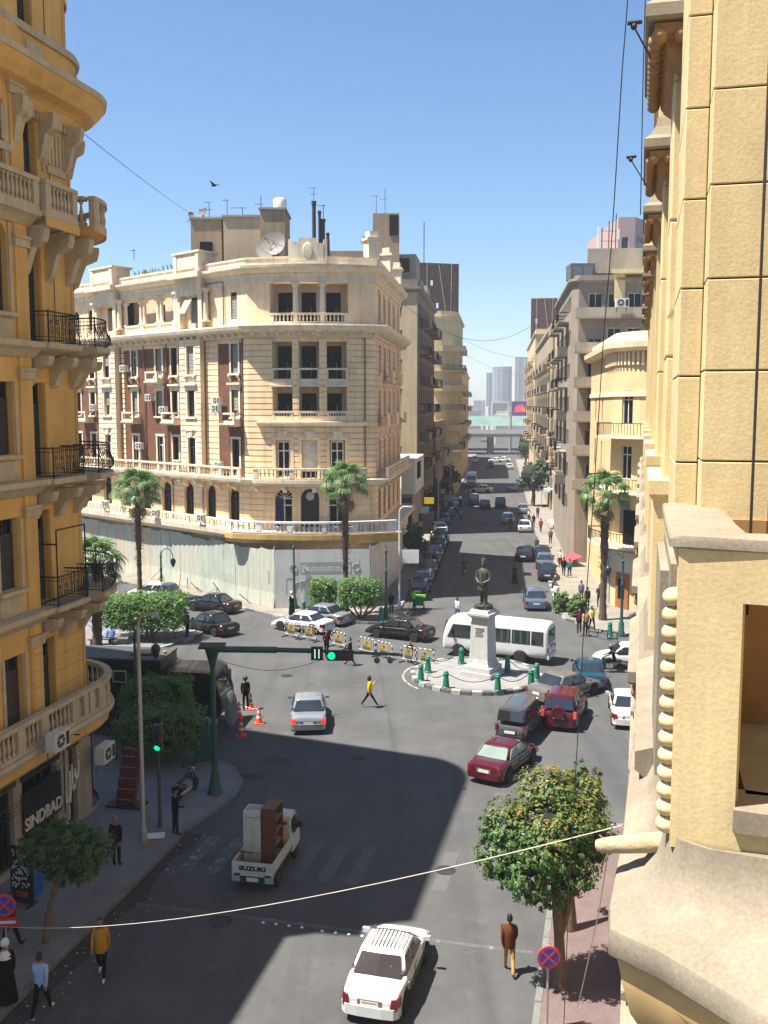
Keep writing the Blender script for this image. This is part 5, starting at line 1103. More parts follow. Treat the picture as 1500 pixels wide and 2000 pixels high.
# pink tower far right
pt = thing('pink_tower', 'pinkish concrete tower block peeking over the grey block', 'building'); q0, q1, q2 = at(1208, 470, 260), at(1240, 470, 260), at(1300, 470, 275)
pk = mat('pink_concrete', (.36, .25, .225), rough=.9, var=.1, scale=.2, world_co=True); ztp = at(1230, 424, 260).z
pp = Path([(q0.x, 260), (q1.x, 260), (q2.x, 275)], 1); L1 = pp.L[1]
po = [(L1 + 1.5 + i * 2.0, L1 + 2.7 + i * 2.0, ztp - 6 - j * 2.6, ztp - 4.6 - j * 2.6) for i in range(4) for j in range(10)] + [(.8, 2.6, ztp - 8.5 - 6 * j, ztp - 5 - 6 * j) for j in range(2)]
b = MB(); pwall(b, pp, 0, pp.len, 0, ztp, po, 0, .5); b.build('wall', pk, pt)
for o in po: b = MB(); b.pbox(pp, o[0], o[1], o[2], o[3], -.5, -.45); b.build('window', darkin, pt)
b = MB(); b.prism([xy(pp.P(a, 0, -.6)) for a in pp.L] + [(q2.x, 300), (q0.x, 300)], 0, ztp - .2); b.build('core', pk, pt)
mst = thing('phone_mast', 'phone mast with white panel antennas on the grey block', 'mast', at(1188, 510, 103)); b = MB()
for dx in (-.7, 0, .7): b.tube([(dx, 0, 0), (dx, 0, 4.0 + dx)], .05, 5)
for z in (1, 2, 3): b.tube([(-.8, 0, z), (.9, 0, z)], .03, 4)
b.build('frame', iron, mst)
for dx, h, z in ((-1.0, 2.4, 1.0), (.95, 1.0, 2.2)): b = MB(); b.box(dx - .13, dx + .13, -.1, .1, z, z + h); b.build('panel_antenna', whitep, mst)

# ------------------------------------------------------------------ far end: flyover, screen, towers
fo = thing('flyover', 'pale concrete flyover crossing the far end of the street', 'bridge')
b = MB(); b.box(-60, 120, 318, 330, 5.6, 7.0); b.build('deck', mat('flyover_concrete', (.42, .40, .36), rough=.9, var=.15, scale=.2, world_co=True), fo)
b = MB(); b.box(-60, 120, 317.6, 317.95, 6.6, 8.0); b.build('parapet', mat('flyover_white', (.55, .53, .49), rough=.9, world_co=True), fo)
for x in range(-50, 120, 14): b = MB(); b.box(x, x + 1.6, 321, 327, 0, 5.6); b.build('pier', concr, fo)
gr = mat('green_roof_sheet', (.12, .19, .155), rough=.6, var=.3, scale=.3, world_co=True)
b = MB(); b.loft([[(x, 345, 8.6), (x, 352, 11.8), (x, 362, 11.8), (x, 362, 8.6)] for x in (-20, 18, 19, 70)]); tag(b.build('market_roof', gr), 'long pale green sheet roof beyond the flyover', 'roof')
tx = mat('tower_blue_glass', (.15, .20, .27), rough=.35, var=.25, scale=.05, world_co=True); tx2 = mat('tower_concrete', (.40, .38, .35), rough=.9, var=.15, scale=.05, world_co=True)
def tower(label, px0, px1, pyt, Y, m, nf, nb_, curved=False):
    p, q = at(px0, pyt, Y), at(px1, pyt, Y); t_ = thing('distant_tower', label, 'building'); w_ = q.x - p.x
    pts = [(p.x, Y)] + ([(p.x + w_ * k / 6, Y - w_ * .18 * math.sin(math.pi * k / 6)) for k in range(1, 6)] if curved else []) + [(q.x, Y), (q.x, Y + w_)]
    b = MB(); b.prism(pts + [(p.x, Y + w_)], 0, p.z); b.build('core', m, t_); pa = Path(pts, 1)
    b = MB()
    for i in range(nf): z = p.z * (i + 1) / nf; b.pbox(pa, 0, pa.len, z - p.z / nf * .35, z, 0, .6)
    b.build('floor_band', tx2, t_)['kind'] = 'stuff'
    b = MB()
    for i in range(nb_): a = pa.len * (i + .5) / nb_; b.pbox(pa, a - .5, a + .5, 0, p.z, .61, .95)
    b.build('fin', tx2, t_)['kind'] = 'stuff'
tower('hazy blue curved hotel tower at the end of the street', 966, 1005, 716, 1150, tx, 26, 8, True); tower('hazy pale tower right of the curved blue tower', 1006, 1050, 697, 1050, tx2, 28, 7); tower('slim hazy tower left of the curved blue tower', 950, 964, 728, 1200, tx2, 22, 3); tower('low hazy block in the far distance', 925, 947, 782, 1300, tx2, 8, 4); tower('low broad hazy block behind the flyover', 905, 924, 796, 1400, tx2, 6, 4)
sb_ = thing('screen_billboard', 'red and blue video screen on a pole beyond the flyover', 'billboard'); p0, p1 = at(1000, 785, 335), at(1040, 785, 335); z0, z1 = at(1000, 812, 335).z, at(1000, 784, 335).z
b = MB(); b.box(p0.x, p1.x, 335, 336, z0, z1); b.build('screen', mat('screen_navy', (.03, .025, .06), rough=.4, emit=((.06, .03, .09), .6)), sb_)
b = MB()
for i in range(6): x = p0.x + 1 + i * .75; h = random.uniform(1.2, 2.6); b.box(x, x + .45, 334.9, 334.98, z0 + 1.2, z0 + 1.2 + h)
b.build('screen_figures', mat('screen_red', (.4, .05, .05), emit=((.55, .05, .06), .8)), sb_)
b = MB(); b.lathe([(.5, 0), (.5, z0)], 10, ((p0.x + p1.x) / 2 - 3.8, 335.6, 0)); b.build('pole', galv, sb_)
p2 = at(960, 785, 340); b = MB(); b.box(p2.x, p0.x - .3, 340, 340.6, z0 - .3, z0 + .2); b.box(p2.x, p0.x - .3, 340, 340.6, z1 - .6, z1); b.box(p2.x, p2.x + .5, 340, 340.6, z0 + .2, z1 - .6); b.box(p0.x - .8, p0.x - .3, 340, 340.6, z0 + .2, z1 - .6); b.box(p2.x + .5, p0.x - .8, 340.3, 340.5, z0 + .2, z1 - .6); b.build('white_board', whitef, sb_)
# distant greenery and the rest of the town seen as one mass
b = MB()
for i in range(60):
    x = random.uniform(-40, 140); y = random.uniform(365, 900); h = random.uniform(8, 17); ww_ = random.uniform(8, 18); b.box(x, x + ww_, y, y + 12, 0, h)
tag(b.build('distant_town', tx2), 'distant low rooftops melting into haze', 'town', kind='stuff')
# haze
b = MB(); b.box(-1900, 1900, -60, 2100, -1.0, 76); hz = b.build('haze', None); hm = bpy.data.materials.new('haze_volume'); hm.use_nodes = True; nt = hm.node_tree
nt.nodes.remove(nt.nodes['Principled BSDF']); pv = nt.nodes.new('ShaderNodeVolumePrincipled'); pv.inputs['Color'].default_value = (.80, .87, .95, 1); pv.inputs['Density'].default_value = .00037; pv.inputs['Anisotropy'].default_value = .2
nt.links.new(pv.outputs[0], nt.nodes['Material Output'].inputs['Volume']); hz.data.materials.clear(); hz.data.materials.append(hm); tag(hz, 'thin pale haze in the air over the street', 'haze', kind='stuff')
# ------------------------------------------------------------------ vegetation
def leaf_mat(name, c1, c2, c3=None):
    m = bpy.data.materials.new(name); m.use_nodes = True; nt = m.node_tree; bs = nt.nodes['Principled BSDF']; bs.inputs['Roughness'].default_value = .5; bs.inputs['Specular IOR Level'].default_value = .35
    geo = _n(nt, 'ShaderNodeNewGeometry'); cr = _n(nt, 'ShaderNodeValToRGB'); nt.links.new(geo.outputs['Random Per Island'], cr.inputs[0])
    cr.color_ramp.elements[0].color = lin(c1); cr.color_ramp.elements[1].color = lin(c2)
    if c3: e = cr.color_ramp.elements.new(.93); e.color = lin(c3)
    nt.links.new(cr.outputs[0], bs.inputs['Base Color'])
    tr = _n(nt, 'ShaderNodeBsdfTranslucent'); nt.links.new(cr.outputs[0], tr.inputs[0]); mx = _n(nt, 'ShaderNodeMixShader'); mx.inputs[0].default_value = .28
    nt.links.new(bs.outputs[0], mx.inputs[1]); nt.links.new(tr.outputs[0], mx.inputs[2]); nt.links.new(mx.outputs[0], nt.nodes['Material Output'].inputs[0]); MATS[name] = m; return m
lf_hedge = leaf_mat('hedge_leaf', (.05, .12, .02), (.12, .24, .04)); lf_dark = leaf_mat('dark_ficus_leaf', (.022, .048, .016), (.05, .09, .03))
lf_mid = leaf_mat('ficus_leaf', (.035, .085, .02), (.085, .16, .035)); lf_new = leaf_mat('new_growth_leaf', (.13, .16, .03), (.25, .15, .04)); lf_palm = leaf_mat('palm_leaf', (.07, .14, .04), (.17, .26, .09)); lf_dry = leaf_mat('dry_palm_leaf', (.16, .11, .05), (.22, .16, .08))
bark = mat('bark', (.16, .10, .06), rough=.95, var=.35, scale=6, bump=.6, bscale=18); barkp = mat('palm_bark', (.10, .065, .042), rough=.95, var=.45, scale=8, bump=.8, bscale=14)
def leaf(b, c, nrm, L, W, mi=0):
    u = nrm.orthogonal().normalized(); v = nrm.cross(u); a = random.random() * 6.28; x = u * math.cos(a) + v * math.sin(a); y = nrm.cross(x)
    b.add([c - x * L * .5, c + y * W * .5 - nrm * W * .12, c + x * L * .5 - nrm * L * .12, c - y * W * .5 - nrm * W * .12], [(0, 1, 2, 3)], mi)
def rdir():
    while True:
        v = Vector((random.uniform(-1, 1), random.uniform(-1, 1), random.uniform(-1, 1)))
        if .05 < v.length < 1: return v.normalized()
def blob_crown(b, blobs, n, L, mi_fn=None, fill=.25):
    tot = sum(r[3] ** 2 for r in blobs)
    for (x, y, z, r) in blobs:
        c = Vector((x, y, z)); k = int(n * r * r / tot); nc = max(6, k // 16)
        for _ in range(nc):          # clumps of leaves on the blob surface, gaps between
            d = rdir(); cc = c + d * r * (random.uniform(.72, 1.05) if random.random() > fill else random.uniform(.3, .75)); cr = r * random.uniform(.12, .22)
            for _ in range(16):
                e = rdir(); p = cc + e * cr * random.random() ** .5; nm = (d * .8 + e * .6 + Vector((0, 0, .45))).normalized(); l = L * random.uniform(.65, 1.25)
                leaf(b, p, nm, l, l * random.uniform(.38, .5), mi_fn(p) if mi_fn else 0)
def box_crown(b, x0, x1, y0, y1, z0, z1, n, L):
    cx, cy, cz = (x0 + x1) / 2, (y0 + y1) / 2, (z0 + z1) / 2; hx, hy, hz = (x1 - x0) / 2, (y1 - y0) / 2, (z1 - z0) / 2
    for _ in range(n // 8):
        d = rdir(); k = 7.0; s = (abs(d.x) ** k + abs(d.y) ** k + abs(d.z) ** k) ** (-1 / k); q = random.uniform(.8, 1.03) * (1 + .06 * math.sin(d.x * 9 + d.y * 7))
        p0 = Vector((cx + d.x * s * hx * q, cy + d.y * s * hy * q, cz + d.z * s * hz * q)); nm0 = Vector((d.x ** 3 / hx, d.y ** 3 / hy, d.z ** 3 / hz)).normalized()
        for _ in range(8):
            p = p0 + rdir() * L * 1.5 * random.random(); nm = (nm0 * .8 + rdir() * .7 + Vector((0, 0, .25))).normalized(); l = L * random.uniform(.6, 1.2); leaf(b, p, nm, l, l * .5)
def tree_thing(name, label, loc, crown_fn, lm_, trunk, group=None, dark=None):
    t_ = thing(name, label, 'tree', loc, 0, group); b = MB(); crown_fn(b); o = b.build('crown', lm_ if isinstance(lm_, list) else [lm_], t_, fix=False)
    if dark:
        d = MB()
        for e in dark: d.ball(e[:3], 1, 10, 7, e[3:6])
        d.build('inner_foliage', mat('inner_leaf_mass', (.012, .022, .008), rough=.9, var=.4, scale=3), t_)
    b = MB()
    for pts, r in trunk: b.tube(pts, r, 8)
    b.build('trunk', bark, t_, 50); return t_
# sunlit ficus at the lower right with orange new growth
c = g(1092, 1935)
blobs = [(x * 1.12 - .42, y, z * 1.0 - .35, r * 1.08) for x, y, z, r in [(.15, 0, 4.9, 1.05), (-.75, .1, 4.7, .85), (.8, .25, 4.9, .9), (0, .6, 5.5, .85), (-.5, -.3, 3.95, .75), (.55, -.3, 4.1, .75), (.25, .3, 5.9, .65), (-1.0, .3, 5.1, .6), (.95, .5, 5.6, .6), (-.1, -.5, 4.7, .75), (.0, -.35, 3.5, .55), (-1.15, .0, 4.2, .6), (1.2, .2, 4.6, .6)]]
def mi_new(p): return 1 if (p.z > 4.4 and random.random() < (p.z - 4.3) * .34 + (.16 if math.sin(p.x * 4 + p.y * 3) > .3 else -.12)) else (1 if random.random() < .05 else 0)
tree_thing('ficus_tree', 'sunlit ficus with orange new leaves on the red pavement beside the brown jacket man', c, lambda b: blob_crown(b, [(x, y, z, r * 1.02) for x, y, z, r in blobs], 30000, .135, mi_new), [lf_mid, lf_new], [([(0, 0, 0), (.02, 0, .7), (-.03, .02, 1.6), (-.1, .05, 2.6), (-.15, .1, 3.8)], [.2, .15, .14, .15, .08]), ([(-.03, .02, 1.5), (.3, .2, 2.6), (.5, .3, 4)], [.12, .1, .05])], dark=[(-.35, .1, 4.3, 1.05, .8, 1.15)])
c = g(1112, 1822)
tree_thing('ficus_tree', 'thick leaning trunk with sparse leaves just behind the sunlit ficus', c, lambda b: blob_crown(b, [(0, .3, 4.2, .7), (.5, .6, 4.6, .6)], 1800, .17), [lf_mid], [([(0, 0, 0), (-.03, 0, .8), (-.1, .1, 2), (-.1, .3, 3.6)], [.26, .2, .16, .08])])
# dark pruned tree on the left pavement
c = g(88, 1850)
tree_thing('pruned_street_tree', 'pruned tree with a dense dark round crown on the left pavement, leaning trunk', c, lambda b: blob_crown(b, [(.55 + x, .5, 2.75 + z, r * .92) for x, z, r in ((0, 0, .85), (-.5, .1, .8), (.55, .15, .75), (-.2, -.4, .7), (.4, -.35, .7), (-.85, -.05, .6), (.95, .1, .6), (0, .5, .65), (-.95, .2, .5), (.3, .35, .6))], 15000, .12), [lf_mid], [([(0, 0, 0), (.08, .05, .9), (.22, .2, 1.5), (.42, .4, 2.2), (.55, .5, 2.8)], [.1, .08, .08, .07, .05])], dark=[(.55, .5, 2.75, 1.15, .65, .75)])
# trimmed box-crown trees
def topiary(label, loc, w_, d_, z0, z1, n, L, lm_=lf_hedge, stems=3, off=(0, 0)):
    tr = [([(random.uniform(-.2, .2) + off[0] * 0, random.uniform(-.15, .15), 0), (off[0] * .5 + (k - (stems - 1) / 2) * w_ * .12, off[1] * .5, z0 * .6), (off[0] + (k - (stems - 1) / 2) * w_ * .25, off[1], z0 + .3)], [.09, .07, .05]) for k in range(stems)]
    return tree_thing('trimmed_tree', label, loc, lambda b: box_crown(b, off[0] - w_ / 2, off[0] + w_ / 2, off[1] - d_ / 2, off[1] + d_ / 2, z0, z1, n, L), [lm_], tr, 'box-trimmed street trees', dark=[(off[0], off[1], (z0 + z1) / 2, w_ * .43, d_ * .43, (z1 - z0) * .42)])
topiary('bright green box-trimmed tree crown on the traffic island above the seated men', g(287, 1250), 5.3, 3.2, .95, 3.15, 13000, .2)
topiary('box-trimmed tree in front of the police truck, the upper of two stacked crowns', (-10.7, 45.6, .14), 3.1, 2.2, 1.3, 3.0, 8000, .14)
topiary('box-trimmed dark tree over the traffic light, the lower stacked crown', (-9.9, 42.6, .14), 3.7, 2.4, .6, 2.45, 11000, .14)
topiary('trimmed flat-topped tree right of the palm trunk before the hoarding', g(705, 1212), 3.0, 2.4, 1.15, 3.1, 6000, .18, stems=5)
topiary('small rounded trimmed tree left of the palm trunk before the hoarding', g(632, 1208), 1.9, 1.8, .7, 3.0, 4000, .18, stems=5)
def bush(label, loc, r, h, n, L=.16, lm_=lf_hedge):
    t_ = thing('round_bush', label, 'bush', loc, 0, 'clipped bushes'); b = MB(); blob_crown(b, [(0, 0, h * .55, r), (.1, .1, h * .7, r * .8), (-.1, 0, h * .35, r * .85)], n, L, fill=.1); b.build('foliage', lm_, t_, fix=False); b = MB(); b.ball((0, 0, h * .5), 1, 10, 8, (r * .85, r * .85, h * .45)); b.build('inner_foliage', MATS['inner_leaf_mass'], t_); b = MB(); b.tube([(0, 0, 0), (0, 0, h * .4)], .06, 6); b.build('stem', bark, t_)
bush('round clipped bush at the right pavement corner, the nearer one', g(1128, 1207), .85, 1.7, 3000); bush('round clipped bush at the right pavement corner, the farther one', g(1096, 1197), .75, 1.6, 2600)
# street trees in the far street
def ficus(label, loc, s, n, lm_=lf_dark, L=.3):
    bl = [(random.gauss(0, .75) * s, random.gauss(0, .6) * s, (2.8 + random.uniform(-.7, 1.5)) * s, random.uniform(.6, 1.0) * s) for _ in range(10)]
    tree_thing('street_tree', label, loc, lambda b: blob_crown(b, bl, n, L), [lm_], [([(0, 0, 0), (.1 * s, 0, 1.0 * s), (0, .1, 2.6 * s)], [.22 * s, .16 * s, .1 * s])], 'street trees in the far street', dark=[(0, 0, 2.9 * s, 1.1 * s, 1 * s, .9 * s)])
ficus('big dark street tree on the right side of the far street', g(1040, 990), 1.75, 9000, L=.42); ficus('dusty pale tree behind the big dark one by the flyover', FS(258, 6.5), 1.7, 3500, leaf_mat('dusty_leaf', (.06, .075, .04), (.10, .11, .06)), .5)
ficus('dark street tree over the parked cars by the hoarding', FS(96, -8.5), .95, 3800); ficus('dark street tree beyond the hanging signs', FS(132, -8.6), 1.15, 3000); ficus('dark small street tree halfway up the left pavement', FS(150, -8.6), 1.1, 2500); ficus('dark street tree by the white van on the left', FS(172, -8.4), 1.2, 2500, L=.4)
# fan palms
def frond_mesh(L, n, droop, m):
    b = MB(); pet = .95 * L
    b.tube([(0, 0, 0), (0, pet * .5, pet * .12), (0, pet, pet * .1)], [.03, .025, .015], 4); b.cur = 0
    for i in range(n):
        a = R(-100 + 200 * i / (n - 1)); l = L * .75 * (1 - .25 * abs(a) / 1.75) * random.uniform(.85, 1.1); d = Vector((math.sin(a), math.cos(a) * .9, 0)); s = Vector((d.y, -d.x, 0)) * L * .032
        p0 = Vector((0, pet, pet * .1)); p1 = p0 + d * l * .55 + Vector((0, 0, .06 * L)); p2 = p0 + d * l * .85 + Vector((0, 0, -droop * L * .3)); p3 = p0 + d * l * .97 + Vector((0, 0, -droop * L * .75))
        b.add([p0 - s * .2, p0 + s * .2, p1 + s, p1 - s, p2 + s * .7, p2 - s * .7, p3], [(0, 1, 2, 3), (3, 2, 4, 5), (5, 4, 6)])
    me = b.mesh('frond', m); return me
fr_me = [frond_mesh(1.15, 23, .45, lf_palm), frond_mesh(1.05, 21, .75, lf_palm)]; fr_dry = frond_mesh(1.2, 11, 1.2, lf_dry)
def palm(label, loc, h, r0, s, n=34, low=-30, lean=(0, 0)):
    t_ = thing('fan_palm', label, 'palm tree', loc, 0, 'fan palms round the square'); b = MB(); pts = []; rs = []
    for i in range(26): z = h * i / 25; pts.append((lean[0] * (z / h) ** 2, lean[1] * (z / h) ** 2, z)); rs.append((r0 * (1.35 - .5 * min(1, z / (h * .25)) if z < h * .25 else r0 / r0 * .85) if False else r0 * (1.0 + .35 * max(0, 1 - z / (h * .15)))) * (1.1 if i % 2 else .92) * (1.25 if h * .55 < z < h * .98 else 1))
    b.tube(pts, rs, 9); b.build('trunk', barkp, t_, 70)
    b = MB()
    for k in range(150):      # old leaf bases
        z = h * random.uniform(.35, .99); a = random.random() * 6.28; rr_ = r0 * 1.1; p = Vector((lean[0] * (z / h) ** 2 + rr_ * math.cos(a), lean[1] * (z / h) ** 2 + rr_ * math.sin(a), z)); o_ = Vector((math.cos(a), math.sin(a), random.uniform(.1, .8))) * .28; sd = Vector((-math.sin(a), math.cos(a), 0)) * .06
        b.add([p - sd, p + sd, p + o_ + sd * .5, p + o_ - sd * .5], [(0, 1, 2, 3)])
    b.build('leaf_base', barkp, t_, fix=False)['kind'] = 'stuff'
    for k in range(n):
        e = R(low + (85 - low) * (k / n) ** .9); az = k * 2.39996 + random.uniform(-.2, .2); o = link('frond', fr_me[k % 2], t_, (lean[0], lean[1], h)); o.rotation_euler = (e, random.uniform(-.25, .25), az); o.scale = (s, s, s)
    for k in range(7): o = link('dry_frond', fr_dry, t_, (lean[0], lean[1], h - .25)); o.rotation_euler = (R(-70 + random.uniform(-12, 12)), 0, k * .9); o.scale = (s * .8,) * 3
palm('tall fan palm standing before the middle of the palazzo', g(675, 1202), 9.9, .2, 1.2, 26)
palm('fan palm on the right pavement before the rounded cream building', g(1177, 1214), 9.4, .24, 1.2, 25, -35)
palm('fan palm left of the palazzo hoarding, with the slim trunk', g(274, 1180), 9.0, .19, 1.3, 26, -35)
palm('short drooping palm half hidden by the ochre building', g(192, 1300), 6.3, .3, 1.15, 26, -45)

# ------------------------------------------------------------------ hoarding round the palazzo
ho = thing('construction_hoarding', 'pale tarpaulin construction hoarding round the foot of the palazzo', 'hoarding')
tarp = mat('tarpaulin', (.39, .37, .295), rough=.85, var=.16, scale=.6, streak=.2, col2=(.33, .36, .30), bump=.5, bscale=2.0, world_co=True, spec=.2); tarps = [tarp, mat('tarpaulin_beige', (.40, .355, .265), rough=.85, var=.16, scale=.6, streak=.5, bump=.5, bscale=2.0, world_co=True, spec=.2), mat('tarpaulin_green', (.34, .375, .315), rough=.85, var=.2, scale=.8, streak=.2, bump=.5, bscale=2.0, world_co=True, spec=.2)]; board = mat('printed_board', (.62, .62, .58), rough=.7, var=.14, scale=.7, streak=.25, world_co=True)
HW = [(-34, 101.5), (-29.0, 97.0), (-21.3, 89.6), (-14.6, 82.6), (-8.55, 76.0), (-1.1, 76.6), (1.3, 90), (2.6, 104)]
def HP(i, q=0): return Vector(HW[i]).lerp(Vector(HW[min(i + 1, len(HW) - 1)]), q)
for i in range(7):
    A_, B_ = Vector(HW[i]), Vector(HW[i + 1]); L = (B_ - A_).length; n = max(2, int(L / 1.5)); nm = Vector(((B_ - A_).y, -(B_ - A_).x)).normalized()
    for k in range(n):         # one cloth or board panel after another
        p, q = A_.lerp(B_, k / n), A_.lerp(B_, (k + 1) / n); b = MB(); flat = i >= 4; N = 1 if flat else 6; z1_ = 4.75 + (.0 if flat else .12 * math.sin(i * 3 + k)); rows = []
        for r_ in range(5):
            z = .15 + (z1_ - .15) * r_ / 4; row = []
            for s in range(N + 1): w_ = p.lerp(q, .004 + .992 * s / N); bul = 0 if flat else .03 * math.sin(s * 2.1 + r_ * .7 + k) + (.12 if r_ == 0 else 0); row.append((w_.x + nm.x * bul, w_.y + nm.y * bul, z - (.1 * math.sin(math.pi * s / N) if r_ == 4 and not flat else 0)))
            rows.append(row)
        back_ = [[(x - nm.x * .05, y - nm.y * .05, z) for x, y, z in row] for row in rows]
        for ro in (rows, back_): b.add([v for row in ro for v in row], [(r_ * (N + 1) + s, r_ * (N + 1) + s + 1, (r_ + 1) * (N + 1) + s + 1, (r_ + 1) * (N + 1) + s) for r_ in range(4) for s in range(N)])
        b.build('hoarding_panel', random.choice(tarps[:2] if i < 2 else (tarp, tarp, tarps[2])) if i < 4 else board, ho, fix=False)
b = MB()
for i in range(8): b.lathe([(.06, 0), (.06, 5.0)], 6, (HW[i][0], HW[i][1] + .1, 0))
b.build('post', galv, ho)
pm = mat('board_print', (.38, .38, .37), rough=.8); pb = Path([HW[4], HW[5]], 1); b = MB()
for (x0, x1, z0, z1) in ((2.0, 6.0, 3.7, 3.76), (2.0, 6.0, 2.9, 2.96), (2.0, 2.06, 2.96, 3.7), (5.94, 6.0, 2.96, 3.7), (2.4, 5.6, 3.56, 3.6), (2.4, 5.6, 3.05, 3.09), (.9, 1.5, 2.5, 2.54), (.9, .94, 1.3, 2.5), (6.6, 6.64, 1.0, 4.0)): b.pbox(pb, x0, x1, z0, z1, .004, .012)
for k in range(14): x = 2.7 + k * .2; b.pbox(pb, x, x + .07, 3.18, 3.48 - .08 * (k % 3), .004, .012)
for k in range(7): x = 1.9 + k * .45; b.tube([pb.P(x + .4 * math.cos(t * .4), 1.7 + .5 * math.sin(t * .4) + .1 * k % .3, .012) for t in range(9)], .025, 4)
for x in (1.5, 6.4):
    for k in range(4): b.tube([pb.P(x + .3 * math.cos(k * 1.57 + t), 3.3 + .3 * math.sin(k * 1.57 + t), .012) for t in (0, .8, 1.57)], .02, 4)
b.build('printed_ornament', pm, ho)
b = MB()
for k in range(9): x = random.uniform(-22, -10); b.tube([Vector((x, 82.2 - (x + 14.6) * 1.04 - .3, .15)), Vector((x + random.uniform(-1, 1), 81.9 - (x + 14.6) * 1.04 - .5, random.uniform(.6, 1.6)))], .04, 5)
o = b.build('scrap_timber', mat('raw_timber', (.34, .22, .12), rough=.9)); tag(o, 'loose timber lengths leaning on the tarpaulin hoarding', 'timber', kind='stuff')
# ------------------------------------------------------------------ vehicles
tyre = mat('tyre_rubber', (.012, .012, .012), rough=.85); rim = mat('wheel_alloy', (.30, .30, .31), rough=.4, metal=.6); carglass = mat('car_glass', (.016, .02, .024), rough=.04, spec=1.0, var=.4, scale=1.5)
redl = mat('tail_lamp_red', (.13, .006, .006), rough=.25, coat=.5); redon = mat('brake_lamp_lit', (.35, .02, .012), rough=.3, emit=((.6, .06, .03), .35)); headl = mat('head_lamp', (.55, .57, .58), rough=.15); plate = mat('number_plate', (.58, .58, .56), rough=.5); plateo = mat('plate_orange_strip', (.6, .16, .02), rough=.5); chrome = mat('chrome', (.5, .5, .5), rough=.2, metal=.9); trimk = mat('black_trim', (.016, .016, .016), rough=.6); seatm = mat('beige_seat', (.34, .25, .17), rough=.9)
def wheel_parts(root, x, y, r, w, side):
    b = MB(); b.lathe([(r * .62, -w / 2), (r * .92, -w / 2), (r, -w * .36), (r, w * .36), (r * .92, w / 2), (r * .62, w / 2)], 20, ax='x'); o = b.build('wheel', tyre, root, 40); o.location = (x, y, r)
    b = MB(); s = side; b.lathe([(r * .64, s * w * .3), (r * .6, s * w * .42), (r * .2, s * w * .38), (r * .12, s * w * .46), (.002, s * w * .46)], 20, ax='x', cap=False); b.cur = 1
    for k in range(5): a = k * 1.2566; b.tube([(s * w * .43, r * .2 * math.cos(a), r * .2 * math.sin(a)), (s * w * .43, r * .58 * math.cos(a), r * .58 * math.sin(a))], r * .06, 4)
    b.build('rim', [mat('rim_dark', (.06, .06, .06), rough=.5, metal=.4), rim], o)
def round_off(o, lod):       # soften the pressed-steel edges of the nearer cars
    if lod < 2: m_ = o.modifiers.new('soft', 'SUBSURF'); m_.levels = 1; m_.render_levels = 1; o.data.shade_smooth()
def interp(tab, x):
    for (a, b_) in zip(tab[:-1], tab[1:]):
        if a[0] <= x <= b_[0]: t = (x - a[0]) / max(1e-6, b_[0] - a[0]); return [p + (q - p) * t for p, q in zip(a[1:], b_[1:])]
    return list(tab[-1][1:]) if x > tab[-1][0] else list(tab[0][1:])
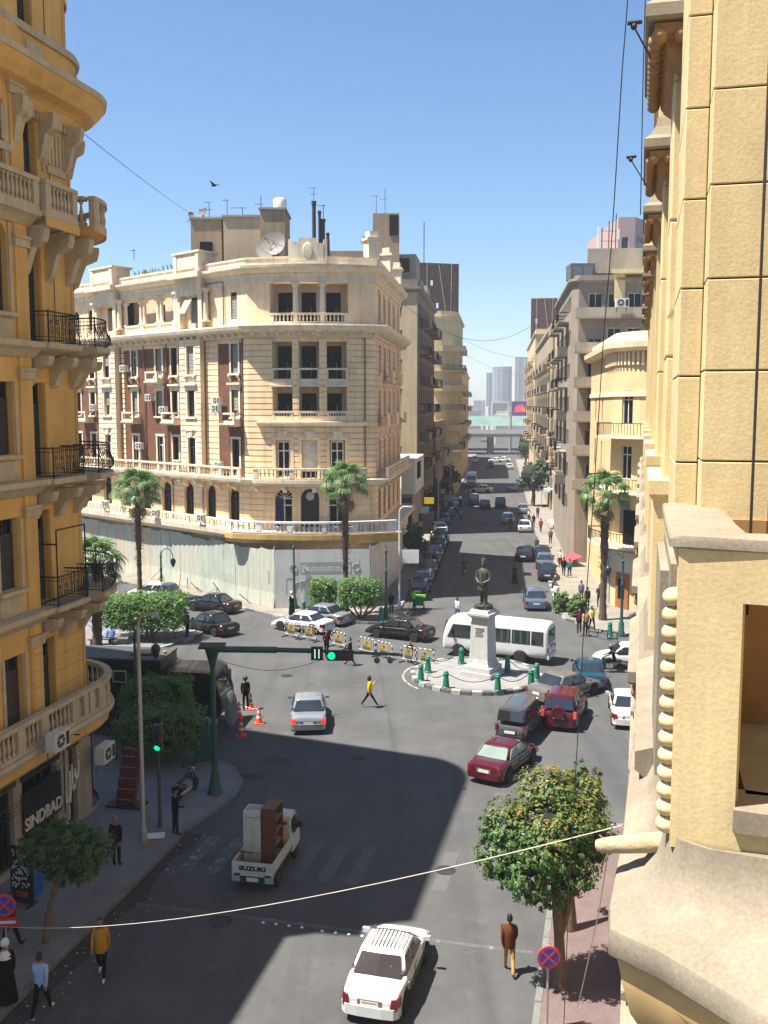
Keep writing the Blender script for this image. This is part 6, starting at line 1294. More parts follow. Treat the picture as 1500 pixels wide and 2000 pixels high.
def car(name, label, cat, loc, phi, col, L=4.4, W=1.72, H=1.44, kind='sedan', group=None, brake=False, lod=0, metal=.0, roofbars=False, glassm=None):
    """local +y is forward; phi is the heading clockwise from +y in degrees"""
    t_ = thing(name, label, cat, loc, -R(phi), group); pm_ = col; hl, hw = L / 2, W / 2; gm = glassm or carglass
    wb_ = L * .30; yf, yr = hl - L * .185, -hl + L * .2; wr_ = .31 if kind != 'suv' else .36; g0 = .2 if kind != 'suv' else .27
    hood, trunk, belt = {'sedan': (.80, .92, .90), 'hatch': (.84, .95, .95), 'suv': (.98, 1.02, 1.04), 'van': (.92, 1.0, 1.0), 'wagon': (.84, .98, .95)}[kind]; hood *= H / 1.44 if kind == 'sedan' else 1; 
    tab = [(-hl, hw * .86, .36, trunk - .24), (-hl + .05, hw * .93, .26, trunk - .07), (-hl + .22, hw * .97, g0, trunk), (-hl + L * .2, hw, g0, trunk), (0, hw, g0, belt), (hl - L * .28, hw * .99, g0, belt - .03), (hl - L * .14, hw * .97, g0, hood - .02), (hl - .25, hw * .93, g0 + .02, hood - .1), (hl - .06, hw * .86, .28, hood - .2), (hl, hw * .78, .36, hood - .32)]
    ys = sorted(set([p[0] for p in tab] + [c + o for c in (yf, yr) for o in (-wr_ - .07, -wr_ - .02, -wr_ * .75, -wr_ * .4, 0, wr_ * .4, wr_ * .75, wr_ + .02, wr_ + .07)]))
    rings = []
    for y in ys:
        w_, b0, h_ = interp(tab, y)
        for c in (yf, yr):
            q = abs(y - c)
            if q < wr_ + .05: b0 = max(b0, wr_ + math.sqrt(max(0, (wr_ + .05) ** 2 - q * q)) * 1.0)
        b0 = min(b0, h_ - .12); hh = h_ - b0
        pr = [(w_ * .86, b0), (w_ * .97, b0 + hh * .12), (w_ * 1.0, b0 + hh * .42), (w_ * .985, b0 + hh * .68), (w_ * .955, b0 + hh * .88), (w_ * .88, b0 + hh * .985), (w_ * .6, b0 + hh * 1.0 + .012), (0, b0 + hh + .025)]
        rings.append([(x, y, z) for x, z in pr] + [(-x, y, z) for x, z in pr[-2::-1]])
    b = MB(); b.loft(rings); body = b.build('body', pm_, t_, 35); round_off(body, lod)
    # greenhouse
    zr = H; zb = belt - .02
    rear0, rear1, fr1, fr0 = {'sedan': (-hl + L * .17, -hl + L * .31, hl - L * .43, hl - L * .27), 'hatch': (-hl + .12, -hl + .55, hl - L * .42, hl - L * .25), 'suv': (-hl + .1, -hl + .38, hl - L * .42, hl - L * .27), 'van': (-hl + .06, -hl + .24, hl - L * .25, hl - .35), 'wagon': (-hl + .12, -hl + .5, hl - L * .43, hl - L * .27)}[kind]
    wb0, wr0 = hw * .93, hw * .74 if kind != 'van' else hw * .82
    def cs(y, z, w_): return [(w_, y, z), (-w_, y, z)]
    def gp(q, v, sgn=1, out=0):      # point on the side glass surface: q along 0 rear..1 front, v 0 belt..1 roof
        y0 = rear0 + (fr0 - rear0) * q; y1 = rear1 + (fr1 - rear1) * q; bulge = .035 * math.sin(math.pi * v); return Vector((sgn * (wb0 + (wr0 - wb0) * v + bulge + out), y0 + (y1 - y0) * v, zb + (zr - .05 - zb) * v))
    rings = []; NQ = 8
    for k in range(NQ + 1):
        q = k / NQ; side = [gp(q, v) for v in (0, .35, .7, .92, 1)]; top = gp(q, 1); y1 = top.y; cz = zr + (0 if 0 < k < NQ else -.03)
        r_ = [(p.x, p.y, p.z) for p in side] + [(wr0 * .86, y1, cz - .012), (wr0 * .45, y1, cz + .012), (0, y1, cz + .016)]
        rings.append(r_ + [(-x, y, z) for x, y, z in r_[-2::-1]])
    b = MB(); b.loft(rings); round_off(b.build('cabin', pm_, t_, 40), lod)
    # glass
    def panel(name_, pts, out, nm): b = MB(); P_ = [Vector(p) + Vector(nm) * out for p in pts]; P2 = [Vector(p) - Vector(nm) * .01 for p in pts]; n_ = len(pts); b.loft([P2, P_]); return b.build(name_, gm, t_)
    mk = [(.05, .44), (.49, .93)] if kind in ('sedan', 'hatch') else [(.04, .27), (.31, .6), (.64, .95)]
    for sgn in (1, -1):
        for m0, m1 in mk:
            pts = [gp(m0 + (.0 if m0 > .1 else .04), .1, sgn), gp(m1, .1, sgn), gp(m1 - (.04 if m1 > .9 else 0), .86, sgn), gp(m0 + (.03 if m0 < .1 else 0), .86, sgn)]; mid = [gp(m1, .5, sgn), gp(m0 + .02, .5, sgn)]
            panel('side_window', [pts[0], pts[1], mid[0], pts[2], pts[3], mid[1]], .012, (sgn, 0, .2))
    def fb(q, v, u): p = gp(q, v); return Vector((p.x * u, p.y + (.05 if q else -.03) * (1 - abs(u)) , p.z))
    if kind == 'van': vv = (.3, .85)
    else: vv = (.12, .9)
    for q, nm, nme in ((0, (0, -.8, .6), 'rear_window'), (1, (0, .7, .7), 'windscreen')):
        panel(nme, [fb(q, vv[0], .88), fb(q, vv[0], 0), fb(q, vv[0], -.88), fb(q, vv[1], -.86), fb(q, vv[1], 0), fb(q, vv[1], .86)], .02, nm)
    if lod > 1: 
        for s, y in ((1, yf), (-1, yf), (1, yr), (-1, yr)): wheel_parts(t_, s * (hw - .12), y, wr_, .2, s)
        for s in (1, -1): b = MB(); b.box(s * hw * .62 - .13, s * hw * .62 + .13, -hl - .01, -hl + .1, trunk - .3, trunk - .16); b.build('tail_light', redl, t_)
        return t_
    for s, y in ((1, yf), (-1, yf), (1, yr), (-1, yr)): wheel_parts(t_, s * (hw - .1), y, wr_, .2, s)
    # lamps, plates, bumpers, mirrors, handles, door seams
    for s in (1, -1):
        b = MB()
        if kind in ('suv', 'van'): b.box(*sorted((s * hw * .80, s * hw * .945)), -hl - .015, -hl + .12, .72, 1.06)
        else: b.hexa([(s * hw * .68, -hl - .03, trunk - .38), (s * hw * .9, -hl - .005, trunk - .42), (s * hw * .99, -hl + .26, trunk - .36), (s * hw * .68, -hl + .1, trunk - .38), (s * hw * .72, -hl + .0, trunk - .14), (s * hw * .9, -hl + .02, trunk - .12), (s * hw * .975, -hl + .28, trunk - .12), (s * hw * .72, -hl + .12, trunk - .14)])
        b.build('tail_light', redon if brake else redl, t_)
        b = MB(); b.hexa([(s * hw * .5, hl - .06, hood - .33), (s * hw * .84, hl - .14, hood - .33), (s * hw * .93, hl - .34, hood - .28), (s * hw * .5, hl - .3, hood - .3), (s * hw * .5, hl - .1, hood - .19), (s * hw * .82, hl - .2, hood - .18), (s * hw * .9, hl - .38, hood - .16), (s * hw * .5, hl - .3, hood - .18)]); b.build('headlight', headl, t_)
        b = MB(); b.M = Matrix.Translation((s * (hw + .08), fr0 - .12, zb + .1)); b.box(-.1, .1, -.04, .05, -.06, .07); b.box(*sorted((-s * .16, -s * .09)), -.02, .03, -.04, .0); b.build('mirror', pm_ if not lod else trimk, t_)
        b = MB()
        for q in ((.47,), (.94,)) if kind != 'van' else ((.62,), (.29,)):
            y = rear0 + (fr0 - rear0) * q[0]
            for zz in range(5): w_, b0, h_ = interp(tab, y); z0 = g0 + .12 + zz * (belt - g0 - .2) / 5; b.box(*sorted((s * (hw * .985), s * (hw * 1.002 + .002))), y - .006, y + .006, z0, z0 + (belt - g0 - .2) / 5)
        b.box(*sorted((s * hw * .99, s * (hw + .012))), -.85, .95, .5, .56); b.build('door_seam', trimk, t_)
        b = MB()
        for q in (.14, .56): y = rear0 + (fr0 - rear0) * q; b.box(*sorted((s * hw * .965, s * (hw + .02))), y - .08, y + .08, belt - .16, belt - .125)
        b.build('door_handle', pm_, t_)
    b = MB(); b.prism([(-hw * .98, -hl + .3), (-hw * .95, -hl + .08), (-hw * .8, -hl - .035), (-hw * .4, -hl - .07), (hw * .4, -hl - .07), (hw * .8, -hl - .035), (hw * .95, -hl + .08), (hw * .98, -hl + .3)], .27, .55); b.build('rear_bumper', pm_ if kind != 'van' else trimk, t_); b = MB(); b.box(-hw * .84, hw * .84, hl - .1, hl + .04, .28, .48); b.build('front_bumper', pm_, t_)
    b = MB(); b.box(-.24, .24, -hl - .022, -hl + .04, trunk - .37, trunk - .25) if kind == 'sedan' else b.box(-.26, .26, -hl - .04, -hl + .04, .64, .76); b.build('number_plate', plate, t_)
    b = MB(); b.box(-hw * .6, hw * .6, hl - .05, hl + .012, .5, hood - .32); b.build('grille', trimk, t_)
    b = MB(); b.box(-hw * .4, hw * .4, -hl - .012, -hl + .05, trunk - .39, trunk - .22); b.build('plate_recess', trimk if kind != 'sedan' else mat('plate_surround', (.10, .10, .10), rough=.5), t_)
    if roofbars:
        b = MB(); n_ = 11
        for k in range(n_): x = (k / (n_ - 1) - .5) * wr0 * 1.75; b.tube([(x, rear1 + .05, zr + .03), (x, (rear1 + fr1) / 2, zr + .05), (x, fr1 - .05, zr + .03)], .011, 4)
        b.build('roof_stripe', trimk, t_)
    return t_
P_white = paint('white', (.52, .515, .50)); P_silver = paint('silver', (.27, .29, .32), .45); P_black = paint('black', (.008, .008, .009)); P_maroon = paint('maroon', (.06, .006, .011)); P_dred = paint('dark_red', (.06, .005, .009)); P_grey = paint('grey', (.075, .078, .085), .3); P_brown = paint('grey_brown', (.17, .15, .13), .4); P_teal = paint('teal', (.012, .06, .085), .3); P_blue = paint('grey_blue', (.10, .14, .20), .4); P_navy = paint('navy', (.012, .016, .028), .2)
RO = 'cars on the roadway'; PK = 'cars parked along the kerb'
def cg(px, py): return g(px, py)
c1 = car('white_sedan', 'white taxi-like sedan with a striped roof rack at the bottom edge of the picture', 'car', cg(760, 1918), 15, P_white, 4.05, 1.62, 1.42, 'sedan', RO, roofbars=True, glassm=mat('car_glass_clear', (.03, .022, .018), rough=.08, spec=.6))
b = MB()
for s in (-.34, .34): b.ball((s, -1.05, 1.06), .12, 10, 6, (1, .5, .8))
b.build('headrest', seatm, c1)
b = MB(); b.box(-.2, .2, -2.052, -2.04, .63, .66); b.build('plate_strip', plateo, c1)
car('silver_sedan', 'silver sedan with red tail lamps lit, driving away near the orange cones', 'car', cg(603, 1408), -4, P_silver, 4.4, 1.76, 1.46, 'sedan', RO, brake=True)
car('maroon_sedan', 'old maroon sedan on the road above the sunlit ficus', 'car', cg(985, 1502), 31, P_maroon, 4.3, 1.68, 1.38, 'sedan', RO, glassm=mat('car_glass_green', (.16, .22, .19), rough=.08, spec=.6))
car('grey_minivan', 'dark grey boxy minivan between the maroon sedan and the red off-roader', 'van', cg(1016, 1436), 24, P_grey, 3.6, 1.5, 1.82, 'van', RO)
car('red_offroader', 'dark red off-road car with a rear spare wheel beside the grey minivan', 'car', cg(1104, 1405), 20, P_dred, 4.1, 1.8, 1.72, 'suv', RO, brake=True)
car('grey_brown_sedan', 'grey brown sedan close to the statue island', 'car', cg(1103, 1360), 52, P_brown, 4.6, 1.8, 1.46, 'sedan', RO)
car('teal_sedan', 'teal blue sedan to the right of the statue island', 'car', cg(1150, 1330), 6, P_teal, 4.2, 1.66, 1.38, 'sedan', RO)
car('white_sedan', 'white sedan half hidden by the yellow building below the motorcyclist', 'car', cg(1224, 1400), 10, P_white, 4.4, 1.74, 1.45, 'sedan', RO)
car('white_hatchback', 'white hatchback half hidden behind the motorcyclist at the right', 'car', cg(1222, 1302), -82, P_white, 3.9, 1.68, 1.5, 'hatch', RO)
car('black_sedan', 'black sedan nearest the tarpaulin hoarding on the left', 'car', cg(417, 1193), -62, P_black, 4.4, 1.72, 1.42, 'sedan', RO)
car('black_sedan', 'black sedan beside the trimmed tree island, nearer of the two on the left', 'car', cg(413, 1234), -48, P_black, 4.4, 1.74, 1.48, 'sedan', RO)
car('black_sedan', 'glossy black sedan behind the striped barriers in the middle', 'car', cg(782, 1245), -64, P_black, 4.6, 1.82, 1.44, 'sedan', RO)
car('white_coupe', 'white sporty sedan behind the left end of the striped barriers', 'car', cg(592, 1231), -62, P_white, 4.4, 1.78, 1.38, 'sedan', RO)
car('silver_sedan', 'silver grey sedan parked behind the white sporty sedan', 'car', cg(628, 1216), -60, P_silver, 4.4, 1.75, 1.44, 'sedan', RO)
car('grey_blue_sedan', 'grey blue sedan driving away by the right pavement bushes', 'car', cg(1045, 1183), 6, P_blue, 4.6, 1.8, 1.47, 'sedan', RO)
car('black_sedan', 'black sedan with red tail lamps pulled up in the sunny stretch of the far street', 'car', cg(1026, 1092), 14, P_black, 4.5, 1.8, 1.46, 'sedan', RO, lod=1)
for i, (px, py, col, kd, l) in enumerate(((1068, 1129, P_navy, 'sedan', 'dark sedan nearest in the row parked at the right kerb'), (1063, 1107, P_blue, 'sedan', 'grey blue sedan second in the row parked at the right kerb'), (1059, 1091, P_navy, 'hatch', 'dark hatchback third in the row parked at the right kerb'))): car('parked_car', l, 'car', cg(px, py), 8, col, 4.3, 1.72, 1.45, kd, PK, lod=1)
lst = [(82, 'black hatchback nearest in the row parked by the hoarding', P_navy, 'hatch'), (87.0, 'silver estate second in the row parked by the hoarding', P_silver, 'wagon'), (92.2, 'dark sedan third in the row parked by the hoarding', P_grey, 'sedan'), (97.2, 'black sedan fourth in the row parked by the hoarding', P_black, 'sedan'), (102.2, 'grey blue sedan fifth in the row parked by the hoarding', P_blue, 'sedan'), (107.4, 'dark off-roader sixth in the row parked by the hoarding', P_navy, 'suv'), (113, 'navy van seventh in the row parked by the hoarding', P_navy, 'van')]
for s, l, col, kd in lst: car('parked_car', l, 'car', FS(s, -6.6), 6.7, col, 4.3, 1.72, 1.46 if kd not in ('suv', 'van') else 1.75, kd, PK, lod=1)
fars = [(855, 1040, -8, P_white, 'hatch', 'white hatchback parked on the left in the shade of the far street'), (866, 1022, 6, P_blue, 'sedan', 'grey blue sedan parked beyond the white hatchback'), (940, 962, -75, P_white, 'sedan', 'white sedan turning across the far street'), (926, 985, 6, P_navy, 'suv', 'dark car in the left lane of the far street'), (947, 993, 6, P_black, 'sedan', 'black sedan in the middle lane of the far street'), (977, 991, 6, P_black, 'suv', 'black off-roader in the right lane of the far street'), (893, 988, 6, P_silver, 'hatch', 'silver hatchback at the left kerb of the far street'), (992, 1021, 8, P_silver, 'wagon', 'silver estate on the right of the far street'), (1023, 1037, 4, P_white, 'sedan', 'white sedan in the sunny patch at the right kerb'), (1000, 958, 6, P_silver, 'sedan', 'silver sedan beside the big dark tree'), (958, 914, 6, P_black, 'suv', 'black off-roader near the far crossing'), (995, 916, 6, P_white, 'hatch', 'white hatchback near the far crossing'), (1022, 1002, 8, P_silver, 'sedan', 'silver sedan parked below the big dark tree'),
        (968, 903, -80, P_white, 'sedan', 'white sedan crossing at the far end, the left one'), (983, 902, -80, P_white, 'sedan', 'white sedan crossing at the far end, the right one'), (928, 903, 6, P_white, 'van', 'white van at the far end on the left'), (884, 1000, 6, P_navy, 'sedan', 'dark sedan parked in the shade left of the silver hatchback'), (876, 1010, 6, P_black, 'hatch', 'black hatchback parked in the deep shade of the left row')]
for px, py, ph, col, kd, l in fars: car('distant_car', l, 'car', cg(px, py), ph, col, 4.3, 1.74, 1.46 if kd not in ('suv', 'van') else 1.8, kd, 'cars in the far street', lod=2)
car('white_estate', 'white estate car behind the trimmed tree on the left', 'car', cg(300, 1172), -75, P_white, 4.4, 1.7, 1.5, 'wagon', RO, lod=1)
# spare wheel on the off-roader
oo = [o for o in C.objects if o.get('label', '').startswith('dark red off-road')][0]; b = MB(); b.lathe([(.02, -.1), (.3, -.1), (.34, -.05), (.34, .08), (.02, .08)], 18, (0, -2.14, .98), 'y'); b.build('spare_wheel', P_dred, oo, 40)
# minibus
def minibus(label, loc, phi):
    t_ = thing('white_minibus', label, 'minibus', loc, -R(phi), RO); L, W, H = 6.9, 2.06, 2.62; hl, hw = L / 2, W / 2; rings = []
    yf, yr, wr_ = hl - 1.1, -hl + 1.75, .38
    ys = sorted(set([-hl, -hl + .06, -hl + .2, -1, 0, 1.5, hl - 1.0, hl - .5, hl - .2, hl - .05, hl] + [c + o for c in (yf, yr) for o in (-.46, -.4, -.25, 0, .25, .4, .46)]))
    tab = [(-hl, .9, .5, H - .4), (-hl + .06, .96, .42, H - .15), (-hl + .2, 1, .36, H - .02), (0, 1, .36, H), (hl - 1.0, 1, .36, H), (hl - .5, .995, .36, H - .06), (hl - .22, .985, .38, H - .32), (hl - .06, .965, .42, 1.55), (hl, .93, .5, 1.2)]
    for y in ys:
        w_, b0, h_ = interp(tab, y); w_ *= hw
        for c in (yf, yr):
            q = abs(y - c)
            if q < .45: b0 = max(b0, .38 + math.sqrt(max(0, .45 ** 2 - q * q)) * .95)
        hb = min(.36, b0); hh = h_ - hb; pr = [(w_ * .9, b0), (w_ * .99, max(b0 + .03, hb + .08 * hh)), (w_, max(b0 + .06, hb + .4 * hh)), (w_ * .97, hb + .75 * hh), (w_ * .93, hb + .9 * hh), (w_ * .8, hb + .975 * hh), (w_ * .4, h_), (0, h_ + .01)]
        rings.append([(x, y, z) for x, z in pr] + [(-x, y, z) for x, z in pr[-2::-1]])
    b = MB(); b.loft(rings); round_off(b.build('body', P_white, t_, 35), 0)
    for s in (1, -1):
        for i, (y0, y1) in enumerate(((-hl + .3, -hl + 1.05), (-hl + 1.12, -hl + 2.3), (-hl + 2.37, -hl + 3.5), (-hl + 3.57, -hl + 4.6), (-hl + 4.75, -hl + 6.55))):
            b = MB(); z0, z1 = 1.28, 2.12; w0, w1 = hw * .997, hw * .955; b.hexa([(s * (w0 - .03), y0, z0), (s * (w0 + .012), y0, z0), (s * (w0 + .012), y1, z0), (s * (w0 - .03), y1, z0), (s * (w1 - .03), y0, z1), (s * (w1 + .012), y0, z1), (s * (w1 + .012), y1 - (.38 if i == 4 else 0), z1), (s * (w1 - .03), y1 - (.38 if i == 4 else 0), z1)]); b.build('side_window', carglass, t_)
            if 0 < i < 4: 
                b = MB()
                for k in range(3): yy = y0 + .1 + k * (y1 - y0 - .3) / 2; b.hexa([(s * (w0 + .013), yy, z0 + .05), (s * (w0 + .016), yy, z0 + .05), (s * (w0 + .016), yy + .12, z0 + .05), (s * (w0 + .013), yy + .12, z0 + .05), (s * (w1 + .017), yy, z1 - .05), (s * (w1 + .02), yy, z1 - .05), (s * (w1 + .02), yy + .12, z1 - .05), (s * (w1 + .017), yy + .12, z1 - .05)])
                b.build('curtain', mat('green_curtain', (.035, .06, .04), rough=.9), t_)
        b = MB(); b.box(*sorted((s * .78, s * .93)), -hl - .02, -hl + .1, .85, 1.1); b.build('tail_light', redl, t_); b = MB(); b.box(*sorted((s * .5, s * .85)), hl - .15, hl + .01, .8, 1.0); b.build('headlight', headl, t_)
        b = MB(); b.box(*sorted((s * (hw + .05), s * (hw + .2))), hl - .75, hl - .65, 1.5, 1.85); b.box(*sorted((s * hw * .9, s * (hw + .1))), hl - .7, hl - .66, 1.85, 1.88); b.build('mirror', trimk, t_)
        for y in (yf, yr): wheel_parts(t_, s * (hw - .14), y, wr_, .24, s)
    b = MB(); b.hexa([(-.8, -hl - .015, 1.35), (.8, -hl - .015, 1.35), (.8, -hl + .1, 1.35), (-.8, -hl + .1, 1.35), (-.76, -hl + .0, 2.2), (.76, -hl + .0, 2.2), (.76, -hl + .15, 2.2), (-.76, -hl + .15, 2.2)]); b.build('rear_window', carglass, t_)
    b = MB(); b.hexa([(-.9, hl - .02, 1.45), (.9, hl - .02, 1.45), (.9, hl - .3, 1.4), (-.9, hl - .3, 1.4), (-.85, hl - .2, 2.25), (.85, hl - .2, 2.25), (.85, hl - .5, 2.25), (-.85, hl - .5, 2.25)]); b.build('windscreen', carglass, t_)
    b = MB(); b.box(-.95, .95, -hl - .06, -hl + .05, .42, .66); b.build('rear_bumper', P_white, t_); b = MB(); b.box(-.26, .26, -hl - .03, -hl + .02, .95, 1.12); b.build('number_plate', plate, t_); b = MB(); b.box(-.4, .4, -hl - .02, -hl + .03, 1.14, 1.22); b.build('grab_rail', trimk, t_)
mc = (g(993, 1283) + g(895, 1273)) / 2
minibus('white minibus with curtained windows passing behind the statue', mc + Vector((.9, -.75, 0)), -66)
# small pickup with furniture
pk_ = thing('white_pickup', 'small old white pickup truck carrying furniture', 'pickup truck', g(524, 1698), -R(11), RO); L, W = 3.3, 1.42; hl, hw = L / 2, W / 2
ptm = mat('worn_white_paint_body', (.50, .50, .46), rough=.5, var=.2, scale=3, streak=.3); pgm = mat('pale_green_stripe', (.22, .36, .30), rough=.5, var=.2, scale=3)
b = MB(); b.box(-hw, hw, -hl, .55, .58, .66); b.build('bed_floor', rust, pk_)
for nme, bx in (('tailgate', (-hw, hw, -hl - .03, -hl + .02, .66, 1.02)), ('bed_side', (-hw, -hw + .05, -hl + .03, .5, .66, 1.02)), ('bed_side', (hw - .05, hw, -hl + .03, .5, .66, 1.02)), ('bed_front', (-hw + .06, hw - .06, .46, .5, .66, 1.25))): b = MB(); b.box(*bx); b.build(nme, ptm, pk_)
b = MB(); b.box(-hw + .04, hw - .04, -hl + .0, .5, .44, .57); b.build('chassis', trimk, pk_)
b = MB(); b.box(-hw, hw, -hl - .05, -hl - .005, .36, .56); b.build('rear_panel', pgm, pk_); b = MB(); b.box(-hw, hw, -hl - .04, -hl - .003, .57, .65); b.build('rear_beam', ptm, pk_)
b = MB(); b.box(-.2, .2, -hl - .065, -hl - .05, .4, .53); b.build('number_plate', plate, pk_); b = MB(); b.box(-.42, .42, -hl - .058, -hl - .05, .37, .57); b.build('plate_recess', trimk, pk_)
for s in (1, -1):
    b = MB(); b.box(*sorted((s * .42, s * .64)), -hl - .06, -hl - .04, .57, .64); b.build('tail_light', redl, pk_)
    for y in (-hl + .62, hl - .55): wheel_parts(pk_, s * (hw - .09), y, .27, .16, s)
    b = MB(); b.box(*sorted((s * (hw + .1), s * (hw + .26))), hl - .75, hl - .68, 1.2, 1.42); b.box(*sorted((s * hw * .95, s * (hw + .12))), hl - .73, hl - .7, 1.28, 1.31); b.build('mirror', trimk, pk_)
rings = []
for y, z0, z1, w_ in ((.56, .45, 1.62, .96), (.62, .42, 1.7, 1.0), (1.2, .42, 1.7, .99), (1.42, .42, 1.42, .98), (1.6, .45, 1.02, .96), (hl, .5, .95, .93)): rings.append([(hw * w_ * (1 if z < 1.0 else .88), y, z) for z in (z0, z0 + .25, min(1.0, z1), (min(1.0, z1) + z1) / 2 + .01, z1 + .012)] + [(-hw * w_ * (1 if z < 1.0 else .88), y, z) for z in (z0, z0 + .25, min(1.0, z1), (min(1.0, z1) + z1) / 2 + .01, z1 + .012)][::-1])
b = MB(); b.loft(rings); b.build('cab', ptm, pk_, 30)
b = MB(); b.box(-.5, .5, .535, .555, 1.1, 1.5); b.build('rear_window', carglass, pk_)
for s in (1, -1): b = MB(); b.hexa([(s * .70, .72, 1.05), (s * .725, .72, 1.05), (s * .725, 1.38, 1.05), (s * .70, 1.38, 1.05), (s * .6, .72, 1.55), (s * .645, .72, 1.55), (s * .645, 1.2, 1.55), (s * .6, 1.2, 1.55)]); b.build('side_window', carglass, pk_)
sl = text('tailgate_letters', 'SUZUKI', .2, trimk, pk_, (0, -hl - .037, .76), (math.pi / 2, 0, 0), .004, sx=1.35, bold=.012)
b = MB(); b.tube([(-hw - .15, -hl + .4, .95), (-hw + .02, -hl + .35, 1.25), (-.1, -hl + .3, 1.2)], .02, 5)
for k in range(12): b.tube([(-hw + .1 + k * .07, -hl + .33, .7), (-hw + .1 + k * .07, -hl + .36, 1.22)], .008, 4)
for z in (.75, .95, 1.2): b.tube([(-hw + .1, -hl + .34, z), (.2, -hl + .34, z)], .012, 4)
b.build('load_rack', rust, pk_)
PM = pk_.matrix_basis if False else None
def onpick(x, y, z): a = -R(11); p = g(524, 1698); return Vector((p.x + x * math.cos(a) - y * math.sin(a), p.y + x * math.sin(a) + y * math.cos(a), z))
fr = thing('old_refrigerator', 'old white refrigerator cabinet standing in the pickup bed', 'refrigerator', onpick(-.28, -.55, .665), -R(11)); fw, fd, fh = .6, .62, 1.75
for bx in ((-fw / 2, -fw / 2 + .04, -fd / 2, fd / 2, 0, fh), (fw / 2 - .04, fw / 2, -fd / 2, fd / 2, 0, fh), (-fw / 2 + .042, fw / 2 - .042, fd / 2 - .04, fd / 2, 0, fh), (-fw / 2 + .042, fw / 2 - .042, -fd / 2, fd / 2 - .042, fh - .2, fh - .14)): b = MB(); b.box(*bx); b.build('frame', ptm, fr)
b = MB(); b.box(-fw / 2 + .042, fw / 2 - .042, -fd / 2 - .003, -fd / 2 + .04, 0, fh - .22); b.build('back_panel', mat('pale_green_panel', (.42, .47, .40), rough=.6, var=.2, scale=2.5, streak=.4), fr)
b = MB(); b.box(-fw / 2 + .042, fw / 2 - .042, -fd / 2 - .004, -fd / 2 + .04, fh - .13, fh); b.build('top_rail', ptm, fr)
wd = thing('wooden_bookcase', 'dark brown wooden bookcase standing in the pickup bed', 'bookcase', onpick(.3, -.42, .665), -R(11)); ww_, wdp, wh_ = .5, .85, 1.85; wm = mat('varnished_wood', (.11, .042, .02), rough=.5, var=.4, scale=5, streak=.5)
for nme, bx in (('back_board', (-ww_ / 2, -ww_ / 2 + .03, -wdp / 2, wdp / 2, 0, wh_)), ('side_board', (-ww_ / 2 + .032, ww_ / 2, -wdp / 2, -wdp / 2 + .03, 0, wh_)), ('side_board', (-ww_ / 2 + .032, ww_ / 2, wdp / 2 - .03, wdp / 2, 0, wh_)), ('top_board', (-ww_ / 2, ww_ / 2, -wdp / 2, wdp / 2, wh_ + .002, wh_ + .03))): b = MB(); b.box(*bx); b.build(nme, wm, wd)
for k in range(4): z = .15 + k * .42; b = MB(); b.box(-ww_ / 2 + .032, ww_ / 2 - .01, -wdp / 2 + .032, wdp / 2 - .032, z, z + .025); b.build('shelf', mat('pale_shelf', (.25, .15, .08), rough=.6, var=.3, scale=5), wd)
sk = thing('cardboard_parcel', 'folded yellowish parcel wedged between the bookcase and the cab', 'parcel', onpick(.5, .12, 1.25), R(20)); b = MB(); b.loft([[(-.1 + .04 * math.sin(k), -.05 + k * .03, z) for z in (-.3, .25)] + [(.12 + .04 * math.sin(k), -.03 + k * .03, z) for z in (.3, -.28)] for k in range(5)]); b.build('wrapping', mat('parcel_kraft', (.36, .26, .12), rough=.9, var=.3, scale=6), sk)

# black police truck at the kerb
tr_ = thing('black_police_truck', 'long black police truck parked behind the trimmed trees on the left', 'truck', (-7.9, 48.0, 0), -R(97)); bkm = mat('matt_black_body', (.010, .011, .013), rough=.45, var=.3, scale=1.5, coat=.2); roofm = mat('truck_roof_grey', (.055, .062, .065), rough=.6, var=.2, scale=1, world_co=True)
b = MB(); b.box(-1.2, 1.2, -13.5, -2.9, 1.0, 3.5); b.build('box_body', bkm, tr_)
b = MB(); b.box(-1.22, 1.22, -13.52, -2.88, 3.503, 3.6); b.build('roof', roofm, tr_)
for y in (-4.2, -9.5): b = MB(); b.box(-.5, .5, y - .5, y + .5, 3.6, 3.68); b.build('roof_hatch', bkm, tr_)
b = MB(); b.loft([[(x, y, z) for y, z in ((-2.7, .8), (-.05, .8), (.1, 1.2), (.08, 1.7), (-.25, 2.85), (-.6, 3.0), (-2.7, 3.0))] for x in (-1.18, -1.1, 1.1, 1.18)]); b.build('cab', bkm, tr_, 30)
b = MB(); b.hexa([(-1.05, .075, 1.75), (1.05, .075, 1.75), (1.05, .0, 1.75), (-1.05, .0, 1.75), (-1.0, -.2, 2.75), (1.0, -.2, 2.75), (1.0, -.3, 2.75), (-1.0, -.3, 2.75)]); b.build('windscreen', carglass, tr_)
b = MB(); b.box(-1.1, 1.1, -13.3, -.6, .55, .98); b.build('chassis', trimk, tr_)
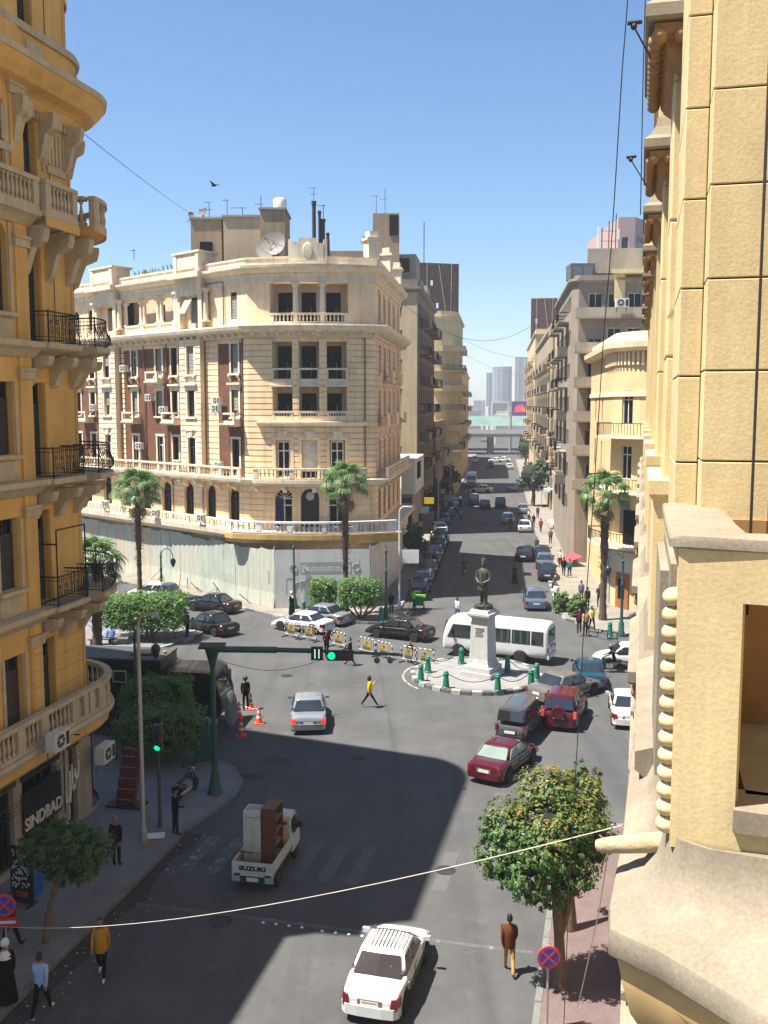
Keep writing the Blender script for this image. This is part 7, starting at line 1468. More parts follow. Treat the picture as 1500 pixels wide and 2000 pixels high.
for s in (1, -1):
    for y in (-1.2, -8.4, -10.6): wheel_parts(tr_, s * 1.0, y, .5, .3, s)
    b = MB(); b.box(*sorted((s * 1.3, s * 1.42)), -.2, -.1, 1.7, 2.5); b.tube([(s * 1.15, -.2, 2.6), (s * 1.36, -.1, 2.55)], .025, 5); b.build('mirror', trimk, tr_)
    b = MB(); b.hexa([(s * 1.185, -1.9, 1.75), (s * 1.2, -1.9, 1.75), (s * 1.2, -.75, 1.75), (s * 1.185, -.75, 1.75), (s * 1.185, -1.9, 2.6), (s * 1.2, -1.9, 2.6), (s * 1.2, -.95, 2.6), (s * 1.185, -.95, 2.6)]); b.build('side_window', carglass, tr_)
    for y in (-5.0, -7.2, -11): b = MB(); b.box(*sorted((s * 1.202, s * 1.23)), y - .35, y + .35, 2.4, 3.0); o = b.build('side_window', whitef if y == -5.0 else trimk, tr_); b = MB(); b.box(*sorted((s * 1.231, s * 1.236)), y - .3, y + .3, 2.45, 2.95); b.build('pane', carglass, o)
b = MB(); b.lathe([(.1, 0), (.1, .12), (.05, .16)], 10, (0, -3.1, 3.6)); b.build('beacon', mat('amber_beacon', (.5, .18, .02), rough=.3), tr_)
jb = thing('black_police_jeep', 'dark police jeep with a white roof rack between the truck and the trimmed tree', 'jeep', (-10.6, 45.9, 0), -R(97)); jb.location = (-8.7, 46.4, 0)
b = MB(); b.loft([[(x, y, z) for y, z in ((-4.3, .5), (-.1, .5), (.0, 1.0), (-1.0, 1.15), (-1.5, 1.85), (-4.2, 1.9), (-4.3, 1.0))] for x in (-.86, -.8, .8, .86)]); b.build('body', mat('dark_slate_paint', (.02, .023, .028), rough=.35, coat=.4), jb, 30)
for s in (1, -1):
    b = MB(); b.box(*sorted((s * .862, s * .87)), -4.0, -1.7, 1.25, 1.75); b.build('side_window', carglass, jb)
    for y in (-.95, -3.5): wheel_parts(jb, s * .75, y, .36, .22, s)
b = MB(); b.box(-.7, .7, -3.0, -1.7, 2.35, 2.4); b.build('roof_sign', whitep, jb)
b = MB(); [b.tube([(x, y, 1.88), (x, y, 2.36)], .03, 5) for x in (-.6, .6) for y in (-2.9, -1.8)]; b.build('rack', trimk, jb)
# riot shield leaning on the truck front
# flat market-truck and green cart
van = thing('white_van', 'white delivery van facing the camera far along the left kerb', 'van', g(921, 950), -R(186), 'cars in the far street')
rings = [[(sx * w_, y, z) for sx, z in ((1, z0), (1, z1 * .6), (.92, z1), (-.92, z1), (-1, z1 * .6), (-1, z0))] for y, z0, z1, w_ in ((-3.2, .4, 2.7, 1.0), (1.3, .4, 2.7, 1.0), (2.0, .4, 2.3, .98), (2.5, .4, 1.4, .95), (2.9, .5, 1.2, .9))]; b = MB(); b.loft(rings); b.build('body', P_white, van, 30)
b = MB(); b.hexa([(-.85, 2.48, 1.45), (.85, 2.48, 1.45), (.85, 2.4, 1.45), (-.85, 2.4, 1.45), (-.8, 2.08, 2.25), (.8, 2.08, 2.25), (.8, 1.9, 2.25), (-.8, 1.9, 2.25)]); b.build('windscreen', carglass, van); b = MB(); b.box(-.7, .7, 2.88, 2.93, .7, 1.0); b.build('grille', trimk, van)
for s in (1, -1):
    for y in (-2, 2): wheel_parts(van, s * .88, y, .36, .24, s)
# motorbikes
def motorbike(label, loc, phi, col, group='motorbikes', sc_=1.):
    t_ = thing('motorbike', label, 'motorbike', loc, -R(phi), group); t_.scale = (sc_,) * 3
    for y in (-.62, .62): b = MB(); b.lathe([(.2, -.05), (.27, -.05), (.29, 0), (.27, .05), (.2, .05)], 18, (0, y, .29), 'x'); o = b.build('wheel', tyre, t_, 40); b = MB(); b.lathe([(.2, -.02), (.2, .02)], 14, (0, y, .29), 'x'); b.build('rim', rim, o)
    b = MB(); b.tube([(0, -.62, .29), (0, -.1, .35), (0, .2, .45)], .035, 6); b.tube([(.07, .62, .29), (.07, .4, .95)], .025, 6); b.tube([(-.07, .62, .29), (-.07, .4, .95)], .025, 6); b.tube([(0, -.6, .62), (0, .4, .85)], .03, 6); b.build('frame', iron, t_)
    b = MB(); b.ball((0, .15, .78), .5, 10, 7, (.28, .5, .26)); b.build('fuel_tank', col, t_, 50); b = MB(); b.ball((0, -.35, .76), .5, 10, 6, (.26, .75, .14)); b.build('seat', trimk, t_, 50)
    b = MB(); b.box(-.13, .13, -.15, .25, .28, .55); b.lathe([(.05, -.7), (.06, .1)], 8, (.16, 0, .32), 'y'); b.build('engine', galv, t_)
    b = MB(); b.tube([(-.35, .28, 1.05), (-.15, .38, 1.0), (.15, .38, 1.0), (.35, .28, 1.05)], .018, 6); b.tube([(-.3, .3, 1.05), (-.36, .33, 1.2)], .01, 4); b.build('handlebar', iron, t_); b = MB(); b.lathe([(.02, -.1), (.09, -.04), (.1, .03), (.09, .05)], 12, (0, .5, .92), 'y'); b.build('headlight', headl, t_)
    b = MB(); b.box(-.09, .09, -.85, -.6, .5, .6); b.build('tail_light', redl, t_); return t_
motorbike('black motorbike parked on the pavement edge beside the traffic light mast', (-8.05, 38.8, .14), 20, trimk); motorbike('motorbike ridden past the white hatchback at the right', g(1192, 1313), -82, trimk); motorbike('motorbike ridden away in the shade of the far street', g(905, 1122), 8, P_dred)
motorbike('black scooter parked beside the row at the right kerb', g(1082, 1148), 20, trimk); motorbike('black motorbike parked beside the row by the hoarding', g(812, 1160), 10, trimk); motorbike('black motorbike in the shade next to the white hatchback', g(842, 1055), 10, trimk)
# ------------------------------------------------------------------ people
skinm = mat('skin_tan', (.26, .14, .085), rough=.6, var=.08, scale=8); hairk = mat('hair_black', (.012, .010, .009), rough=.6, var=.3, scale=20); hairg = mat('hair_grey', (.16, .15, .14), rough=.7)
_bodies = {}
def body_mesh(key, legs=((0, 0), (0, 0)), arms=((-8, 8), (-8, 8)), lean=0, sit=False, bulk=1., headturn=0, armout=(8, 8)):
    """legs/arms: (swing deg forward, bend deg) for right, left"""
    if key in _bodies: return _bodies[key]
    V = []; E_ = []; rad = []; T_ = []
    def v(p, r, par=None, tg=0):
        V.append(Vector(p)); rad.append(r if isinstance(r, tuple) else (r, r))
        if par is not None: E_.append((par, len(V) - 1)); T_.append(tg)
        return len(V) - 1
    hz = .93 if not sit else .47; ln = R(lean)
    def up(z): return (0, math.sin(ln) * z, hz + math.cos(ln) * z)
    pel = v((0, 0, hz), (.155 * bulk, .115 * bulk)); sp = v(up(.2), (.145 * bulk, .11 * bulk), pel, 1); ch = v(up(.43), (.165 * bulk, .12 * bulk), sp, 1); nk = v(up(.57), (.075, .07), ch, 1); hb = v(up(.64), (.052, .055), nk, 0)
    for k, s in enumerate((1, -1)):
        sw, bd = legs[k]; a = R(sw); h_ = v((s * .095, 0, hz - .06), (.098, .1), pel, 2)
        if sit: a = R(85)
        kn = Vector((s * .1, math.sin(a) * .42, hz - .06 - math.cos(a) * .42)); k_ = v(kn, (.064, .066), h_, 2); a2 = a - R(bd if not sit else 85)
        an = kn + Vector((0, math.sin(a2) * .4, -math.cos(a2) * .4)); m_ = v(kn.lerp(an, .35), (.06, .062), k_, 2); n_ = v(an, (.045, .047), m_, 2)
        tp = a2 * .8; v(an + Vector((s * .015, .15 * math.cos(tp) + .02, -.035 + .15 * math.sin(tp))), (.042, .03), n_, 3)
    for k, s in enumerate((1, -1)):
        sw, bd = arms[k]; a = R(sw); c0 = Vector(up(.49)); o_ = R(armout[k]); sh_ = v(c0 + Vector((s * .175, 0, .01)), (.068 * bulk, .068 * bulk), ch, 1)
        el = V[sh_] + Vector((s * math.sin(o_) * .29, math.sin(a) * .29, -math.cos(a) * math.cos(o_) * .29)); e_ = v(el, .048, sh_, 1); a2 = a + R(bd); wr = el + Vector((-s * .02, math.sin(a2) * .25, -math.cos(a2) * .25)); w_ = v(wr, (.034, .034), e_, 1)
        hd = wr + Vector((0, math.sin(a2) * .08, -math.cos(a2) * .08)); h2 = v(hd, (.022, .036), w_, 0)
        dn = (hd - wr).normalized(); fw_ = Vector((0, 1, 0))
        for q, l in ((-.022, .055), (-.007, .065), (.008, .062), (.022, .05)): f1 = v(hd + dn * .02 + fw_ * q, (.009, .009), h2, 0); v(hd + dn * l * .75 + fw_ * q + Vector((-s * .008, 0, 0)), (.0085, .0085), f1, 0)
        f1 = v(wr + dn * .04 + fw_ * .03, (.01, .01), w_, 0); v(wr + dn * .07 + fw_ * .05, (.009, .009), f1, 0)
    me = bpy.data.meshes.new('skeleton'); me.from_pydata([tuple(p) for p in V], E_, []); o = bpy.data.objects.new('skeleton', me); C.objects.link(o); md = o.modifiers.new('s', 'SKIN'); md.use_smooth_shade = True
    for i, sv in enumerate(me.skin_vertices[0].data): sv.radius = rad[i]; sv.use_root = (i == 0)
    ss = o.modifiers.new('d', 'SUBSURF'); ss.levels = 1; ss.render_levels = 1
    bpy.context.view_layer.update(); dg = bpy.context.evaluated_depsgraph_get(); m2 = bpy.data.meshes.new_from_object(o.evaluated_get(dg)); bpy.data.objects.remove(o)
    b = MB(); b.v = [tuple(p.co) for p in m2.vertices]; b.f = [tuple(p.vertices) for p in m2.polygons]; b.m = []
    for p in m2.polygons:
        c = p.center; best = 9; tg = 1
        for (i, j), t in zip(E_, T_):
            A, B = V[i], V[j]; d = B - A; q = max(0, min(1, (c - A).dot(d) / max(1e-9, d.length_squared))); e = (A + d * q - c).length
            if e < best: best = e; tg = t
        b.m.append(tg)
    # head: skull, jaw, nose, ears, eyes, mouth, hair
    hc = Vector(up(.755)); ht = R(headturn); b.M = Matrix.Translation(hc) @ Matrix.Rotation(-ht, 4, 'Z')
    b.cur = 0; n = 14; rings = []
    for k in range(11):
        f = k / 10; z = -.125 + .245 * f; r = .098 * math.sin(math.pi * min(.985, max(.03, .12 + .86 * f))) ** .62; jaw = max(0, .35 - f); ring = []
        for i in range(n): a = 2 * math.pi * i / n; x = r * .8 * math.cos(a); y = r * 1.0 * math.sin(a) * (1 - jaw * (.5 if math.sin(a) < 0 else -.05)); ring.append((x, y + .012, z))
        rings.append(ring)
    b.loft(rings); b.hexa([(-.013, .1, -.035), (.013, .1, -.035), (.013, .128, -.035), (-.013, .128, -.035), (-.006, .1, .02), (.006, .1, .02), (.006, .108, .02), (-.006, .108, .02)])
    for s in (1, -1): b.ball((s * .082, .0, -.01), .03, 6, 5, (.35, .7, 1.1))
    b.cur = 4
    for s in (1, -1): b.ball((s * .032, .101, .008), .011, 6, 4)
    b.box(-.022, .022, .098, .108, -.066, -.06)
    rings = []
    for k in range(7):
        f = k / 6; z = .0 + .135 * f; r = .106 * math.cos(f * 1.42) ** .6; rings.append([(r * .82 * math.cos(2 * math.pi * i / n), r * 1.0 * math.sin(2 * math.pi * i / n) + .002 - (0 if f > .5 else .022 * (1 if math.sin(2 * math.pi * i / n) > .3 else 0) * (3 - 5 * f)), z + (.045 if math.sin(2 * math.pi * i / n) > .3 and f < .4 else 0) - (.06 * (1 - f) if math.sin(2 * math.pi * i / n) < -.3 else 0)) for i in range(n)])
    b.loft(rings); b.M = None
    me = b.mesh('body', [skinm] * 5); me.shade_smooth(); fixnormals(me); _bodies[key] = (me, hc, V[ch]); return _bodies[key]
POSE = dict(stand=dict(), walk=dict(legs=((24, 6), (-20, 14)), arms=((-18, 16), (20, 24))), walk2=dict(legs=((-16, 22), (18, 4)), arms=((16, 20), (-16, 12))), stride=dict(legs=((32, 2), (-30, 8)), arms=((-14, 20), (40, 100))), phone=dict(legs=((22, 4), (-20, 10)), arms=((18, 95), (10, 80))), talk=dict(legs=((3, 0), (-3, 0)), arms=((10, 70), (0, 10))), sit=dict(sit=True, arms=((25, 40), (20, 50)), lean=12), ride=dict(sit=True, arms=((55, 15), (55, 15)), lean=18), sweep=dict(legs=((14, 8), (-12, 8)), arms=((30, 30), (20, 40)), lean=16), crouch=dict(legs=((35, 60), (25, 60)), arms=((35, 40), (30, 40)), lean=25))
def person(label, loc, phi, pose, top, trou, shoe='1a1715', hair=None, h=1.73, extra=None, name='person', group='people on foot', bulk=1.18, skin=None):
    me, hc, ch = body_mesh(pose + str(bulk), bulk=bulk, **POSE[pose]); t_ = thing(name, label, 'person', loc, -R(phi), group); o = link('body', me, t_); s = h / 1.75; t_.scale = (s, s, s)
    for i, m_ in enumerate((skin or skinm, cloth(top), cloth(trou), cloth(shoe), hair or hairk)): o.material_slots[i].link = 'OBJECT'; o.material_slots[i].material = m_
    if pose == 'sit' or pose == 'ride': pass
    for e in (extra or []):
        b = MB()
        if e[0] == 'jacket': b.lathe([(.2, .80), (.215, .95), (.2, 1.15), (.215, 1.33), (.12, 1.46), (.07, 1.5)], 14); [setattr(b, 'v', [(x * .88, y * .72, z) for x, y, z in b.v])]; b.build('jacket', cloth(top), t_, 60)
        if e[0] == 'robe':
            b.lathe([(.30, .05), (.25, .5), (.2, .95), (.2, 1.2), (.215, 1.36), (.1, 1.47)], 16); b.v = [(x, y * .78, z) for x, y, z in b.v]; b.build('robe', cloth(e[1]), t_, 60)
        if e[0] == 'skirt': b.lathe([(.27, .06), (.22, .5), (.17, .96)], 14); b.v = [(x, y * .8, z) for x, y, z in b.v]; b.build('skirt', cloth(e[1]), t_, 60)
        if e[0] == 'scarf': b.ball((hc.x, hc.y - .012, hc.z + .01), .128, 14, 9, (.92, 1, 1.08)); b.lathe([(.1, 1.5), (.17, 1.42), (.2, 1.3)], 12); o2 = b.build('headscarf', cloth(e[1]), t_, 60)
        if e[0] == 'cap': b.lathe([(.1, 0), (.115, .05), (.12, .075), (.0, .085)], 14, (hc.x, hc.y, hc.z + .06)); b.box(hc.x - .07, hc.x + .07, hc.y + .08, hc.y + .16, hc.z + .06, hc.z + .072); b.build('cap', cloth(e[1]), t_, 40)
        if e[0] == 'helmet': b.ball((hc.x, hc.y, hc.z + .03), .15, 14, 8, (.9, 1, .95)); b.build('helmet', mat('black_helmet', (.012, .012, .013), rough=.25), t_, 50)
        if e[0] == 'turban': b.lathe([(.1, 0), (.13, .03), (.135, .07), (.1, .12), (.0, .14)], 14, (hc.x, hc.y, hc.z + .03)); b.build('turban', cloth(e[1]), t_, 60)
        if e[0] == 'bag': b.box(.2, .32, -.12, .14, .62, .95); b.build('shoulder_bag', cloth(e[1]), t_)
        if e[0] == 'vest': b.lathe([(.19, .92), (.19, 1.15), (.21, 1.33), (.11, 1.46)], 14); b.v = [(x, y * .76 + .05, z) for x, y, z in b.v]; b.build('hi_vis_vest', mat('hi_vis_green', (.16, .55, .02), rough=.8), t_, 60)
        if e[0] == 'hair': b.ball((hc.x, hc.y - .03, hc.z - .03), .125, 12, 8, (.85, .85, 1.35)); b.build('hair', hairk, t_, 60)
    return t_
KB = .14
def gk(px, py): return g(px, py, KB)
person('man in a brown jacket and tan trousers walking away near the right kerb', g(994, 1900), 4, 'walk2', '55301a', 'a07a4c', '15110f', extra=[('jacket',)], h=1.7, bulk=1.25)
person('man in an ochre jacket and black trousers walking towards us on the left', g(199, 1910), 176, 'walk2', 'b07a1e', '0c0c0d', 'c8c2ba', extra=[('jacket',)], bulk=1.15)
person('man in a light blue shirt and black trousers walking away at the lower left', g(82, 1985), 8, 'walk', '8fa3c4', '101013', 'd8d4cc', bulk=1.1)
person('person in a black robe with a white scarf at the bottom left edge', gk(14, 1958), 170, 'stand', '0d0d0f', '0d0d0f', extra=[('robe', '0d0d0f'), ('scarf', 'c9c6c0')])
person('man in a red shirt behind the left no-stopping sign', gk(22, 1858), 20, 'walk', '6e1c1e', '15161a')
person('man in a navy top standing behind the pruned left tree', gk(228, 1690), 10, 'stand', '14151f', '0d0d10', hair=hairg)
person('police officer in black uniform and cap standing at the left kerb corner', gk(343, 1630), 60, 'talk', '0c0d10', '0c0d10', extra=[('cap', '0b0b0d')], bulk=1.12)
person('woman in a bright yellow top and black trousers striding across the square', g(722, 1382), 82, 'stride', 'd9a800', '0b0b0c', 'd8d6d0', extra=[('hair',)], h=1.68)
person('guard in black uniform and helmet beside the orange cones', g(480, 1386), 170, 'stand', '0d0f12', '0c0d10', extra=[('helmet',)], bulk=1.15)
person('guard bending at the open door of the police truck', g(456, 1405), -60, 'crouch', '101216', '0c0d10', bulk=1.15)
person('man in a black suit looking at his phone while crossing', g(684, 1300), -78, 'phone', '0e0e10', '0e0e10', bulk=1.08)
person('man in a dark red sweater behind the striped barriers', g(638, 1284), 165, 'phone', '3a1218', '12131a')
person('man sitting on the kerb behind the right-hand barriers', g(802, 1290), 190, 'sit', '2a2b22', '1a1b20')
person('man in a royal blue shirt standing on the traffic island', gk(366, 1243), -60, 'talk', '12285c', '0e0f14')
person('seated man in a pale blue shirt under the trimmed tree, on the left', gk(206, 1258), 30, 'sit', '7f95b8', '1c2230', h=1.68); person('seated man in a pale blue shirt under the trimmed tree, on the right', gk(219, 1260), -20, 'sit', '6f86b0', '1c2230', h=1.68)
person('woman in a black robe and white headscarf beside the lamp post at the hoarding', gk(570, 1200), 120, 'stand', '0b0b0c', '0b0b0c', extra=[('robe', '0b0b0c'), ('scarf', 'c4bfb6')])
person('street cleaner in a bright green vest pushing the cart', g(809, 1192), -70, 'sweep', '58a012', '12200f', extra=[('vest',)])
person('man in a pale blue shirt walking behind the minibus', g(893, 1212), 40, 'walk', 'a9b9d6', '3a4a70')
person('woman in a brown top and long black skirt crossing the far street', g(1005, 1140), 175, 'stand', '5a3a34', '0b0b0c', extra=[('skirt', '0c0c0d'), ('scarf', '2a1c1a')])
pr = person('rider in a red jacket on the far motorbike', g(905, 1122) + Vector((0, -.25, .32)), 8, 'ride', '701a1a', '14151a', extra=[]); pr = person('rider in black on the motorbike at the right', g(1192, 1313) + Vector((.25, 0, .32)), -82, 'ride', '111215', '14151a', extra=[('helmet',)])
person('woman in a dark red top stepping off the right pavement', gk(1131, 1238), 190, 'walk', '4a141c', '0d0d10', extra=[('hair',)]); person('person in a tan jacket in the middle of the group at the right pavement', gk(1143, 1240), 185, 'talk', 'a58a68', '12121a'); person('woman in a pale yellow top with dark trousers at the right pavement', gk(1156, 1232), 160, 'walk2', 'd6bd52', '0c0c0e', extra=[('hair',)])
more = [(1086, 1180, 200, 'talk', 'c9c6c0', '1a1a1e', 'man in a white shirt behind the round bushes'), (1135, 1176, 20, 'stand', '5a5f78', '15161c', 'person in a slate blue top between the bushes and the door'), (1112, 1128, 15, 'walk', '1f6a66', '15161c', 'person in a teal top on the far right pavement'), (1101, 1125, 15, 'walk2', '131318', '101014', 'person in black beside the one in teal'), (1094, 1108, 190, 'walk', 'bdb6ac', '22222a', 'person in a pale shirt further up the right pavement'), (1048, 1080, 200, 'stand', '3a4450', '191a20', 'man standing at the front of the row on the right kerb'), (900, 1018, 10, 'walk', '9a9ca6', '23252d', 'pedestrian in a grey shirt walking in the far shade on the left'), (899, 995, 185, 'walk2', '2b2b30', '141417', 'pedestrian in dark clothes near the silver hatchback'), (910, 966, 180, 'stand', '8a3428', 'b5ada0', 'pedestrian in a red top before the white van, the left one'), (918, 965, 180, 'stand', '5c2a24', 'a8a096', 'pedestrian in a brown top before the white van, the right one'), (997, 1036, 10, 'stand', '101014', '101014', 'person in black beside the silver estate'), (1033, 1020, 190, 'walk', 'b9b2a8', '20222a', 'pedestrian in a pale shirt at the stalls on the right'), (1042, 1030, 170, 'talk', '15151a', '15151a', 'pedestrian in black at the stalls on the right'), (1056, 1040, 20, 'walk2', '8c2a1c', '1c1c22', 'pedestrian in a red orange top at the stalls on the right'), (1050, 1012, 190, 'stand', '4c5064', '1c1c22', 'pedestrian in grey near the big dark tree'),
        (764, 1200, 20, 'stand', '15171f', '101116', 'man in dark clothes behind the green lamp post by the hoarding'), (848, 1112, 10, 'walk', '1c1d24', '141418', 'pedestrian in dark clothes walking beside the parked row'), (830, 1085, 190, 'walk2', '262833', '15161b', 'pedestrian in navy between the parked row and the hoarding'), (1170, 1185, 200, 'talk', '3a2a26', '15151a', 'person in dark brown beside the right palm trunk'), (1147, 1190, 30, 'stand', '1a1a20', '14141a', 'person in black behind the group at the right pavement'), (880, 1000, 15, 'walk', '16171c', '141418', 'pedestrian in black on the shaded far left pavement'), (1075, 1062, 190, 'stand', '6a5a50', '22222a', 'pedestrian in a brownish top before the red awning')]
for px, py, ph, po, a, b_, l in more: person(l, gk(px, py) if px > 1040 or px < 900 else g(px, py), ph, po, a, b_)

# ------------------------------------------------------------------ statue on its pedestal
st_ = thing('statue_monument', 'bronze statue of a man in coat and fez on a tall white marble pedestal', 'statue', (ISC.x + .35, ISC.y - .3, .2), -R(20)); st_.rotation_euler = (0, 0, R(-32))
def frus(b, w0, w1, z0, z1): b.hexa([(-w0, -w0, z0), (w0, -w0, z0), (w0, w0, z0), (-w0, w0, z0), (-w1, -w1, z1), (w1, -w1, z1), (w1, w1, z1), (-w1, w1, z1)])
for nme, fs_ in (('plinth_step', ((.96, .96, 0, .3),)), ('plinth_step', ((.84, .84, .302, .6),)), ('plinth_moulding', ((.74, .64, .602, .8), (.64, .62, .802, 1.0))), ('shaft', ((.59, .52, 1.002, 3.45),)), ('cap_moulding', ((.54, .72, 3.452, 3.62), (.72, .72, 3.622, 3.75), (.62, .55, 3.752, 3.95))), ('top_block', ((.44, .4, 3.952, 4.15),))):
    b = MB(); [frus(b, *f) for f in fs_]; b.build(nme, marble if nme != 'top_block' else bronze, st_)
b = MB()
for k in range(5): b.box(-.25 + .03 * (k % 2), .3 - .06 * (k % 3), -.60 + (.006 * k), -.5, 2.9 - k * .12, 2.93 - k * .12)
b.build('inscription', mat('grey_inscription', (.28, .27, .26)), st_)
V0 = 4.15; sb_k = 1.46
b = MB(); b.M = Matrix.Translation((0, 0, V0)) @ Matrix.Scale(sb_k, 4)
b.lathe([(.36, 0), (.34, .05)], 16)
def limb(pts, rs, sq=1.): b.tube(pts, rs, 12)
limb([(.1, .0, .04), (.1, -.01, .45), (.09, .0, .95)], [.075, .085, .115]); limb([(-.11, .06, .04), (-.1, .05, .45), (-.08, .0, .95)], [.075, .085, .115])
for s, y in ((.1, -.02), (-.11, .04)): b.ball((s, y - .07, .07), .1, 10, 6, (.6, 1.3, .5))
n = 16; rings = []
for z, rx, ry, oy in ((.62, .25, .2, 0), (.75, .245, .2, 0), (.95, .225, .17, 0), (1.1, .2, .145, 0), (1.28, .225, .15, .0), (1.4, .235, .14, .01), (1.47, .16, .1, .01), (1.52, .075, .07, 0)): rings.append([(rx * math.cos(2 * math.pi * i / n), ry * math.sin(2 * math.pi * i / n) + oy, z) for i in range(n)])
b.loft(rings); limb([(0, 0, 1.48), (0, -.01, 1.6)], [.065, .06])
b.ball((0, -.015, 1.67), .1, 14, 10, (.85, 1, 1.22)); b.hexa([(-.015, -.105, 1.64), (.015, -.105, 1.64), (.015, -.14, 1.64), (-.015, -.14, 1.64), (-.006, -.1, 1.7), (.006, -.1, 1.7), (.006, -.112, 1.7), (-.006, -.112, 1.7)])
for s in (1, -1): b.ball((s * .085, 0, 1.665), .03, 6, 5, (.4, .8, 1.2))
b.ball((0, -.1, 1.625), .04, 8, 5, (1.3, .5, .5)); b.lathe([(.1, 1.74), (.085, 1.9), (.082, 1.905), (.0, 1.91)], 16)
for s in (1, -1): limb([(s * .22, 0, 1.4), (s * .3, -.0, 1.2), (s * .29, -.05, 1.05), (s * .15, -.19, .96), (s * .06, -.22, .93)], [.075, .07, .062, .05, .04]); [limb([(s * .06, -.22 - .0, .95 - .02 * k), (s * .0, -.25, .945 - .02 * k), (-s * .03, -.24, .93 - .02 * k)], [.014, .014, .01]) for k in range(4)]; limb([(s * .09, -.22, .97), (s * .05, -.25, .99)], [.016, .012])
b.box(-.02, .02, -.17, -.15, .7, 1.35)
for k in range(4): b.ball((.03, -.165, 1.0 + k * .1), .014, 6, 4)
b.hexa([(-.12, -.12, 1.38), (-.03, -.16, 1.2), (-.03, -.14, 1.2), (-.12, -.1, 1.38), (-.06, -.1, 1.46), (.0, -.165, 1.22), (.0, -.14, 1.22), (-.06, -.08, 1.46)])
b.build('bronze_figure', bronze, st_, 60)
# chained bollards
def bollard_mesh():
    b = MB(); b.lathe([(.22, 0), (.22, .08), (.2, .1), (.135, .78), (.16, .8), (.16, .86), (.13, .88), (.13, .95), (.07, 1.0), (.0, 1.01)], 14); return b
bm_ = bollard_mesh().mesh('post', bollg); fixnormals(bm_); bm_.shade_smooth(); bm_.set_sharp_from_angle(angle=R(35))
def boll(p, label, grp, sc_=1.): o = link('green_bollard', bm_, None, p); o.scale = (sc_, sc_, sc_); return tag(o, label, 'bollard', grp)
ring = [(822, 1330, 'leftmost'), (871, 1344, 'front left'), (972, 1350, 'front middle'), (1037, 1341, 'front right'), (1048, 1328, 'rightmost'), (991, 1313, 'back right, before the minibus wheel'), (901, 1296, 'hindmost, half hidden by the pedestal'), (836, 1313, 'back left')]
rp_ = [g(x, y, .2) for x, y, _ in ring]
for p, (_, _, l) in zip(rp_, ring): boll(p, 'green bollard of the chained ring round the statue, %s' % l, 'chained bollards round the statue')
for i in range(8):
    A, B = rp_[i], rp_[(i + 1) % 8]; b = MB(); b.tube([A.lerp(B, k / 12) + Vector((0, 0, .85 - .42 * math.sin(math.pi * k / 12))) for k in range(13)], .022, 5); tag(b.build('chain', iron), 'sagging chain between two statue bollards, number %d clockwise from the left' % (i + 1) if False else ['sagging chain at the front left of the statue ring', 'long sagging chain across the front of the statue ring', 'sagging chain at the front right of the statue ring', 'short chain at the right of the statue ring', 'sagging chain at the back right of the statue ring', 'chain behind the statue pedestal on the right', 'chain behind the statue pedestal on the left', 'short chain at the left of the statue ring'][i], 'chain', 'chains round the statue')
for px, py, l in ((668, 1208, 'green bollard at the foot of the middle palm'), (744, 1213, 'green bollard left of the green lamp post by the hoarding'), (1191, 1244, 'green bollard on the right pavement corner'), (593, 1200, 'green bollard behind the white sporty sedan')): boll(gk(px, py), l, 'single bollards on the pavements', 1.05)
for px, py, l in ((221, 1480, 'dark bollard on the left pavement beside the ochre building'), (297, 1254, 'dark bollard under the trimmed tree on the island')): o = boll(gk(px, py), l, 'single bollards on the pavements', 1.0); o.material_slots[0].link = 'OBJECT'; o.material_slots[0].material = blackp

# ------------------------------------------------------------------ striped barriers, cones
bw_ = [mat('barrier_white', (.6, .6, .57), rough=.6), blackp]; sgy = mat('barrier_sign_yellow', (.30, .22, .07), rough=.6, var=.2, scale=4)
def barrier(A, B, label):
    d = B - A; t_ = thing('striped_barrier', label, 'barrier', A, math.atan2(d.y, d.x), 'striped crowd barriers'); L = d.length; b = MB(); path = [(0, 0, .1), (0, 0, .85), (.06, 0, 1.0), (.15, 0, 1.05), (L - .15, 0, 1.05), (L - .06, 0, 1.0), (L, 0, .85), (L, 0, .1)]
    pts = []
    for p, q in zip(path[:-1], path[1:]): n = max(1, int((Vector(q) - Vector(p)).length / .16)); pts += [Vector(p).lerp(Vector(q), i / n) for i in range(n)]
    pts.append(Vector(path[-1]))
    for i, (p, q) in enumerate(zip(pts[:-1], pts[1:])): b.cur = i % 2; b.tube([p, q], .032, 6)
    b.build('frame', bw_, t_); b = MB(); b.tube([(0, 0, .25), (L, 0, .25)], .02, 5)
    for k in range(1, 6): b.tube([(L * k / 6, 0, .25), (L * k / 6, 0, 1.03)], .013, 5)
    b.build('bars', bw_[0], t_)
    for x in (0, L): b = MB(); b.box(x - .05, x + .05, -.3, .3, 0, .05); b.tube([(x, -.2, .05), (x, 0, .2)], .02, 5); b.build('foot', blackp, t_)
    b = MB(); b.box(L * .25, L * .75, -.03, -.015, .3, .92); s = b.build('sign_panel', sgy, t_)
    b = MB(); b.box(L * .27, L * .73, -.036, -.031, .33, .5); [b.box(L * .3 + k * .09, L * .3 + k * .09 + .05, -.036, -.031, .54, .62) for k in range(4)]; b.lathe([(.09, -.036), (.09, -.031)], 12, (L * .5, 0, .76), 'y'); b.build('sign_print', mat('barrier_print', (.07, .055, .03)), t_)
bl_ = [((556, 1243), (583, 1248)), ((590, 1249), (618, 1254)), ((648, 1262), (675, 1268)), ((701, 1274), (733, 1282)), ((735, 1282), (766, 1290)), ((784, 1293), (812, 1298)), ((814, 1298), (847, 1303))]
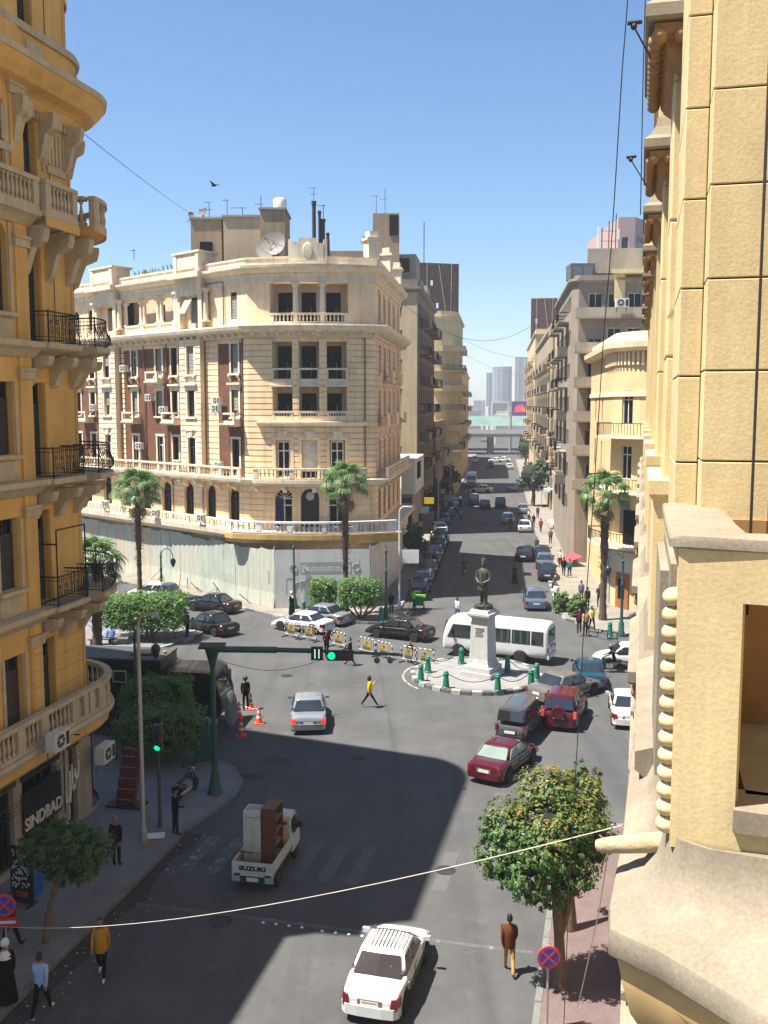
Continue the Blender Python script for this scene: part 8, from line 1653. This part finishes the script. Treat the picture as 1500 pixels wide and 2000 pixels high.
for (a, c_), l in zip(bl_, ('first from the left, before the white sporty sedan', 'second from the left, behind the white sporty sedan', 'third from the left, beside the man in dark red', 'fourth from the left, before the black sedan', 'fifth from the left, at the wheel of the black sedan', 'sixth from the left, behind the traffic signal arm', 'rightmost, nearest the statue')): barrier(g(*a), g(*c_), 'striped barrier with yellow sign, ' + l)
orm = mat('cone_orange', (.68, .085, .02), rough=.5, var=.15, scale=4); 
def cone(px, py, label, h=.85):
    t_ = thing('traffic_cone', label, 'traffic cone', g(px, py), 0, 'orange cones by the police truck'); b = MB(); b.box(-.24, .24, -.24, .24, 0, .05); b.build('base', orm, t_)
    for z0, z1, m_ in ((.05, .3, orm), (.302, .42, whitep), (.422, .56, orm), (.562, .68, whitep), (.682, h, orm)): r = lambda z: .17 - .13 * z / h; b = MB(); b.lathe([(r(z0), z0), (r(z1), z1)], 14); b.build('cone_band', m_, t_, 40)
cone(471, 1437, 'orange and white cone nearest us by the police truck'); cone(506, 1413, 'orange and white cone furthest right by the police truck'); cone(490, 1385, 'orange and white cone beside the standing guard'); cone(467, 1402, 'orange cone close to the truck door')
A, B = g(467, 1402) + Vector((0, 0, .75)), g(506, 1413) + Vector((0, 0, .75)); b = MB()
for k in range(12): b.cur = k % 2; b.tube([A.lerp(B, k / 12) - Vector((0, 0, .08 * math.sin(math.pi * k / 12))), A.lerp(B, (k + 1) / 12) - Vector((0, 0, .08 * math.sin(math.pi * (k + 1) / 12)))], .025, 5)
tag(b.build('warning_tape', [whitep, mat('tape_red', (.5, .03, .03))]), 'red and white tape strung between two cones', 'tape')
b = MB(); q = g(452, 1425); b.M = Matrix.Translation((q.x, q.y, 1.05)) @ Matrix.Rotation(R(8), 4, 'Y') @ Matrix.Rotation(R(14), 4, 'Z'); b.lathe([(.02, -.03), (.3, -.03), (.33, 0), (.3, .03), (.02, .03)], 20, ax='y'); b.v = [(x, y, 1.05 + (z - 1.05) * 2.9) for x, y, z in b.v]; tag(b.build('riot_shield', mat('shield_grey', (.22, .23, .24), rough=.3, var=.4, scale=3), None, 50), 'long oval grey riot shield leaning on the police truck', 'shield')

# ------------------------------------------------------------------ posts, lamps, signals
def ornate_lamp(label, loc, h, side=1, hook=True, m=dkgreen):
    t_ = thing('green_lamp_post', label, 'lamp post', loc, 0, 'ornate green lamp posts'); b = MB(); b.lathe([(.26, 0), (.26, .3), (.2, .4), (.2, .9), (.13, 1.05), (.11, 1.2), (.085, h * .62), (.12, h * .63), (.12, h * .66), (.075, h * .68), (.065, h * .9), (.1, h * .91), (.1, h * .94), (.05, h * .95), (.04, h), (.01, h + .25)], 12); b.build('post', m, t_, 40)
    if hook:
        b = MB(); pts = [(0, 0, h * .86)] + [(side * (.5 - .5 * math.cos(a)), 0, h * .9 + .75 * math.sin(a)) for a in [k * math.pi / 10 for k in range(11)]] + [(side * 1.0, 0, h * .86)]; b.tube(pts, .035, 6); b.build('arm', m, t_, 60)
        b = MB(); b.lathe([(.06, .1), (.2, 0), (.24, -.15), (.2, -.3), (.1, -.55), (.02, -.65)], 12, (side * 1.0, 0, h * .86)); b.build('lantern', mat('lantern_dark', (.03, .035, .035), rough=.3), t_, 40)
def hp(px, py0, py1): p = g(px, py0); return p, at(px, py1, p.y).z
p, z = hp(575, 1192, 1052); ornate_lamp('slim dark green lamp post at the corner of the printed hoarding', p, z - .3, hook=False)
p, z = hp(754, 1212, 1058); ornate_lamp('green lamp post right of the trimmed trees by the hoarding', p, z - .3, hook=False)
p, z = hp(1213, 1243, 1085); ornate_lamp('green lamp post with a hooked lantern on the right pavement corner', p, z, -1)
p, z = hp(316, 1172, 1080); ornate_lamp('green lamp post with a hooked lantern before the tarpaulin', p, z, 1)
p, z = hp(268, 1440, 1232); ornate_lamp('green lamp post rising from the trimmed trees by the truck', p, z, -.8 if False else 1, hook=True)
def pole(label, px, py0, py1, arm, r=.07, m=galv):
    p, z = hp(px, py0, py1); t_ = thing('lamp_pole', label, 'lamp post', p, 0, 'plain steel lamp poles'); b = MB(); b.lathe([(r * 1.7, 0), (r * 1.6, .6), (r, .7), (r * .8, z)], 10); b.build('post', m, t_, 50); b = MB(); b.tube([(0, 0, z - .05), (arm * .1, 0, z + .25), (arm * .4, 0, z + .42), (arm, 0, z + .4)], r * .7, 8); b.build('arm', m, t_, 60); b = MB(); b.box(*sorted((arm * .9, arm * 1.35)), -.1, .1, z + .34, z + .46); b.build('lamp_head', m, t_); return t_
pole('tall grey lamp pole on the left pavement above the white sheet', 281, 1648, 1222, .55, .085)
ps = pole('pale lamp pole with a blank white sign beside the parked row', 780, 1192, 1000, .7, .08, mat('pale_pole', (.48, .47, .44), rough=.6))
q = at(797, 1086, g(780, 1192).y); b = MB(); b.box(.2, 1.5, -.14, -.08, q.z - .55, q.z + .5); b.build('sign_panel', whitep, ps)
for k, (s, l) in enumerate(((128, 'thin street lamp on the left of the far street, the nearest'), (160, 'thin street lamp on the left of the far street, the middle one'), (195, 'thin street lamp on the left of the far street, the farthest'))): p = FS(s, -7.9); t_ = thing('lamp_pole', l, 'lamp post', p, 0, 'plain steel lamp poles'); b = MB(); b.lathe([(.1, 0), (.06, 8)], 8); b.tube([(0, 0, 8), (.3, 0, 8.4), (1.4, 0, 8.5)], .05, 6); b.box(1.2, 1.8, -.12, .12, 8.42, 8.54); b.build('post', galv, t_)
# signal mast with long arm
mp = g(420, 1556); mz = at(420, 1268, mp.y).z; ms = thing('signal_mast', 'tall green traffic signal mast with a long arm reaching over the square', 'traffic signal', mp); b = MB(); b.lathe([(.36, 0), (.34, .12), (.27, .3), (.17, .9), (.16, 1.1), (.12, 1.15), (.11, mz - .8), (.14, mz - .6), (.3, mz - .02), (.32, mz), (.32, mz + .1)], 10); b.build('mast', dkgreen, ms, 30)
b = MB(); b.box(-.5, .5, -.42, .42, mz + .1, mz + .18); b.build('cap_plate', mat('rusty_green_cap', (.05, .05, .035), rough=.8, var=.4, scale=5), ms)
b = MB(); b.tube([(.2, 0, mz - .0), (2.6, .05, mz - .04)], .13, 10); b.tube([(2.6, .05, mz - .04), (4.4, .1, mz - .1)], .1, 10); b.tube([(4.4, .1, mz - .1), (7.7, .2, mz - .28)], .065, 8); b.build('arm', dkgreen, ms, 40)
def ax(px): return (px - 420) / 1928 * (mp.y * math.cos(PITCH) + (EYE - mz) * math.sin(PITCH))
x = ax(625); b = MB(); b.box(x - .24, x + .24, -.16, -.02, mz - .42, mz + .12); cbx = b.build('countdown_box', blackp, ms)
b = MB(); b.box(x - .1, x - .06, -.168, -.161, mz - .34, mz + .04); b.box(x + .06, x + .1, -.168, -.161, mz - .34, mz + .04); b.build('countdown_digits', mat('digit_cyan', (.3, .5, .5), emit=((.25, .45, .42), .8)), cbx)
x0, x1 = ax(645), ax(696); b = MB(); b.box(x0, x1, -.2, -.02, mz - .43, mz - .02); hd = b.build('signal_head', blackp, ms)
for k in range(3):
    cx_ = x0 + (x1 - x0) * (k + .5) / 3; b = MB(); b.lathe([(.15, -.22), (.15, -.2)], 16, (cx_, 0, mz - .22), 'y'); b.build('lamp', mat('signal_green_lit', (.02, .35, .18), emit=((.0, .42, .17), 1.0)) if k == 0 else mat('signal_off', (.03, .02, .02), rough=.3), hd)
for px in (742, 768): x = ax(px); b = MB(); b.ball((x, -.05, mz - .45), .13, 10, 7); b.tube([(x, 0, mz - .2), (x, -.04, mz - .4)], .03, 5); b.build('camera_dome', mat('dome_grey', (.1, .1, .1), rough=.4), ms)
b = MB(); b.tube([(.1 + k * .45, -.1, mz - .35 - .5 * math.sin(math.pi * k / 10)) for k in range(11)], .012, 4); b.build('loose_cable', wirem, ms)
b = MB(); b.box(-.28, -.16, -.3, -.05, 2.6, 3.4); b.build('control_box', dkgreen, ms)
# small signal at the pavement edge
sp_ = g(313, 1622); sz = at(313, 1415, sp_.y).z; t_ = thing('traffic_light', 'pavement traffic light with the green lamp lit beside the police officer', 'traffic signal', sp_); b = MB(); b.lathe([(.24, 0), (.22, .04), (.09, .15), (.07, .3), (.06, sz - .95)], 10); b.build('post', mat('grey_green_post', (.05, .06, .055), rough=.6), t_, 40)
b = MB(); b.box(-.17, .17, -.12, .1, sz - 1.0, sz); hd = b.build('signal_head', mat('signal_case', (.05, .04, .04), rough=.6), t_)
for k in range(3):
    zc = sz - .84 + k * .33; b = MB(); b.lathe([(.12, -.14), (.12, -.12)], 16, (0, 0, zc), 'y'); b.build('lamp', MATS['signal_green_lit'] if k == 0 else MATS['signal_off'], hd); b = MB(); b.add([(.14 * math.cos(a), -.12, zc + .14 * math.sin(a)) for a in (0, .6, 1.2, 1.57, 1.94, 2.5, 3.14)] + [(.13 * math.cos(a), -.3, zc + .12 * math.sin(a)) for a in (0, .6, 1.2, 1.57, 1.94, 2.5, 3.14)], [(i, i + 1, i + 8, i + 7) for i in range(6)]); b.build('visor', blackp, hd, fix=False)
p = gk(538, 1185); zz = at(531, 1130, p.y).z; t_ = thing('traffic_light', 'slim pole with a black signal head before the tarpaulin corner', 'traffic signal', p); b = MB(); b.lathe([(.1, 0), (.05, .3), (.05, zz + 1.3)], 8); b.build('post', galv, t_); b = MB(); b.box(-.5, -.1, -.12, .12, zz - .5, zz + .45); b.build('signal_head', blackp, t_)
# round no-stopping signs
def nostop(label, px, pyc, py0, rad_, h=None):
    p = gk(px, py0); z = at(px, pyc, p.y).z - KB; t_ = thing('no_stopping_sign', label, 'road sign', p, R(4), 'round no-stopping signs'); b = MB(); b.lathe([(.035, 0), (.03, z + .3)], 8, (0, .06, 0)); b.build('post', galv, t_)
    red = mat('sign_red', (.55, .04, .05), rough=.4); blu = mat('sign_blue', (.03, .05, .33), rough=.4); b = MB(); b.lathe([(rad_, -.012), (rad_, .012)], 28, (0, 0, z), 'y'); d_ = b.build('disc', red, t_)
    b = MB(); b.lathe([(rad_ * .8, -.016), (rad_ * .8, -.0125)], 28, (0, 0, z), 'y'); b.build('blue_field', blu, d_)
    b = MB()
    for a in (R(45), R(-45)): c_, s_ = math.cos(a), math.sin(a); b.hexa([(c_ * u - s_ * w_, yy, z + s_ * u + c_ * w_) for yy in (-.0165 - (.001 if a > 0 else 0), -.0205 - (.001 if a > 0 else 0)) for u, w_ in ((-rad_ * .84, -rad_ * .09), (rad_ * .84, -rad_ * .09), (rad_ * .84, rad_ * .09), (-rad_ * .84, rad_ * .09))])
    b.build('red_cross', red, d_); return t_, z
nostop('round red and blue no-stopping sign before the sunlit ficus', 1069, 1870, 2010, .3)
t_, z = nostop('round red and blue no-stopping sign at the lower left edge', 14, 1768, 1900, .32)
b = MB(); b.box(-.36, .36, -.02, .02, z - .62, z - .36); b.build('plate', mat('sign_red_plate', (.40, .03, .04), rough=.4), t_); b = MB(); b.box(-.3, .3, -.026, -.021, z - .53, z - .45); b.build('plate_text', mat('sign_text_pale', (.55, .58, .65)), t_)
# pavement boards, rug, cabinet, paper
p = gk(45, 1765); t_ = thing('patterned_board', 'tall black and white patterned sign board on the left pavement', 'sign board', p, R(-20)); b = MB(); b.box(-.42, .42, -.04, .04, .05, 1.9); b.build('panel', mat('board_black', (.012, .012, .012), rough=.5), t_)
b = MB(); random.seed(3)
for i in range(90):
    x, z, r, a = random.uniform(-.34, .34), random.uniform(.55, 1.82), random.uniform(.03, .06), random.random() * 6; b.add([(max(-.38, min(.38, x + r * math.cos(a + k * 1.047) * random.uniform(.6, 1.4))), -.044, max(.5, min(1.86, z + r * math.sin(a + k * 1.047) * random.uniform(.6, 1.4)))) for k in range(6)], [(0, 1, 2, 3, 4, 5)])
b.build('pattern', mat('pattern_white', (.55, .54, .50)), t_, fix=False)['kind'] = 'stuff'; b = MB(); b.box(-.2, .25, -.05, -.042, .25, .45); b.build('red_label', mat('label_red', (.30, .05, .03)), t_)
for s in (-.36, .36): b = MB(); b.box(s - .03, s + .03, -.25, .25, 0, .05); b.build('foot', blackp, t_)
p = gk(72, 1748); b = MB(); b.M = Matrix.Translation(p) @ Matrix.Rotation(R(60), 4, 'Z'); b.box(-.25, .25, -.02, .02, .0, .75); b.box(-.2, .2, -.03, -.02, .1, .65); tag(b.build('blue_sign', mat('blue_sign_face', (.03, .12, .40), rough=.4, var=.5, scale=7)), 'small blue sign leaning by the patterned board', 'sign board')
rugp = gk(248, 1572); t_ = thing('patterned_rug', 'red patterned rug draped over a slanted stand on the left pavement', 'rug', rugp, R(-12)); b = MB(); b.box(-.75, .75, -.4, .4, 0, .06); b.build('stand_base', blackp, t_)
rugm = bpy.data.materials.new('rug_weave'); rugm.use_nodes = True; nt = rugm.node_tree; tcn = _n(nt, 'ShaderNodeTexCoord'); ck = _n(nt, 'ShaderNodeTexVoronoi'); ck.inputs['Scale'].default_value = 7; nt.links.new(tcn.outputs['Object'], ck.inputs['Vector']); cr = _n(nt, 'ShaderNodeValToRGB'); cr.color_ramp.elements[0].color = (.22, .14, .12, 1); cr.color_ramp.elements[1].color = (.11, .012, .016, 1); cr.color_ramp.elements[1].position = .38; nt.links.new(ck.outputs['Distance'], cr.inputs[0]); nt.links.new(cr.outputs[0], nt.nodes['Principled BSDF'].inputs['Base Color']); nt.nodes['Principled BSDF'].inputs['Roughness'].default_value = .95
b = MB(); b.loft([[(-.45 + z * .17 + w_, y - z * .0, .06 + z) for w_, y in ((0, -.1), (.75, -.16), (.8, -.1), (.8, .05), (0, .1))] for z in (0, .5, 1.0, 1.5, 2.0, 2.3)]); b.build('rug', rugm, t_)
for k in range(5): b = MB(); b.box(-.40 + (.2 + k * .45) * .17, .27 + (.2 + k * .45) * .17, -.172, -.166, .26 + k * .45, .3 + k * .45); b.build('rug_border', mat('rug_cream', (.26, .20, .16), rough=.95), t_)
t_ = thing('green_cabinet', 'dark green electrical cabinet beside the signal mast', 'cabinet', (-7.9, 42.6, .14), R(8)); b = MB(); b.box(-.45, .45, -.3, .3, .1, 1.75); b.build('case', dkgreen, t_); b = MB(); b.box(-.5, .5, -.35, .35, 1.752, 1.85); b.build('cap', dkgreen, t_); b = MB(); b.box(-.4, -.01, -.312, -.301, .18, 1.68); b.box(.01, .4, -.312, -.301, .18, 1.68); b.build('door', dkgreen, t_); b = MB(); b.box(-.5, .5, -.34, .34, 0, .098); b.build('base', kerbm, t_)
p = gk(303, 1634); b = MB(); b.M = Matrix.Translation(p) @ Matrix.Rotation(R(10), 4, 'Z'); b.box(-.3, .35, -.22, .25, .015, .045); tag(b.build('white_sheet', whitep), 'white foam sheet lying on the left pavement by the lamp pole', 'sheet')
p = gk(292, 1650); b = MB(); b.M = Matrix.Translation(p) @ Matrix.Rotation(R(-20), 4, 'Z'); b.box(-.3, .25, -.1, .1, .0, .03); b.box(-.1, .3, .05, .2, .031, .06); tag(b.build('cardboard_scrap', mat('cardboard', (.25, .18, .11), rough=.9)), 'flattened cardboard at the foot of the lamp pole', 'cardboard')
t_ = thing('green_waste_cart', 'green wheeled waste cart beside the street cleaner', 'cart', g(818, 1190), R(-10)); b = MB(); b.hexa([(-.35, -.3, .35), (.35, -.3, .35), (.35, .3, .35), (-.35, .3, .35), (-.5, -.38, 1.05), (.5, -.38, 1.05), (.5, .38, 1.05), (-.5, .38, 1.05)]); b.build('bin', mat('cart_green', (.02, .22, .05), rough=.5), t_); b = MB(); b.box(-.53, .53, -.41, .41, 1.052, 1.12); b.build('rim', mat('cart_lime', (.12, .4, .05), rough=.5), t_)
for s in (-.4, .4): b = MB(); b.lathe([(.16, -.04), (.2, -.03), (.2, .03), (.16, .04)], 14, (s, 0, .2), 'x'); b.build('wheel', tyre, t_)
b = MB(); b.tube([(.45, -.3, .95), (.75, -.3, 1.05), (.75, .3, 1.05), (.45, .3, .95)], .025, 6); b.build('handle', iron, t_)
b = MB(); A = g(786, 1215); b.tube([A + Vector((0, 0, .02)), g(806, 1195) + Vector((0, 0, 1.1))], .02, 6); b.ball(A + Vector((0, 0, .1)), .15, 8, 5, (1.2, .7, .8)); tag(b.build('street_broom', mat('broom_brown', (.12, .08, .04))), 'long broom held by the street cleaner', 'broom')
# low rails on the traffic island and left pavement
for nme, A, B, l in (('low_rail', gk(320, 1258), gk(384, 1240), 'low pipe rail along the edge of the traffic island'), ('low_rail', gk(212, 1455), gk(268, 1480), 'low pipe rail on the left pavement by the ochre building'), ('low_rail', gk(1150, 1240), gk(1205, 1252), 'low pipe rail at the right pavement corner')):
    b = MB(); b.tube([A + Vector((0, 0, .55)), B + Vector((0, 0, .55))], .03, 6); b.tube([A + Vector((0, 0, .3)), B + Vector((0, 0, .3))], .02, 6); [b.tube([A.lerp(B, k / 3), A.lerp(B, k / 3) + Vector((0, 0, .56))], .03, 6) for k in range(4)]; tag(b.build(nme, iron), l, 'rail', 'low pipe rails')
t_ = thing('island_bench', 'stone bench under the trimmed tree where two men sit', 'bench', gk(212, 1258), R(5)); b = MB(); b.box(-1.3, 1.3, -.3, .2, .34, .43); b.build('seat', kerbm, t_)
for s in (-1, 1): b = MB(); b.box(s - .15, s + .15, -.25, .15, 0, .338); b.build('leg', kerbm, t_)
# far right stalls and awnings
for px, py, Y, w_, col, l in ((1098, 1095, 97, 3.0, (.35, .05, .05), 'dark red awning over a shop on the far right pavement'), (1066, 956, 150, 4.5, (.25, .42, .5), 'pale blue awning behind the big dark tree'), (1078, 1020, 125, 3.5, (.45, .43, .38), 'whitish awning over a stall on the right pavement')):
    p = at(px, py, Y); t_ = thing('shop_awning', l, 'awning', (p.x, Y, p.z), R(-83), 'awnings on the right of the far street'); b = MB(); b.hexa([(-w_ / 2, -.05, .0), (w_ / 2, -.05, 0), (w_ / 2, 1.6, .55), (-w_ / 2, 1.6, .55), (-w_ / 2, -.05, .05), (w_ / 2, -.05, .05), (w_ / 2, 1.6, .6), (-w_ / 2, 1.6, .6)]); b.build('canopy', mat('awning_%d' % px, col, rough=.85, var=.25, scale=1.5), t_); b = MB(); b.box(-w_ / 2, w_ / 2, -.06, -.03, -.3, .0); b.build('valance', MATS['awning_%d' % px], t_)
    b = MB(); [b.tube([(s, 0, 0), (s, 0, -p.z + KB)], .04, 5) for s in (-w_ / 2, w_ / 2)]; b.build('post', galv, t_)

# ------------------------------------------------------------------ cables and a bird
def cable(label, A, B, sag, r, m, n=24): b = MB(); b.tube([A.lerp(B, k / n) - Vector((0, 0, sag * 4 * (k / n) * (1 - k / n))) for k in range(n + 1)], r, 5); tag(b.build('overhead_cable', m), label, 'cable', 'overhead cables')
cable('pale cable sagging right across the near street', at(-80, 1800, 26.5), at(1215, 1612, 9.5), .55, .0055, ropem)
cable('thin black cable from the ochre building to the palazzo roof', at(165, 262, 37), at(378, 420, 90), .15, .013, wirem)
cable('high cable across the far street from the scaffold billboard', at(790, 596, 108), at(1080, 600, 140), 4.2, .022, wirem); cable('lower cable across the far street with hanging scraps', at(900, 660, 180), at(1045, 700, 190), 1.0, .022, wirem); cable('lowest cable across the far street', at(905, 690, 185), at(1045, 735, 230), 1.2, .02, wirem)
b = MB(); b.tube([at(px, py, Y) for px, py, Y in ((1229, -60, 7), (1226, 0, 7), (1215, 140, 7.1), (1203, 340, 7.2), (1194, 480, 7.4), (1180, 640, 7.6), (1160, 960, 7.8), (1140, 1230, 8), (1126, 1480, 8), (1112, 1720, 8), (1100, 2040, 8))], .004, 5); tag(b.build('hanging_cable', wirem), 'black cable hanging down past the right side of the view', 'cable', 'overhead cables')
b = MB(); b.tube([at(px, py, Y) for px, py, Y in ((1262, -60, 9), (1256, 150, 9), (1251, 420, 9))], .005, 5); tag(b.build('hanging_cable', wirem), 'short thin cable hanging beside the yellow balconies', 'cable', 'overhead cables')
b = MB(); b.tube([g(1196, 1610, 14), at(1170, 1780, 6), at(1128, 1968, 7)], .004, 5); tag(b.build('hanging_cable', ropem), 'thin pale cord slanting down over the red pavement', 'cable', 'overhead cables')
p = at(418, 362, 60); b = MB(); b.ball((0, 0, 0), .12, 8, 6, (.7, 1.6, .6)); [b.add([(0, .1, .02), (s * .3, .08, .12), (s * .62, -.05, .16), (s * .3, -.1, .1), (0, -.1, .02)], [(0, 1, 2, 3, 4)]) for s in (1, -1)]; b.add([(-.05, -.15, 0), (.05, -.15, 0), (.09, -.35, .02), (-.09, -.35, .02)], [(0, 1, 2, 3)]); o = b.build('flying_bird', mat('bird_dark', (.03, .026, .024)), fix=False); o.location = p; o.rotation_euler = (0, 0, R(70)); tag(o, 'dark bird gliding above the palazzo roof', 'bird')
